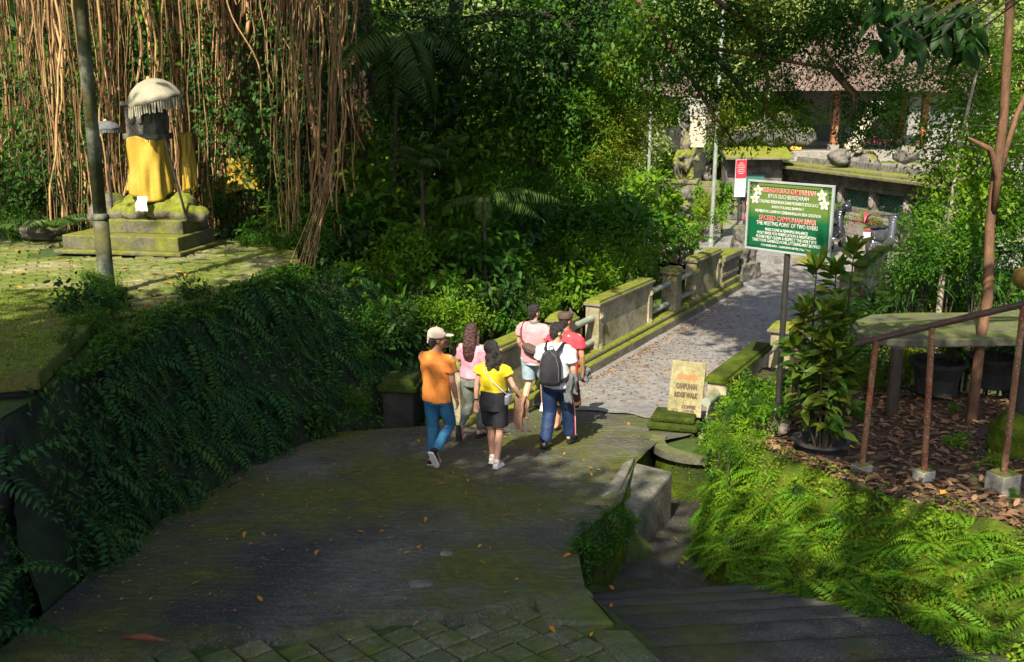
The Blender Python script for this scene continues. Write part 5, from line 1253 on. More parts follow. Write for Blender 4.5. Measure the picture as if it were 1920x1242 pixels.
# 6 -- white T-shirt, backpack
arms = [((.195, 0, 1.385), (.25, -.02, 1.12), (.25, .08, .88), (-1, 0, 0)), ((-.195, 0, 1.385), (-.245, .03, 1.13), (-.20, .20, .98), (1, 0, 0))]
legs = [((.10, .22, .51), (.12, .27, .095), (.14, .42, .055)), ((-.085, .02, .49), (-.10, -.12, .085), (-.10, .03, .03))]
g = ground_at(1034, 843)
t, HM = person('man in a white T-shirt and navy track trousers carrying a black backpack', (g.x + .05, g.y + .1, g.z), 22, 1.66, M['skinf'], legs, arms, 38, -6, False, 1.0)
shirt(t, M['white'], arms, z0=.85, w=1.06, sl=.68, sr=.090, amp=.009)
tr_ = trousers(t, M['navy'], legs, 'track_trousers', r=(.112, .096, .084, .078))
kn, an = Vector(legs[0][0]), Vector(legs[0][1])
for q, m_ in ((-.016, M['rtop']), (0, M['petal']), (.016, M['rtop'])):
    hp = Vector((.09, 0, .90)); pts = [hp + Vector((.105, q, -.05)), lerp(hp, kn, .5) + Vector((.108, q, 0)), kn + Vector((.097, q, 0)), lerp(kn, an, .4) + Vector((.093, q, 0)), lerp(kn, an, .95) + Vector((.081, q, 0))]
    MB().tube(pts, .0085 if q == 0 else .0045, 6).build('side_stripe', m_, tr_)
for (kn, an, toe) in legs: shoe(t, an, toe, M['bikeb'], M['tyre'])
short_hair(t, HM, M['hair'])
b = MB(); b.loft([(0, -.215, .93, .135, .075), (0, -.225, .98, .150, .095), (0, -.222, 1.12, .152, .098), (0, -.21, 1.25, .142, .085), (0, -.20, 1.34, .115, .068), (0, -.18, 1.39, .07, .04)], 24)
bp_ = tag(link('backpack', fuse(b, 'backpack', .012, 2, None, .003, 20), M['dcloth'], t))
MB().tube([(-.135, -.265, 1.0), (-.13, -.275, 1.2), (-.09, -.265, 1.33), (0, -.235, 1.395), (.09, -.265, 1.33), (.13, -.275, 1.2), (.135, -.265, 1.0)], .005, 5).build('zip', M['gcloth'], bp_)
MB().tube([(-.03, -.17, 1.40), (-.025, -.17, 1.44), (.025, -.17, 1.44), (.03, -.17, 1.40)], .007, 6).build('carry_loop', M['dcloth'], bp_); MB().box((0, -.268, 1.28), (.012, .006, .03)).build('badge', M['chrome'], bp_)
for s in (-1, 1):
    strap(t, [(s * .07, -.17, 1.36), (s * .105, -.13, 1.415), (s * .115, -.04, 1.46), (s * .12, .06, 1.425), (s * .13, .15, 1.28), (s * .17, .10, 1.10), (s * .185, -.06, 1.0), (s * .13, -.16, .97)], .052, M['dcloth'], 'backpack_strap', .012)
hung_jacket('jacket', 'grey jacket slung between the backpack and the right arm of the man in white', M['wallp'] if False else M['gcloth2'] if 'gcloth2' in M else M['gcloth'], t, 0, (.215, -.03, 1.06), .17, .38, 2.)

# 7 -- far figure on the temple steps
arms = [((.17, .06, 1.36), (.2, .2, 1.15), (.03, .30, 1.36), (-1, 0, 0)), ((-.17, .06, 1.36), (-.2, .2, 1.15), (-.03, .30, 1.36), (1, 0, 0))]
legs = [((.08, .06, .49), (.07, .0, .085), (.07, .14, .03)), ((-.08, .03, .49), (-.07, -.04, .085), (-.07, .1, .03))]
p = at(1243, 388, Y=34.0)
t, HM = person('person in a dark blue top and red sarong praying near the temple steps', (p.x, 34.0, .55), -60, 1.52, M['skin'], legs, arms, 0, -18, True, 1.0, group=None)
shirt(t, M['navy'], arms, z0=.86, fem=True, sl=1.2, sr=.062)
b = MB(); b.loft([(0, .03, .12, .17, .15), (0, .02, .5, .17, .15), (0, 0, .80, .172, .14), (0, 0, .98, .15, .12)], 24); link('sarong', fuse(b, 'sarong', .014, 2), M['trunkc'], t)
short_hair(t, HM, M['hair'])
MB().box((0, 0, -.1), (1, 1, .2)) if False else None
# ------------------------------------------------------------------ foliage templates (unit sized, shared by copies)
def frond_arrays(p0, az, L, rise, arch, npin, pl, asp, drop=.25, zig=0.):
    t = (np.arange(npin) + 1) / (npin + 1.0)
    el = rise - arch * t; ds = L / npin
    h = np.cumsum(np.cos(el)) * ds; z = np.cumsum(np.sin(el)) * ds
    d = np.array([math.cos(az), math.sin(az), 0]); sd = np.array([-math.sin(az), math.cos(az), 0])
    P = p0 + h[:, None] * d + z[:, None] * np.array([0, 0, 1.]); T = np.cos(el)[:, None] * d + np.sin(el)[:, None] * np.array([0, 0, 1.])
    nrm = -np.sin(el)[:, None] * d + np.cos(el)[:, None] * np.array([0, 0, 1.])
    ln = pl * np.sin(np.pi * np.clip(t * .86 + .14, 0, 1)) ** .7 * (1 - .25 * t)
    A, Nn, Ps, Ls = [], [], [], []
    for s in (-1, 1):
        ax = sd * s + T * .45 - nrm * drop + rng.normal(size=P.shape) * .07; A.append(ax); Nn.append(nrm + rng.normal(size=P.shape) * .12 + sd * s * .2); Ps.append(P); Ls.append(ln)
    tip = P[-1:]; A.append(T[-1:]); Nn.append(nrm[-1:]); Ps.append(tip); Ls.append(np.array([pl * .5]))
    return np.concatenate(Ps), np.concatenate(A), np.concatenate(Nn), np.concatenate(Ls), np.concatenate([np.zeros((1, 3)) + p0, P])
def fern_mesh(name, nf, L, mat, npin=13, pl=.11, asp=.34, rise=(.5, 1.2), arch=1.5, spread=math.tau, drop=.25, T=T2):
    Ps, A, Nn, Ls, ti = [], [], [], [], []
    for k in range(nf):
        az = spread * (k + rng.random() * .6) / nf; l = L * rng.uniform(.65, 1.1)
        a, b, c, d, _ = frond_arrays(np.zeros(3), az, l, rng.uniform(*rise), arch * rng.uniform(.7, 1.2), npin, pl * l / L, asp, drop)
        Ps.append(a); A.append(b); Nn.append(c); Ls.append(d); ti.append(np.full(len(a), rng.random()) * .8 + .2 * rng.random(len(a)))
    Ls = np.concatenate(Ls)
    return leafmesh(name, np.concatenate(Ps), np.concatenate(A), np.concatenate(Nn), Ls, Ls * asp, T, mat, np.concatenate(ti))
def clump_mesh(name, n, leaf, mat, T=T2, k=16, spread=.30, droop=.35, asp=.45, shell=.5):
    p, o, ci = clumps(n, (0, 0, 0), 1.0, k, spread, shell)
    return rnd_leaves(name, p, o, leaf, mat, T, droop, asp, .7, np.clip(.55 * rng.random(n) + .45 * ci, 0, 1))
def blade_mesh(name, n, L, w, mat, rise=(.3, 1.4)):
    pos, ax, nr, ls = [], [], [], []
    V = []; F = []; ti = []
    for k in range(n):
        az = rng.random() * math.tau; el = rng.uniform(*rise); l = L * rng.uniform(.6, 1.1); d = np.array([math.cos(az), math.sin(az), 0]); s = np.array([-math.sin(az), math.cos(az), 0])
        p = np.zeros(3); b = len(V); m = 6
        for j in range(m + 1):
            ww = w * l / L * (.55 + .9 * (j / m)) * (1 - (j / m) ** 2.2) + .001
            V.append(p - s * ww / 2); V.append(p + np.array([0, 0, -.15 * ww])); V.append(p + s * ww / 2)
            p = p + (d * math.cos(el) + np.array([0, 0, math.sin(el)])) * l / m; el -= .28
        for j in range(m):
            q = b + 3 * j; F += [(q, q + 1, q + 4), (q, q + 4, q + 3), (q + 1, q + 2, q + 5), (q + 1, q + 5, q + 4)]
        ti += [rng.random()] * (4 * m)
    return mesh_np(name, V, F, mat, ti)
TP = {}
for nm, mt, n, l, T in (('dark', 'Ldark', 1150, .15, T2), ('mid', 'Lmid', 2300, .14, T2), ('light', 'Llight', 2000, .15, T2), ('yel', 'Lyel', 2000, .14, T2), ('pale', 'Lpale', 2200, .16, T2),
                        ('bdark', 'Ldark', 520, .30, T8), ('bmid', 'Lmid', 520, .32, T8), ('blight', 'Llight', 480, .34, T8)):
    TP[nm] = [clump_mesh('leaf_clump', n, l, M[mt], T, rng.integers(11, 18), .28) for _ in range(3)]
TP['shade'] = [clump_mesh('leaf_clump', 900, .22, M['Ldark'], T2, 14, .34) for _ in range(3)]
TP['airy'], TP['airyd'], TP['airyy'] = ([clump_mesh('leaf_clump', 720, .17, M[m_], T2, 15, .27, .5, .45, .35) for _ in range(4)] for m_ in ('Lmid', 'Ldark', 'Lyel'))
TP['huge'] = [clump_mesh('leaf_clump', 120, .52, M['Lmid'], T8, 14, .3, .6, .45, .5) for _ in range(2)]
TP['hdark'] = [clump_mesh('leaf_clump', 150, .46, M['Ldark'], T8, 14, .3, .6, .42, .5) for _ in range(2)]
TP['open'] = [clump_mesh('leaf_clump', 1000, .17, M['Llight'], T2, 16, .34, .3, .42, .4) for _ in range(3)]
STEM = MB()
for k in range(6):
    a = k * 1.05; STEM.tube([(0, 0, -4), (.05 * math.cos(a), .05 * math.sin(a), -1.0), (.3 * math.cos(a), .3 * math.sin(a), -.3), (.7 * math.cos(a), .7 * math.sin(a), .45)], [.05, .04, .03, .01], 4)
STEM = STEM.mesh('stem'); STEM.materials.append(M['dbark'])
FERN = [fern_mesh('fern', nf, 1.0, M['Lfern'], 12, .20, .36, (.35, 1.0), 1.3) for nf in (5, 6, 7, 5)]
FERD = [fern_mesh('fern', nf, 1.0, M['Lferd'], 12, .19, .34, (.25, .9), 1.5) for nf in (5, 6, 7, 5)]
FERH = [fern_mesh('fern', nf, 1.0, M['Lferd'], 15, .17, .34, (.1, .7), 1.4, 1.5, .15) for nf in (3, 4, 3, 4)]
FERG = [fern_mesh('fern', nf, 1.0, M['Lfern'], 13, .20, .36, (.2, .8), 1.3, 2.6, .2) for nf in (4, 5, 4, 6)]
BLADE = [blade_mesh('blade_plant', 34, 1.0, .06, M['Ldark']), blade_mesh('blade_plant', 30, 1.0, .09, M['Lmid'])]
PALM = [fern_mesh('palm_frond', 1, 1.0, M['Lpalm'], 34, .30, .075, (.5, .6), .9, 0.01, .45), fern_mesh('palm_frond', 1, 1.0, M['Lpalm'], 34, .34, .075, (.2, .3), 1.0, .01, .6)]
ri = lambda L: L[random.randrange(len(L))]
def shrub(label, group, c, r, kind, h=None, name='shrub'):
    """a bush: leaf crown of radius r (height h) centred at c, on stems that run down into the ground"""
    t = bpy.data.objects.new(name, ri(TP[kind])); COL.objects.link(t)
    t.location = c; t.rotation_euler = (random.uniform(-.3, .3), random.uniform(-.3, .3), random.uniform(0, 6.28)); h = h or r
    t.scale = (r, r, h); tag(t, label, 'shrub', group)
    t['px'] = (c[0] / max(1, c[1])); t['leafkind'] = kind
    s = bpy.data.objects.new('stem', STEM); COL.objects.link(s); s.parent = t
    s.matrix_parent_inverse = Matrix.Identity(4)
    return t
def tree(label, base, pts, rad, clumps_, group=None, bark='dbark', cat='tree', name='tree', limbs=True, lr=.035):
    """trunk through pts, limbs to the leaf clumps: (centre, radius, kind)"""
    t = empty(name, label, cat, base, 0, group); B = Vector(base)
    tr = MB(); tr.tube([Vector(p) - B for p in pts], rad, 10); tk = tr.build('trunk', M[bark], t, smooth=True)
    lb = MB(); P = [Vector(p) for p in poly_interp([tuple(p) for p in pts], 30)]
    for c, r, kind in clumps_:
        c = Vector(c); o = bpy.data.objects.new('leaf_clump', ri(TP[kind])); COL.objects.link(o); o.parent = t; o['kind'] = 'stuff'
        o.location = c - B; o.rotation_euler = (random.uniform(-.4, .4), random.uniform(-.4, .4), random.uniform(0, 6.28)); o.scale = (r, r, r * random.uniform(.8, 1.1))
        if limbs:
            s = min(P, key=lambda p: (p - c).length + max(0, p.z - c.z) * .5 + (0 if p.z > B.z + .3 else 5)); d = c - s
            m1 = s.lerp(c, .35) + Vector((random.uniform(-.1, .1), random.uniform(-.1, .1), .10)) * d.length * .6; m2 = s.lerp(c, .7) + Vector((random.uniform(-.1, .1), random.uniform(-.1, .1), .06)) * d.length * .6
            k = min(lr, .02 + d.length * .008); lb.tube([s - B, m1 - B, m2 - B, c - B], [k * 1.3, k, k * .7, k * .4], 5)
            for q in range(4):
                e = c + Vector((random.uniform(-1, 1), random.uniform(-1, 1), random.uniform(-.9, .5))) * r * .9
                lb.tube([m2 - B, m2.lerp(e, .5) - B + Vector((0, 0, .08 * r)), e - B], [k * .5, k * .3, .003], 3)
    if limbs and lb.v: tag(lb.build('limb', M[bark], t), kind='stuff')
    return t
A_ = lambda px_, py_, Y: tuple(at(px_, py_, Y=Y))

# ------------------------------------------------------------------ the banyan with its curtain of aerial roots
by = 20.6
bn = empty('banyan_tree', 'huge banyan tree with a curtain of hanging aerial roots behind the shrine', 'tree', (-5.3, by + .8, 2.2))
B = Vector(bn.location)
tr = MB()
for k in range(44):
    x = -7.0 + 3.7 * rng.random(); y = by + .5 + 1.6 * rng.random() + .2 * abs(x + 5.2); r = rng.uniform(.06, .26); ph = rng.random() * 6
    tr.tube([(x + .16 * math.sin(z * .6 + ph) + (.25 * (3.2 - z) / 3 * (x + 5.2) * .3 if z < 3.2 else 0) - B.x, y + .12 * math.cos(z * .5 + ph) - B.y, z - B.z) for z in np.linspace(1.7, 12, 24)], [r * (1.35 if z < 2.6 else 1.0) * (.85 + .2 * math.sin(z * 2 + ph) + .1 * math.sin(z * 5 + ph)) for z in np.linspace(1.7, 12, 24)], 9)
tag(tr.build('trunk', M['bark'], bn, smooth=True), kind=None)
RT = []
for k in range(14):
    r = rng.uniform(.011, .030); ph = rng.random(3) * 6; amp = rng.uniform(.03, .14); n = 26; m = MB()
    zz = np.linspace(0, 7.6, n); m.tube([(amp * math.sin(z * .9 + ph[0]) + .035 * math.sin(z * 3.1 + ph[1]) + .02 * math.sin(z * 5.7 + ph[2]), amp * math.cos(z * .8 + ph[1]) + .015 * math.sin(z * 2.3), z) for z in zz], [r * (.8 + .35 * z / 7.6) * (1 + .2 * math.sin(z * 4 + ph[2])) for z in zz], 5)
    me = m.mesh('aerial_root'); me.shade_smooth(); RT.append(me)
cl_px = [(15, 12), (62, 7), (98, 24), (126, 18), (205, 32), (228, 20), (332, 16), (356, 20), (402, 30), (424, 26), (452, 30), (482, 20), (545, 9), (596, 6), (645, 4), (300, 8), (262, 6)]
tot = sum(w_ for _, w_ in cl_px); nroot = 0; strands = MB()
for px_, w_ in cl_px:
    n = int(round(285 * w_ / tot)); Y0 = by - .6 + rng.uniform(-.9, .6) - (1.6 if px_ > 530 else 0)
    cx = at(px_, 250, Y=Y0).x; lean = rng.uniform(-.03, .03) + (.012 if px_ < 300 else .03)
    for q in range(n):
        if nroot >= 285: break
        m = RT[rng.integers(0, 14)]; s = rng.uniform(.3, .95) if rng.random() < .9 else rng.uniform(1.1, 1.8)
        if not m.materials: m.materials.append(M['root'])
        o = bpy.data.objects.new('aerial_root', m); COL.objects.link(o); o.parent = bn
        o.location = (cx + rng.normal() * .105 - B.x - .1, Y0 + rng.normal() * .30 - B.y, rng.uniform(-.15, .15)); o.rotation_euler = (rng.normal() * .018, lean + rng.normal() * .018, rng.random() * 6.28); o.rotation_mode = 'XYZ'
        o.rotation_euler = (rng.normal() * .02, lean + rng.normal() * .032, 0); o.scale = (s, s, 1); nroot += 1
    for q in range(int(w_ * 1.4)):
        x = cx + rng.normal() * .22; y = Y0 + rng.normal() * .35; ph = rng.random(2) * 6; z0 = 2.2 + (rng.random() ** 3) * 3; r = rng.uniform(.004, .010)
        strands.tube([(x + .05 * math.sin(z * 1.1 + ph[0]) + .025 * math.sin(z * 3.7 + ph[1]) + lean * (z - 6) - B.x, y + .05 * math.cos(z + ph[1]) - B.y, z - B.z) for z in np.linspace(z0, 9.6, 14)], r, 3, False)
for q in range(46):          # tangled strands crossing the curtain
    a = Vector((at(rng.uniform(-20, 640), 100, Y=by - .9).x, by - 1.0 + rng.normal() * .4, rng.uniform(6, 9.5))); e = a + Vector((rng.normal() * 1.1, rng.normal() * .3, -rng.uniform(2.5, 5.5))); ph = rng.random(3) * 6
    strands.tube([a.lerp(e, u) - B + Vector((.16 * math.sin(u * 7 + ph[0]) + .06 * math.sin(u * 17 + ph[1]), .08 * math.sin(u * 9 + ph[2]), 0)) for u in np.linspace(0, 1, 22)], rng.uniform(.006, .020), 4, False)
for q in range(26):          # looping lianas
    x = at(rng.uniform(440, 690), 100, Y=by - 1.2).x; x2 = x + rng.uniform(-1.2, 1.2); y = by - 1.2 + rng.normal() * .5; dz_ = rng.uniform(.5, 3.0)
    strands.tube([(x + (x2 - x) * u + .05 * math.sin(u * 9) - B.x, y - B.y, 8.4 - dz_ * math.sin(math.pi * u) * (1 - .3 * u) + .06 * math.sin(u * 13) - B.z) for u in np.linspace(0, 1, 18)], rng.uniform(.008, .022), 4, False)
# pale bundle slanting down to the terrace corner
for q in range(18):
    a = Vector(A_(636 + rng.normal() * 9, -40, 17.2 + rng.normal() * .3)); m_ = Vector(A_(622 + rng.normal() * 9, 300, 16.8)); e = Vector(A_(575 + rng.normal() * 14, 505, 15.8 + rng.normal() * .2))
    pts = [a.lerp(m_, u) for u in np.linspace(0, 1, 8)] + [m_.lerp(e, u) for u in np.linspace(.15, 1, 7)]
    strands.tube([p + Vector((.02 * math.sin(i * 1.3 + q), 0, 0)) - B for i, p in enumerate(pts)], rng.uniform(.004, .011), 3, False)
tag(strands.build('root_strands', M['root'], bn, smooth=True), kind='stuff')
# creeping leaves on the roots and trunk
P_, O_ = [], []
for px_, py_, Y, sx, sy, n in ((240, 110, 19.3, .40, .9, 1100), (285, 150, 19.6, .3, .7, 800), (395, 110, 19.4, .22, .7, 420), (520, 330, 19.0, .5, .5, 600), (560, 180, 19.8, .5, .9, 700), (430, 240, 19.2, .2, .6, 300), (620, 120, 19.2, .4, .9, 600), (500, 60, 19.6, .4, .4, 250), (205, 250, 19.2, .3, .5, 300), (60, 230, 19.2, .5, .8, 700), (170, 200, 19.3, .2, .9, 400), (385, 180, 19.2, .15, .9, 400), (470, 260, 19.0, .3, .7, 500), (530, 240, 18.8, .3, .9, 600), (30, 330, 19, .4, .5, 500), (350, 60, 19.6, .2, .5, 250)):
    c = np.array(A_(px_, py_, Y)); p = c + rng.normal(size=(n, 3)) * np.array([sx, .25, sy]); P_.append(p); O_.append(np.tile([[0, -1., .2]], (n, 1)))
tag(link('creeper', rnd_leaves('creeper', np.concatenate(P_) - np.array(B), np.concatenate(O_), .12, M['Ldark'], T2, .5, .5), None, bn), kind='stuff')
# the banyan's own canopy, above the picture: shades the jungle on its right
for q in range(6):
    T_ = Vector((rng.uniform(-2.8, -.2), rng.uniform(16.5, 20.5), rng.uniform(.5, 5.5))); s = (rng.uniform(9.8, 12.2) - T_.z) / SUN.z; c = T_ + SUN * s
    o = bpy.data.objects.new('leaf_clump', ri(TP['shade'])); COL.objects.link(o); o.parent = bn; o['kind'] = 'stuff'; o.location = c - B; o.rotation_euler = (0, 0, rng.random() * 6); o.scale = (1.7, 1.7, 1.1)
lb = MB()
for q in range(9):
    a = q * .35 + 3.4; lb.tube([Vector((-5.2 + .3 * math.cos(a), by + 1, 9)) - B, Vector((-5 + 3 * math.cos(a), by - 2 + 2 * math.sin(a), 11)) - B, Vector((-4 + 6 * math.cos(a), by - 8 + 4 * math.sin(a), 11.5)) - B], [.30, .22, .10], 7)
tag(lb.build('limb', M['bark'], bn, smooth=True), kind='stuff')

# ------------------------------------------------------------------ trees out of the picture that shade the road (they stand behind and beside the camera)
def shade_tree(label, base, targets, zc, r, kind='shade'):
    cl_ = []
    for T_ in targets:
        T_ = Vector(T_); z = zc + rng.uniform(-1.0, 1.0); cl_.append((tuple(T_ + SUN * ((z - T_.z) / SUN.z)), r * rng.uniform(.8, 1.15), kind))
    cx = sum(c[0][0] for c in cl_) / len(cl_); cy_ = sum(c[0][1] for c in cl_) / len(cl_)
    return tree(label, base, [base, (base[0] * .8 + cx * .2, base[1] * .8 + cy_ * .2, base[2] + 3.5), (cx, cy_, zc - .6)], [.42, .34, .14], cl_, None, 'bark', lr=.12)
rd = [(rng.uniform(-4.0, 1.2), rng.uniform(4.2, 9.4), .8) for _ in range(27)] + [(-3.7, y_, 1.4) for y_ in (8, 9, 10, 11, 12, 13)] + [(-2.7, y_, .8) for y_ in (11, 12, 13, 14)] + [(-3.4, y_, .6) for y_ in (9.5, 10.5, 11.5, 12.5)]
shade_tree('tall shade tree behind the viewpoint left of the road', (-9.5, -4.5, 2.0), rd, 10.5, 1.45)
shade_tree('shade tree behind the viewpoint over the sunken path', (3.6, -7.5, 1.4), [(rng.uniform(.7, 2.2), rng.uniform(5.0, 8.0), .5) for _ in range(8)] + [(rng.uniform(3.6, 6.5), rng.uniform(9.5, 12), 1.0) for _ in range(6)], 10.0, 1.05)
shade_tree('shade tree beyond the terrace left of the picture', (-15.5, 9.5, 2.1), [(rng.uniform(-14, -10.2), rng.uniform(16, 20), 3) for _ in range(5)], 10.5, 1.2)
shade_tree('shade tree right of the picture over the bridge', (11.5, 12.5, -1.0), [(rng.uniform(4.6, 9), rng.uniform(19.5, 26), .1) for _ in range(10)] + [(rng.uniform(2.2, 6.0), rng.uniform(15.5, 17), rng.uniform(5.2, 7.2)) for _ in range(9)], 11.5, 1.2)

# ------------------------------------------------------------------ trees in the picture
def ts(L): return [(A_(a, b, c), r, k) for a, b, c, r, k in L]
tree('dark leafy tree hanging over the ravine in the middle of the jungle', (-1.6, 22.5, -.5), [(-1.6, 22.5, -1.5), (-1.5, 22.3, 3), (-1.2, 21.4, 6.2), (-.8, 20.5, 9)], [.26, .22, .16, .08],
     ts([(700, 30, 20, .8, 'dark'), (770, 110, 20.6, .85, 'dark'), (830, 30, 20, .9, 'dark'), (890, 140, 20, .85, 'dark'), (940, 30, 19.4, .95, 'dark'), (1000, 110, 19, .95, 'dark'), (1060, 25, 18.6, .85, 'dark'), (1105, 115, 18.6, .8, 'dark'),
         (1150, 50, 18.2, .75, 'dark'), (950, 225, 19.6, .85, 'mid'), (1030, 220, 19, .8, 'mid'), (1100, 215, 18.6, .7, 'mid'), (1150, 150, 18.3, .6, 'mid'), (880, 300, 20.6, .8, 'bmid'), (1000, 300, 20, .65, 'mid'), (1085, 295, 19, .55, 'mid'),
         (800, 215, 21, .8, 'bdark'), (730, 250, 21.4, .7, 'dark'), (1150, 250, 18.4, .5, 'mid'), (1185, 190, 18.2, .42, 'mid'), (1160, 240, 18.0, .40, 'yel'), (1140, 300, 18.2, .42, 'yel'), (1185, 275, 18.0, .28, 'yel'), (1115, 330, 18.4, .4, 'mid'), (1170, 120, 18.0, .4, 'yel')]), None, 'dbark', lr=.05)  # yellow-green clumps put a sunlit right edge into the leaf colour
ov = tree('tree with leafy branches hanging over the bridge across the top of the picture', (.2, 22.6, -.4), [(.2, 22.6, -2.5), (.5, 22.3, 2.5), (1.3, 21.6, 6.2), (3.4, 20, 8.2)], [.30, .24, .20, .12],
     ts([(1210, 60, 16.5, 0.61, 'airy'), (1260, 15, 16.5, 0.67, 'airy'), (1290, 105, 16, 0.55, 'airyd'), (1235, 125, 16.5, 0.51, 'airy'), (1340, 35, 16, 0.61, 'airy'), (1400, 85, 16, 0.51, 'airy'), (1345, 150, 16, 0.49, 'airyd'), (1300, 190, 16.5, 0.44, 'airy'),
         (1340, 225, 16, 0.39, 'airyy'), (1395, 190, 16, 0.44, 'airy'), (1435, 225, 15.8, 0.44, 'airy'), (1470, 235, 15.8, 0.34, 'airyy'), (1375, 262, 16, 0.27, 'airy'), (1510, 225, 15.8, 0.32, 'airy'), (1450, 35, 16, 0.56, 'airyy'), (1510, 15, 16, 0.54, 'airy'),
         (1560, 60, 15.5, 0.34, 'airy'), (1540, 120, 15.5, 0.29, 'airy'), (1585, 120, 15.3, 0.32, 'airyd'), (1612, 185, 15.2, 0.44, 'airyd'), (1645, 225, 15.2, 0.41, 'airy'), (1665, 262, 15.2, 0.29, 'airy'), (1600, 235, 15.2, 0.32, 'airyd'), (1690, 205, 15.2, 0.34, 'airy'), (1480, 75, 15.8, .42, 'airyd'), (1535, 65, 15.6, .40, 'airy'), (1600, 55, 15.4, .40, 'airyd'), (1650, 110, 15.3, .34, 'airy'), (1440, 135, 15.9, .36, 'airy'), (1490, 150, 15.8, .32, 'airyd'), (1560, 30, 15.5, .40, 'airy'), (1620, 10, 15.4, .40, 'airy'), (1400, 20, 16, .45, 'airyd'), (1690, 150, 15.2, .3, 'airy'), (1240, 210, 17, 0.37, 'airyy'), (1225, 180, 17, 0.32, 'airyy')]), None, 'dbark', limbs=False)
B2 = Vector(ov.location); lb = MB()
for L in ([(1080, -160, 18), (1210, 20, 16.8), (1330, 90, 16.2), (1450, 110, 15.8), (1560, 130, 15.4), (1650, 215, 15.2), (1690, 260, 15.2)], [(1210, 20, 16.8), (1280, 120, 16.3), (1340, 220, 16), (1380, 270, 16)], [(1330, 90, 16.2), (1400, 180, 16), (1470, 240, 15.8), (1520, 230, 15.8)],
          [(1160, -150, 17.5), (1330, -10, 16), (1420, 60, 16), (1520, 60, 15.6), (1600, 170, 15.3)], [(1210, 20, 16.8), (1225, 130, 16.8), (1240, 220, 17)], [(1420, 60, 16), (1440, 150, 15.9), (1430, 230, 15.8)], [(1560, 130, 15.4), (1600, 180, 15.2), (1600, 240, 15.2)]):
    n = len(L); lb.tube([Vector(A_(*p)) - B2 for p in L], [.055 * (1 - .8 * i / (n - 1)) for i in range(n)], 6)
lb.tube([Vector((3.4, 20, 8.2)) - B2, Vector(A_(1080, -160, 18)) - B2], [.11, .06], 6); lb.tube([Vector((3.4, 20, 8.2)) - B2, Vector(A_(1160, -150, 17.5)) - B2], [.11, .06], 6)
tag(lb.build('limb', M['rbark'], ov, smooth=True), kind='stuff')
# slender brown tree through the stone table
tp0 = at(1822, 785, z=.92)
tree('slender brown barked tree growing up through the stone table at the right', tuple(tp0), [tuple(tp0 - Vector((0, 0, .2))), A_(1838, 640, 12.3), A_(1852, 560, 12.5), A_(1856, 420, 12.7), A_(1882, 220, 12.7), A_(1894, 0, 12.7), A_(1915, -200, 12.6)], [.070, .062, .066, .060, .056, .054, .05], [], None, 'rbark')
tb = MB(); Bt = tp0
tb.tube([Vector(A_(1862, 400, 12.68)) - Bt, Vector(A_(1872, 330, 12.6)) - Bt, Vector(A_(1856, 280, 12.5)) - Bt, Vector(A_(1815, 258, 12.4)) - Bt], [.05, .045, .04, .012], 7); tb.tube([Vector(A_(1872, 330, 12.68)) - Bt, Vector(A_(1905, 220, 12.9)) - Bt, Vector(A_(1935, 150, 13)) - Bt], [.04, .035, .03], 7)
tb.build('limb', M['rbark'], [o for o in COL.objects if o.get('label', '').startswith('slender brown')][0], smooth=True)
# big drooping leaves at the top right, near
P_ = []; bt_ = empty('tree', 'tree with large dark drooping leaves hanging into the top right corner', 'tree', (9.5, 8.0, 1.2)); Bq = Vector(bt_.location)
lb = MB(); lb.tube([Vector((9.5, 8, 1)) - Bq, Vector((8.6, 8.3, 4)) - Bq, Vector((6.2, 8.8, 6.6)) - Bq], [.14, .11, .06], 8); lb.build('trunk', M['rbark'], bt_, smooth=True)
lb = MB(); pos, ax = [], []
for (px_, py_) in ((1668, 20), (1700, 60), (1730, 20), (1760, 70), (1790, 20), (1810, 60), (1650, -20), (1740, 40), (1690, 20), (1775, 40), (1720, 80), (1660, 60), (1820, 10), (1800, 85)):
    e = Vector(A_(px_, py_, 9.2 + rng.normal() * .2)); lb.tube([Vector((6.2, 8.8, 6.6)) - Bq, (Vector((6.2, 8.8, 6.6)).lerp(e, .5) + Vector((0, 0, .25))) - Bq, e - Bq], [.03, .016, .006], 5)
    for q in range(10): pos.append(np.array(e) + rng.normal(size=3) * np.array([.05, .08, .04])); a = rng.random() * 6.28; ax.append([.5 * math.cos(a), .5 * math.sin(a), -.75 + .3 * rng.random()])
lb.build('limb', M['dbark'], bt_); pos = np.array(pos) - np.array(Bq); n = len(pos)
tag(link('leaves', leafmesh('leaves', pos, ax, rng.normal(size=(n, 3)) + np.array([0, -.6, .5]), .26 * rng.uniform(.7, 1.2, n), .10, T8, M['Ldark']), None, bt_), kind='stuff')
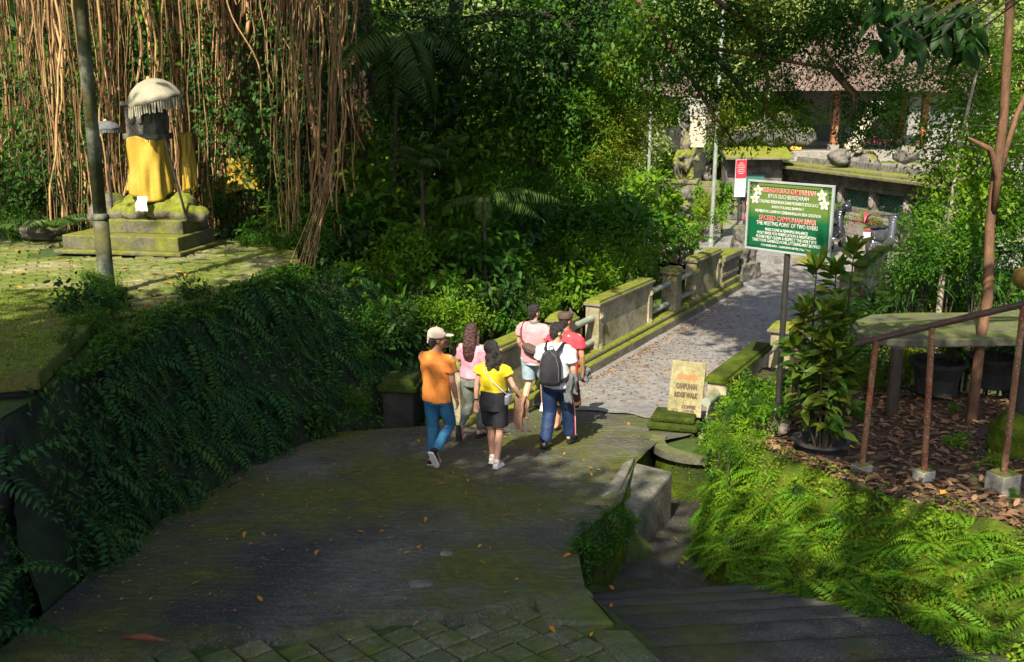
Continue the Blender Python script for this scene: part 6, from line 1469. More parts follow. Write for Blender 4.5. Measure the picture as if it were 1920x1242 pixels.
# light leafy shrubby trees at the right
tw_ = lambda L: ts(L)
tree('tall light green leafy shrub with pale twigs behind the stone table', A_(1770, 560, 14.6), [(6.4, 14.6, -1), (6.4, 14.6, 2.2), (6.55, 14.8, 4.2), (6.9, 15, 6)], [.05, .045, .03, .015],
     tw_([(1790, 330, 15, .42, 'open'), (1790, 240, 15, .5, 'open'), (1800, 170, 15.3, .5, 'open'), (1770, 430, 14.5, .42, 'open'), (1790, 350, 15, .5, 'open'), (1835, 280, 14.8, .45, 'open'), (1715, 480, 14.3, .38, 'mid'), (1840, 130, 15, .42, 'open'), (1765, 130, 15.4, .35, 'open'), (1790, 460, 14.6, .4, 'mid'), (1880, 400, 15, .5, 'mid'), (1880, 240, 15.2, .4, 'open'), (1900, 330, 15, .45, 'open')]), None, 'gbark', lr=.022)
tree('mid green leafy tree at the right edge beyond the ravine', A_(1905, 520, 18), [(9.6, 18.5, -1), (9.7, 18.5, 3), (9.8, 18.8, 7)], [.10, .08, .04],
     tw_([(1840, 470, 18, .6, 'mid'), (1890, 480, 17.5, .6, 'dark'), (1860, 380, 18, .7, 'mid'), (1910, 150, 18, .8, 'light'), (1920, 300, 18, .8, 'mid'), (1760, 520, 18, .5, 'mid'), (1910, 60, 19, .8, 'pale')]), None, 'dbark')

# far trees on the slope behind
CR = {}
for q in range(4):
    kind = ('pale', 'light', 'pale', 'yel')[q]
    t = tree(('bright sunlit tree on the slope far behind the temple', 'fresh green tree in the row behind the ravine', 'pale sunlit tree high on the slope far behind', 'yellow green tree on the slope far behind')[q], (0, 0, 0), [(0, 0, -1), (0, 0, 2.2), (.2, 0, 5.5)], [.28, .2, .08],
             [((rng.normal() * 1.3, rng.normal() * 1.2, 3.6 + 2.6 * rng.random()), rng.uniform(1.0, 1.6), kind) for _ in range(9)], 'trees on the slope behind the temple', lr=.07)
    t.location = (-60, 60, 30); CR[q] = t
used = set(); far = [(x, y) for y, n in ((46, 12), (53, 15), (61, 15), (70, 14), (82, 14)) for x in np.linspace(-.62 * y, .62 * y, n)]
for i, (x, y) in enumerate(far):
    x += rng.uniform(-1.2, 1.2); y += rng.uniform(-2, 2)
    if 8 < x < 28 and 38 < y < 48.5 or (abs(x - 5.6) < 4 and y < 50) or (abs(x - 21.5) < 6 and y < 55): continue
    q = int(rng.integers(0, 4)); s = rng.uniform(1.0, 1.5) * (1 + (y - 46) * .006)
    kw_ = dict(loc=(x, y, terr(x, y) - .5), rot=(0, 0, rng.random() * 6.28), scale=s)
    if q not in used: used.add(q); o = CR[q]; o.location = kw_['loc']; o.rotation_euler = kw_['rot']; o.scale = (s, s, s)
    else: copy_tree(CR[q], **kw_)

# ------------------------------------------------------------------ shrubs, by where they stand
def many(label, group, L, kinds, jitter=8):
    for a, b, Y, r in L:
        shrub(label, group, A_(a + random.uniform(-jitter, jitter), b + random.uniform(-jitter, jitter), Y), r * random.uniform(.9, 1.1), random.choice(kinds))
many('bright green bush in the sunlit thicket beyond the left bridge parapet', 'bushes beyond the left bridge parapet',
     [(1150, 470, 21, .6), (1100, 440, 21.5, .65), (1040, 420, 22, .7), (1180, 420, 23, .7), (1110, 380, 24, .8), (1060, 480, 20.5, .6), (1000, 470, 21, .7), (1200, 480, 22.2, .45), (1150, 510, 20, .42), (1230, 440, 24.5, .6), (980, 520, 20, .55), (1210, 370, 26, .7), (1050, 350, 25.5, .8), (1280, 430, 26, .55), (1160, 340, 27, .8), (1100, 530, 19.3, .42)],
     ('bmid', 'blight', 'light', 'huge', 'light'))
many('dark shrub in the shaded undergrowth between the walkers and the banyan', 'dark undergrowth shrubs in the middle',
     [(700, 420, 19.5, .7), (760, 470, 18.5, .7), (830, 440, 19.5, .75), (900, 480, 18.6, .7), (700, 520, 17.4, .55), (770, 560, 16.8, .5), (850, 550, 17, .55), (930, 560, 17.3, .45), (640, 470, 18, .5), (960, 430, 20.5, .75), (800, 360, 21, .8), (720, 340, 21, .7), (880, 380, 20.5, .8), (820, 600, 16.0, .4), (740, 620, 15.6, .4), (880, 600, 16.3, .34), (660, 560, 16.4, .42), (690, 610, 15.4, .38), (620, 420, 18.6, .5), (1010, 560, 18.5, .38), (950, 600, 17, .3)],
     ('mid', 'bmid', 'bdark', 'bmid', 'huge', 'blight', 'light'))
many('green shrub between the hanging roots at the back of the terrace', 'shrubs at the back of the terrace',
     [(20, 380, 19.5, .6), (70, 330, 20, .7), (130, 380, 19.5, .5), (30, 280, 21, .8), (100, 250, 21.5, .8), (10, 180, 22, .9), (230, 330, 20.2, .6), (220, 420, 19, .4), (160, 300, 21, .6), (60, 180, 23, 1.), (150, 180, 23, .9), (280, 240, 22, .8), (20, 80, 24, 1.1), (110, 90, 24, 1.1), (200, 90, 24, 1.0), (30, 430, 18.6, .35), (250, 400, 18.8, .35), (440, 420, 19.0, .4), (510, 430, 18.6, .4), (560, 400, 18.8, .5), (480, 460, 18, .3), (540, 460, 17.6, .3), (600, 450, 17.6, .38), (420, 370, 19.4, .4)],
     ('mid', 'bmid', 'dark', 'mid', 'bdark'))
many('tall sunlit thicket bush glimpsed through the dark middle trees', 'thicket behind the ravine',
     [(680, 60, 27, 1.3), (760, 150, 28, 1.4), (850, 70, 28, 1.4), (940, 160, 28, 1.4), (1030, 80, 28, 1.3), (700, 220, 27, 1.3), (820, 260, 27, 1.3), (920, 310, 26, 1.2), (1020, 260, 27, 1.2), (1110, 180, 29, 1.3), (1150, 60, 30, 1.4), (780, 350, 26, 1.1), (680, 330, 25, 1.0), (640, 180, 26, 1.2), (1180, 260, 31, 1.), (600, 60, 27, 1.3), (870, 390, 25, 1.0), (970, 380, 25, 1.0), (740, 20, 31, 1.6), (900, 0, 31, 1.6), (1060, 10, 31, 1.6), (540, 120, 27, 1.3), (450, 150, 27, 1.3), (350, 100, 27, 1.3), (270, 60, 27, 1.3)],
     ('light', 'light', 'mid', 'pale', 'blight'))
many('leafy shrub in the ravine below the right bridge parapet', 'shrubs below the right bridge parapet',
     [(1700, 540, 17, .5), (1640, 560, 17.5, .42), (1760, 560, 16, .5), (1720, 490, 21, .5), (1770, 480, 20, .5), (1600, 590, 16.5, .36), (1830, 560, 16, .5), (1900, 560, 16, .55), (1560, 640, 15, .3), (1660, 610, 15.5, .35), (1740, 640, 14.6, .38), (1800, 640, 14.8, .36), (1870, 660, 14.6, .4), (1640, 680, 14.2, .28), (1620, 700, 13.6, .22), (1700, 690, 14.3, .3), (1910, 690, 14.4, .4), (1800, 430, 24, .7), (1740, 440, 25, .4), (1840, 600, 18, .6), (1950, 620, 17, .7)],
     ('mid', 'bmid', 'light', 'dark', 'bdark', 'yel'))
many('low shrub planted in front of the temple wall and gate', 'shrubs in front of the temple',
     [(1350, 375, 31, .5), (1320, 400, 30, .5), (1300, 380, 31.5, .45), (1260, 400, 30, .5), (1220, 380, 31, .6), (1650, 418, 29.4, .26), (1690, 420, 28.8, .26), (1620, 418, 30, .25), (1730, 410, 28, .4), (1560, 400, 31, .4), (1410, 380, 33, .35), (1200, 330, 33, .6), (1230, 300, 36, .7), (1350, 260, 37.5, .5), (1460, 270, 37.5, .6), (1400, 250, 38.5, .7), (1190, 220, 40, 1.1), (1240, 220, 40, .8), (1360, 200, 41, .9), (1470, 200, 43, .8), (1180, 290, 34, .8)],
     ('mid', 'light', 'bmid', 'blight', 'yel'))
many('small leafy plant growing in the gap between the walk signboard and the planting bed', 'plants around the walk signboard',
     [(1340, 800, 12.6, .16), (1370, 790, 12.6, .18), (1400, 760, 12.8, .2), (1350, 850, 11.9, .15), (1320, 850, 12.2, .12), (1420, 790, 12.2, .16), (1450, 720, 13, .18), (1380, 830, 12, .14), (1440, 770, 12.4, .14), (1530, 720, 12.9, .2), (1400, 720, 13.4, .18), (1430, 760, 12.5, .2), (1400, 800, 12.3, .17), (1460, 760, 12.5, .2), (1380, 760, 12.9, .22), (1440, 800, 12.0, .15), (1350, 825, 12.1, .16), (1410, 740, 13.1, .2)],
     ('bmid', 'blight', 'light', 'bmid'), 3)
for a_, b_ in ((1372, 792), (1392, 775), (1352, 815), (1388, 812), (1412, 800), (1366, 842), (1420, 770), (1402, 838), (1384, 745), (1410, 748)):
    shrub('x', 'plants around the walk signboard', tuple(at(a_, b_, z=1.02)), random.uniform(.12, .2), random.choice(('bmid', 'blight', 'mid', 'light')))
many('small dark plant along the foot of the left retaining wall', 'plants on the left retaining wall',
     [(520, 820, 12.2, .2), (600, 790, 13, .22), (660, 760, 13.8, .24), (580, 700, 14.0, .25), (680, 690, 14.8, .28), (480, 560, 14.2, .2), (560, 540, 14.8, .25), (620, 530, 15.2, .25), (380, 580, 12.6, .16), (150, 570, 11.2, .26), (190, 560, 12.6, .28), (230, 600, 11.6, .24), (170, 610, 10.6, .2), (120, 640, 9.7, .14), (700, 640, 15.2, .3), (370, 555, 13.0, .2)],
     ('bdark', 'dark', 'mid', 'bdark'), 3)
many('leafy plant growing on the low kerb edge above the sunken path', 'plants on the kerb edge',
     [(1110, 1000, 8.75, .13), (1135, 985, 9.1, .14), (1160, 975, 9.4, .14), (1095, 1030, 8.4, .11), (1180, 985, 9.5, .10), (1125, 1030, 8.8, .11), (1150, 1005, 9.2, .12)], ('mid', 'bmid', 'dark'), 3)
many('vine leaves covering the top of a pillar at the edge of the terrace', 'ivy on the terrace edge', [(205, 545, 13.0, .22), (170, 530, 13.0, .18), (200, 580, 12.4, .26)], ('bdark', 'mid'), 2)

# palms and blade plants
def palm(label, base, fronds, group=None, stem=None):
    t = empty('palm', label, 'palm', base, 0, group); B_p = Vector(base)
    if stem: MB().tube([Vector(p) - B_p for p in stem], [.045, .035, .03][:len(stem)], 8).build('stem', M['dbark'], t, smooth=True)
    for org, az, tilt, L, k in fronds:
        o = bpy.data.objects.new('frond', PALM[k]); COL.objects.link(o); o.parent = t; o.location = Vector(org) - B_p; o.rotation_euler = (0, tilt, az); o.scale = (L, L, L)
        n = 14; el = (.55 if k == 0 else .25)
    return t
c = A_(85, 385, 18.2); palm('small pale feather palm at the back left of the terrace', (c[0], c[1], 2.2), [((c[0], c[1], 2.5), az, rng.uniform(-.4, .2), rng.uniform(.8, 1.15), 0) for az in (.2, .9, 1.8, 2.6, 3.4, 4.1, 4.8, 5.6)])
c = A_(760, 60, 18.6); palm('tall feather palm with dark drooping fronds left of the middle trees', (c[0] - .3, 19.6, 0), [((c[0] - .2, 19.2, 6.0), az, t_, L, 1) for az, t_, L in ((-2.2, .1, 2.4), (-1.2, .2, 2.4), (-.4, .1, 2.2), (.4, 0, 2.2), (-2.8, .5, 2.2), (-.9, .6, 2.4), (-1.7, .8, 2.2), (2.2, .1, 2.2))], None, [(c[0] - .5, 19.9, -1), (c[0] - .4, 19.6, 3), (c[0] - .2, 19.2, 6)])
c = A_(940, 400, 17.8); palm('palm with long black green fronds arching over the undergrowth in the middle', (c[0], 18.4, 0), [((c[0] - .3, 18.0, 3.1), az, t_, L, 1) for az, t_, L in ((-.15, -.25, 1.8), (-.45, .0, 1.5), (3.3, .0, 1.1), (-1.6, .3, 1.0))], None, [(c[0] - .3, 18.4, -1), (c[0] - .3, 18.2, 1.5), (c[0] - .3, 18, 3.1)])
c = A_(790, 330, 18.8); palm('fan leaved palm in the shade behind the feather palm', (c[0], 19, 0), [((c[0], 19, 3.6), az, rng.uniform(-.5, .3), 1.1, 0) for az in np.linspace(0, 5.8, 9)], None, [(c[0], 19, -1), (c[0], 19, 1.5), (c[0], 19, 3.6)])
def blades(label, group, L, k, cat='plant'):
    for a, b, Y, s in L:
        o = bpy.data.objects.new('blade_plant', BLADE[k]); COL.objects.link(o); p = at(a, b, Y=Y); o.location = p; o.rotation_euler = (0, 0, random.uniform(0, 6)); o.scale = (s, s, s); tag(o, label, cat, group)
        st_ = bpy.data.objects.new('stem', STEM); COL.objects.link(st_); st_.parent = o; st_.scale = (.5, .5, 1)
blades('dark strap leaved plant in the thicket behind the stone table', 'strap leaved plants behind the table', [(1720, 540, 14.6, .7), (1780, 520, 14.8, .8), (1830, 530, 14.6, .75), (1690, 580, 14.4, .55), (1870, 560, 14.4, .6), (1740, 470, 15.4, .7)], 0)
blades('grassy dark blade plant along the bank behind the near left parapet', 'blade plants on the bank', [(790, 620, 15.8, .55), (830, 600, 16.2, .6), (870, 580, 16.6, .6), (760, 590, 16.2, .6), (920, 570, 17, .55), (720, 640, 15.4, .5), (800, 560, 17, .6), (850, 640, 15.6, .4), (1000, 540, 18.4, .5), (960, 570, 17.6, .5)], 0)
blades('strap leaved plant growing by a pot under the stone table', 'plants in the pots under the table', [(1800, 660, 13.2, .5), (1880, 655, 13.5, .5)], 1)
RB = blade_mesh('cordyline', 22, 1.0, .12, M['trunkc'], (.3, 1.4))
for q in range(22):
    v = random.random(); i = int(random.random() * 56); f = ft[i]; x, y = f[0] + .3 + v * 3.4, f[1] + .3 + v * 2.6
    if (x - 3.45) ** 2 + (y - 10.55) ** 2 > .25: shrub('x', 'bed seedlings', (x, y, bed_z(x, y) + .04), random.uniform(.06, .13), random.choice(('bmid', 'mid', 'blight')))
for px_, py_, Y, s in ((1640, 270, 33.2, .55), (1622, 420, 29.2, .6), (1672, 268, 33.4, .4)):
    o = bpy.data.objects.new('cordyline', RB); COL.objects.link(o); o.location = A_(px_, py_, Y); o.scale = (s, s, s)
    tag(o, {1640: 'pink red cordyline above the temple wall beside the leaning stone', 1622: 'pink red cordyline in front of the temple wall beside the scooters', 1672: 'smaller red cordyline above the temple wall right of the other one'}[px_], 'plant')

# the speckled croton
cp = at(1540, 838, z=1.06); ct = empty('croton', 'tall speckled croton with dense leathery leaves in the black pot', 'plant', (cp.x, cp.y, 1.0)); Bc = Vector(ct.location)
st_ = MB(); pos, ax, nr, ti = [], [], [], []
for k in range(17):
    a = k * 2.4; r0, r1 = .03 + .07 * rng.random(), .16 + .32 * rng.random(); z1 = rng.uniform(.6, 2.05) if k > 1 else 2.25 - .2 * k
    top = Vector((r1 * math.cos(a) * (.9 if z1 < 1.8 else .5) - .02, r1 * math.sin(a) * .8, z1)); b0 = Vector((r0 * math.cos(a), r0 * math.sin(a), .05)); mid_ = b0.lerp(top, .5) + Vector((.05 * math.cos(a), .05 * math.sin(a), 0))
    st_.tube([b0, mid_, top], [.013, .011, .007], 6)
    for q in range(62):
        u = .16 + .84 * rng.random() ** .8 if q < 46 else .97 + .03 * rng.random(); p = (b0.lerp(mid_, u * 2) if u < .5 else mid_.lerp(top, u * 2 - 1)); aa = rng.random() * 6.28
        pos.append(p); el = -.25 + .9 * (u - .5); el = rng.uniform(-.5, .6) + .5 * (u - .5) + (.5 if u > .95 else 0); ax.append((math.cos(aa) * math.cos(el), math.sin(aa) * math.cos(el), math.sin(el))); nr.append((rng.normal() * .55, -.25 + rng.normal() * .55, 1)); ti.append(min(1, .75 * rng.random() + .35 * (rng.random() < .2)))
st_.build('stem', M['dbark'], ct); n = len(pos); L_ = .21 * rng.uniform(.6, 1.3, n)
tag(link('leaves', leafmesh('leaves', np.array([tuple(p) for p in pos]), ax, nr, L_, L_ * .40, T8, M['Lcrot'], np.array(ti)), None, ct), kind='stuff')
# broad leaved seedling by the sign post
cp = at(1452, 800, z=.98); sd_ = empty('seedling', 'young plant with long green leaves at the foot of the sign post', 'plant', tuple(cp))
MB().tube([(0, 0, -.05), (0, 0, .22)], .012, 6).build('stem', M['gbark'], sd_)
for k in range(10):
    a = k * .63 + .2; link('leaf', leafmesh('leaf', [(0, 0, .12 + .012 * k)], [(math.cos(a), math.sin(a), .55 - .05 * k)], [(0, 0, 1.)], .30, .085, T8, M['Lmid']), None, sd_)
# ------------------------------------------------------------------ ferns on the walls, moss, fallen leaves
def wall_pt(top, bot, u, v, n=100):
    T, Bm = poly_interp(top, n), poly_interp(bot, n); i = min(n - 2, int(u * (n - 1)))
    p = T[i] * (1 - v) + Bm[i] * v; tg = T[i + 1] - T[i]; d = Bm[i] - T[i]; nn = np.cross(tg, d); nn /= np.linalg.norm(nn); nn = nn if nn[2] > -.2 else -nn
    return Vector(p), Vector(nn)
def orient(nn, upm=.55):
    z = (nn + Vector((0, 0, upm))).normalized(); return z.to_track_quat('Z', 'Y')
FR_B = [fern_mesh('frond', 1, 1.0, M['Lfern'], 14, .21, .36, (.3, .8), 1.35, .01, .2) for _ in range(7)]
FR_D = [fern_mesh('frond', 1, 1.0, M['Lferd'], 15, .17, .34, (.1, .7), 1.4, .01, .15) for _ in range(7)]
def fern(label, group, mw, nf, spread, meshes, s):
    """a fern: its fronds are parts of their own"""
    t = bpy.data.objects.new('fern', None); COL.objects.link(t); t.empty_display_size = .1; tag(t, label, 'fern', group)
    t.matrix_world = mw @ Matrix.Scale(s, 4)
    for k in range(nf):
        o = bpy.data.objects.new('frond', meshes[rng.integers(0, len(meshes))]); COL.objects.link(o); o.parent = t
        o.rotation_euler = (rng.normal() * .1, rng.normal() * .15, spread * ((k + rng.uniform(.1, .9)) / nf - .5)); z = rng.uniform(.7, 1.12); o.scale = (z, z, z)
def wall_ferns(what, place, group, top, bot, n, meshes, smin, smax, u0=0., u1=1., v0=0., v1=.95, lean=.3, lift=.3, spin=.5, nf=(4, 6), spread=2.8, skew=1.0):
    """ferns whose fronds hang down the wall"""
    for k in range(n):
        f = (k + rng.random()) / n; g = rng.random() ** skew; u = u0 + (u1 - u0) * f; v = v0 + (v1 - v0) * g; p, nn = wall_pt(top, bot, u, v); q, _ = wall_pt(top, bot, u, min(1, v + .05)); e, _ = wall_pt(top, bot, min(1, u + .02), v)
        Z = (nn + Vector((0, 0, lift))).normalized(); X = (q - p).normalized() + (e - p).normalized() * lean; X = (X - Z * X.dot(Z)).normalized(); Y = Z.cross(X)
        mw = Matrix.Translation(p + nn * .03) @ (Matrix((X, Y, Z)).transposed().to_quaternion() @ Quaternion((0, 0, 1), rng.normal() * spin)).to_matrix().to_4x4()
        fern('%s %s %s, %s' % (what, ('at the top of', 'half way down', 'at the foot of')[min(2, int(g * 3))], place[0], place[1 + min(2, int(f * 3))]), group, mw, int(rng.integers(nf[0], nf[1] + 1)), spread, meshes, rng.uniform(smin, smax))
wall_ferns('green fern', ('the mossy path wall', 'by the planter', 'below the railing posts', 'at the near end'), 'ferns on the bright mossy wall', FT, FB, 165, FR_B, .22, .48, .02, .93, .10, .92, .1, .4, .8, (4, 7))
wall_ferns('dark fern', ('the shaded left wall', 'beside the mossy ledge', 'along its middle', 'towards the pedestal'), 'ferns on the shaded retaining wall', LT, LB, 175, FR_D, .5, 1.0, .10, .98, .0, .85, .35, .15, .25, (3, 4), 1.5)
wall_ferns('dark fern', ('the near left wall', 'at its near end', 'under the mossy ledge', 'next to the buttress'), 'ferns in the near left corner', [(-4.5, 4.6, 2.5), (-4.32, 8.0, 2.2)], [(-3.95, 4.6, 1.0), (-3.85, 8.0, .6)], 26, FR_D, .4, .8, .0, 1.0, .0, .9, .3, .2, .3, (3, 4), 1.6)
def scatter_fern(label, L, meshes, group=None):
    for a, b, Y, s in L:
        o = bpy.data.objects.new('fern', ri(meshes)); COL.objects.link(o); o.location = A_(a, b, Y); o.rotation_euler = (random.uniform(-.3, .3), random.uniform(-.3, .3), random.uniform(0, 6)); o.scale = (s, s, s); tag(o, label, 'fern', group)
scatter_fern('lit fern on the rim of the terrace above the shaded wall', [(330, 600, 12.4, .5), (385, 585, 12.7, .42), (300, 615, 12.0, .4), (420, 560, 13.2, .36), (250, 590, 11.8, .40)], FERN, 'ferns on the terrace rim')
scatter_fern('feathery bright fern beyond the left bridge parapet', [(1290, 440, 24.5, .9), (1240, 470, 23.0, .8), (1330, 420, 26, .9), (1310, 450, 24.5, .7), (1260, 430, 25, .9), (1350, 400, 27, .7), (1200, 500, 21.5, .7)], FERN, 'ferns beyond the left parapet')
scatter_fern('pale green fern in the ravine right of the bridge', [(1700, 520, 18, .7), (1720, 545, 16.5, .6), (1680, 560, 16.5, .5), (1640, 520, 20, .6), (1740, 570, 15.4, .5)], FERN, 'ferns right of the bridge')
scatter_fern('fern at the foot of the walk signboard', [(1350, 770, 12.9, .26), (1380, 745, 13.1, .24), (1330, 800, 12.6, .22), (1440, 735, 13.1, .22)], FERN, 'ferns by the walk signboard')
for a, b, Y, s in ((-10, 900, 6.6, .7), (10, 1080, 5.9, .65), (-30, 1200, 5.4, .7)):
    o = bpy.data.objects.new('fern', ri(FERD)); COL.objects.link(o); o.location = A_(a, b, Y); o.rotation_euler = (0, .3, random.uniform(0, 6)); o.scale = (s, s, s); tag(o, 'dark fern close to the camera in the lower left corner', 'fern', 'ferns in the near left corner')

for k in range(26):
    p, nn = wall_pt(FT, FB, .05 + .85 * rng.random(), .15 + .75 * rng.random())
    shrub('x', 'plants rooted in the path wall', tuple(p + nn * .05), rng.uniform(.07, .15), ('bmid', 'mid', 'bdark', 'blight', 'bmid')[k % 5])
def surf_leaves(name, label, top, bot, n, leaf, mat, jit=.05, T=T2, droop=.4, v0=-.02, v1=1.0, u0=0, u1=1, asp=.6, clump=0):
    Tn, Bn = poly_interp(top, 200), poly_interp(bot, 200); u = (u0 + (u1 - u0) * rng.random(n)) * 198; v = v0 + (v1 - v0) * rng.random(n)
    if clump:
        k = rng.random((clump, 2)); i = rng.integers(0, clump, n); u = np.clip((k[i, 0] + rng.normal(size=n) * .016) * (u1 - u0) + u0, 0, 1) * 198; v = np.clip(k[i, 1] + rng.normal(size=n) * .07, 0, 1) * (v1 - v0) + v0
    i = u.astype(int); f = (u - i)[:, None]; t = Tn[i] * (1 - f) + Tn[i + 1] * f; b = Bn[i] * (1 - f) + Bn[i + 1] * f; p = t * (1 - v[:, None]) + b * v[:, None]
    nn = nrmz(np.cross(Tn[i + 1] - Tn[i], b - t)); nn = np.where(nn[:, 2:3] < -.2, -nn, nn); p = p + nn * (rng.random(n) * jit + .01)[:, None]
    ax = nn * .5 + rng.normal(size=(n, 3)) * .6; ax[:, 2] -= droop; l = leaf * rng.uniform(.6, 1.4, n)
    return tag(link(name, leafmesh(name, p, ax, nn + rng.normal(size=(n, 3)) * .4, l, l * asp, T, mat), None), label, 'ground cover', None, 'stuff')
surf_leaves('moss', 'bright cushion moss and tiny leaves over the wall beside the sunken path', FT, FB, 11000, .026, M['Lmoss'], .05, T2, .2, -.06, 1.0, 0, 1, .8, 420)
surf_leaves('undergrowth', 'small creeping leaves over the wall beside the sunken path', FT, FB, 2200, .055, M['Lfern'], .08, T2, .4, .05, 1.0, 0, 1, .55, 120)
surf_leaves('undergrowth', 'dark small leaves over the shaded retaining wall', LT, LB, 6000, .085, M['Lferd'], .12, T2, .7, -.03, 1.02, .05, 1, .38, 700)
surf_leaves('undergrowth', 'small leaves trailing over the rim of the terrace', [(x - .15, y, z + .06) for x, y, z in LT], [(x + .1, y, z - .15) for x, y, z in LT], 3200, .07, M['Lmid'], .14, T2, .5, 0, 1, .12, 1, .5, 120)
th_ = np.linspace(R(140), R(350), 40)
surf_leaves('undergrowth', 'small creeping leaves down the side of the round planter', [(pc.x + .12 + .57 * math.cos(a), pc.y + .45 + .57 * math.sin(a), .18) for a in th_], [(pc.x + .12 + .55 * math.cos(a), pc.y + .45 + .55 * math.sin(a), -.35) for a in th_], 1500, .04, M['Lmid'], .05, T2, .5, 0, 1, 0, 1, .55, 60)
surf_leaves('undergrowth', 'small leaves along the kerb edge above the sunken path', [(x, y, 1.7 - .11 * y) for x, y in edge[3:]], [(x + .10, y, path_z(y)) for x, y in edge[3:]], 1500, .04, M['Lmid'], .05, T2, .4, 0, .8, 0, 1, .5, 50)
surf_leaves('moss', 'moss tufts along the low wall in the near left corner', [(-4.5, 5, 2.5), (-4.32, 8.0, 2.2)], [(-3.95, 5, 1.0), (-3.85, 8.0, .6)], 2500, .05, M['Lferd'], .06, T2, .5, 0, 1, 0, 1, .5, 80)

lp_ = [(p.x, p.y) for p in led]; mx, my = np.array(lp_).min(0), np.array(lp_).max(0); n = 9000; q_ = mx + (my - mx) * rng.random((n, 2)); cen = np.array(lp_).mean(0)
def inside(x, y):
    return all((lp_[(i + 1) % 6][0] - lp_[i][0]) * (y - lp_[i][1]) - (lp_[(i + 1) % 6][1] - lp_[i][1]) * (x - lp_[i][0]) <= 0 for i in range(6)) or all((lp_[(i + 1) % 6][0] - lp_[i][0]) * (y - lp_[i][1]) - (lp_[(i + 1) % 6][1] - lp_[i][1]) * (x - lp_[i][0]) >= 0 for i in range(6))
P_ = np.array([(x, y, 2.398) for x, y in q_ if inside(x, y)]); n = len(P_); a_x = rng.normal(size=(n, 3)) + np.array([0, 0, .8])
tag(link('moss', leafmesh('moss', P_, a_x, rng.normal(size=(n, 3)), .028, .02, T2, M['Lmoss']), None), 'short moss pile on the ledge at the corner of the terrace', 'ground cover', None, 'stuff')
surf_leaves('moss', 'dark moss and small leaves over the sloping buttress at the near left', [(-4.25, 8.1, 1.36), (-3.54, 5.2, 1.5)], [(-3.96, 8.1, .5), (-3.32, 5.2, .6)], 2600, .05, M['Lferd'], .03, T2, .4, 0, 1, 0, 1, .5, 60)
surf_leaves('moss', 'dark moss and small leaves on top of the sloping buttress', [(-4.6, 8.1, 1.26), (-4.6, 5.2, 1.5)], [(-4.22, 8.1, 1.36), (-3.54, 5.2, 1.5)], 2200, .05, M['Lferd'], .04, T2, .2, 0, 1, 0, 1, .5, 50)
# fallen leaves: those that show largest are things of their own
LM = [leafmesh('fallen_leaf', [(-.5, 0, 0)], [(1., .05 * s, .02)], [(0, 0, 1.)], 1.0, .42 + .06 * s, (T8[0] * np.array([1, 1, .4 + .5 * s]), T8[1]), None) for s in range(4)]
def mats2(m):
    out = []
    for me in LM:
        c = me.copy(); c.materials.append(M[m]); out.append(c)
    return out
LY, LF, LL = mats2('Lfally'), mats2('Lfall'), mats2('Llit')
def fall(label, group, x, y, z, s, ms, slope=0.):
    o = bpy.data.objects.new('fallen_leaf', ri(ms)); COL.objects.link(o); o.location = (x, y, z + .008); o.rotation_euler = (slope + random.uniform(-.25, .25), random.uniform(-.3, .3), random.uniform(0, 6.28)); o.scale = (s, s, s); tag(o, label, 'leaf', group)
k = 0
while k < 100:
    y = 6.2 + 8.2 * random.random() ** 1.1; x = random.uniform(xl(y) + .15, xr(y) - .1)
    low = y < paver_line(x); sl0 = math.atan(-.11)
    fall('yellow or brown fallen leaf lying on the mossy sloping road', 'fallen leaves on the sloping road', x, y, max(0, 1.7 - .11 * y) + (.014 if not low else -.04), random.uniform(.045, .09), LY if random.random() < .5 else LF, sl0); k += 1
for k in range(18):
    y = random.uniform(6.3, 10.5); a, b = np.interp(y, [p[1] for p in PB], [p[0] for p in PB]) + .1, np.interp(y, [p[1] for p in PE], [p[0] for p in PE]) - .1
    fall('fallen leaf lying on the sunken path', 'fallen leaves on the sunken path', random.uniform(a, b), y, path_z(y) + .02, random.uniform(.07, .12), LY if random.random() < .6 else LF, -.25)
for k in range(75):
    y = random.uniform(11.5, 18); xe = np.interp(y, [p[1] for p in TE[::-1]], [p[0] for p in TE[::-1]]); x = random.uniform(max(-10.5, -960 / FOC * y), xe - .2)
    if -7.9 < x < -5.4 and y > 16.5: continue
    fall('yellow fallen leaf lying on the terrace paving', 'fallen leaves on the terrace', x, y, TZ + .008, random.uniform(.08, .17), LY if random.random() < .7 else LF)
for k in range(80):
    u, v = random.random(), random.random() ** 1.5; i = int(u * 58); f = ft[i]; x = f[0] + .15 + v * 3.2; y = f[1] + .1 + v * 2.4
    h = BED.ray_cast(Vector((x, y, 6)), Vector((0, 0, -1)))
    if h[0]: fall('dry fallen leaf lying on the leaf litter of the planting bed', 'fallen leaves on the planting bed', x, y, h[0].z + .05, random.uniform(.09, .19), LY if random.random() < .25 else LL)
for px_, py_ in ((32, 600), (34, 632), (128, 560)):
    p = at(px_, py_, z=2.4); fall('yellow fallen leaf lying on the mossy ledge', 'fallen leaves on the mossy ledge', p.x, p.y, 2.405, .11, LY)
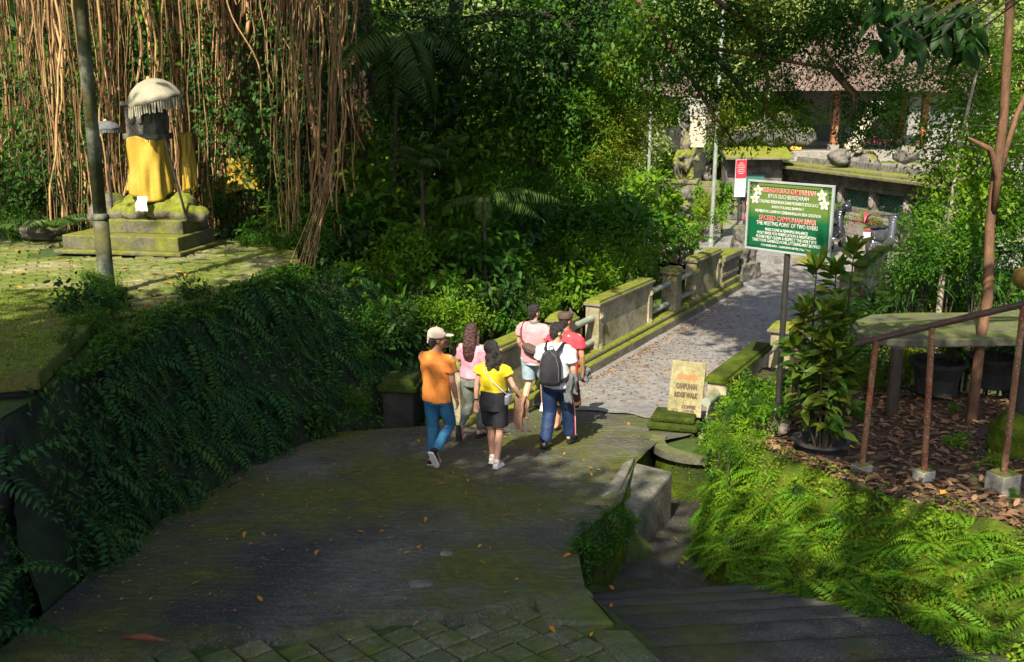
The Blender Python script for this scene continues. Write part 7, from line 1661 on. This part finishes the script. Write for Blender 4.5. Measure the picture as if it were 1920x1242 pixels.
# the litter between them
n = 6000; P_ = []
for k in range(n):
    i = rng.integers(0, 59); f = ft[i]; v = rng.random() ** 1.3; x = f[0] + .06 + v * 4.2; y = f[1] + .03 + v * 3.2
    h = BED.ray_cast(Vector((x, y, 6)), Vector((0, 0, -1)))
    if h[0] and mnoise.noise(Vector((x * .9, y * .9, 3))) > -.35: P_.append((x, y, h[0].z + .008 + .03 * rng.random()))
P_ = np.array(P_); n = len(P_); a = rng.random(n) * 6.28; l = .115 * rng.uniform(.55, 1.4, n)
tag(link('leaf_litter', leafmesh('leaf_litter', P_, np.c_[np.cos(a), np.sin(a), rng.normal(size=n) * .25], np.c_[rng.normal(size=(n, 2)) * .35, np.ones(n)], l, l * .36, T8, M['Llit']), None), 'brown leaf litter covering the planting bed', 'leaf litter', None, 'stuff')
n = 4200; s = rng.uniform(-2.4, 10, n); t = rng.random(n); t = np.where(rng.random(n) < .55, t ** 3, 1 - (1 - t) ** 2.5)
dn_ = np.exp(-((s - 1.2) / 3.2) ** 2); kp_ = rng.random(n) < .25 + .75 * dn_; s, t = s[kp_], t[kp_]; n = len(s)
P_ = np.array([tuple((LO + D * a_ - N * .35).lerp(RO + D * a_ + N * .30, b_)) for a_, b_ in zip(s, t)]); P_[:, 2] = np.maximum(0, 1.7 - .11 * P_[:, 1]) + .034; a = rng.random(n) * 6.28; l = .05 * rng.uniform(.5, 1.6, n)
tag(link('leaf_litter', leafmesh('leaf_litter', P_, np.c_[np.cos(a), np.sin(a), rng.normal(size=n) * .2], np.c_[rng.normal(size=(n, 2)) * .25, np.ones(n)], l, l * .5, T2, M['Lfall']), None), 'small brown leaves scattered over the bridge road', 'leaf litter', None, 'stuff')
n = 700; y = rng.uniform(6.2, 15, n); x = np.array([xl(q) + .1 + (xr(q) - xl(q) - .2) * (r_ ** 1.5) for q, r_ in zip(y, rng.random(n))]); P_ = np.c_[x, y, np.maximum(0, 1.7 - .11 * y) + np.where(y < [paver_line(q) for q in x], -.035, .018)]; a = rng.random(n) * 6.28; l = .035 * rng.uniform(.4, 1.5, n)
tag(link('leaf_litter', leafmesh('leaf_litter', P_, np.c_[np.cos(a), np.sin(a), np.zeros(n)], np.c_[rng.normal(size=(n, 2)) * .2, np.ones(n)], l, l * .5, T2, M['Lfall']), None), 'tiny leaf crumbs scattered over the mossy sloping road', 'leaf litter', None, 'stuff')
# small sticks
for q, (a, b, z, L, rz, lab) in enumerate(((1330, 1000, .95, .5, 0, ''),)): pass
for a, b, z, ln, rz, lab in ((1620, 1190, .62, .55, -.5, 'thin dry stick at the foot of the mossy wall by the lowest steps'), (1690, 1215, .70, .5, -.7, 'second thin dry stick lying nearer on the lowest steps')):
    p = at(a, b, z=z); tag(MB().tube([p + Vector((-ln / 2 * math.cos(rz), -ln / 2 * math.sin(rz), .03)), p + Vector((0, 0, .06)), p + Vector((ln / 2 * math.cos(rz), ln / 2 * math.sin(rz), .04))], [.008, .010, .005], 6).build('stick', M['rbark']), lab, 'stick')
p = at(272, 1205, z=1.04); tag(MB().tube([p + Vector((-.16, .02, .03)), p + Vector((0, 0, .045)), p + Vector((.17, -.03, .03))], [.018, .030, .008], 8).build('dead_branch', M['woodbr'], smooth=True), 'reddish brown dry branch piece on the near left of the road', 'branch')
ORD = 'first second third fourth fifth sixth seventh eighth ninth tenth eleventh twelfth thirteenth fourteenth fifteenth sixteenth seventeenth eighteenth nineteenth twentieth twenty-first twenty-second twenty-third twenty-fourth twenty-fifth twenty-sixth twenty-seventh twenty-eighth twenty-ninth thirtieth thirty-first thirty-second'.split()
LOOK = dict(dark='dark fine leaved', mid='mid green fine leaved', light='fresh green fine leaved', yel='yellow green', pale='pale green', bdark='dark broad leaved', bmid='green broad leaved', blight='light green broad leaved', huge='large leaved green', hdark='large leaved dark')
gr = {}
for o in list(COL.objects):
    if 'leafkind' in o.keys():
        if o.get('group'): gr.setdefault(o['group'], []).append(o)
for g, L in gr.items():
    L.sort(key=lambda o: o['px'])
    for i, o in enumerate(L): o['label'] = '%s bush, %s from left among %s' % (LOOK[o['leafkind']], ORD[i], g)
for o in list(COL.objects):
    if 'leafkind' in o.keys(): del o['leafkind']; del o['px']
bpy.data.scenes.remove(TMP)
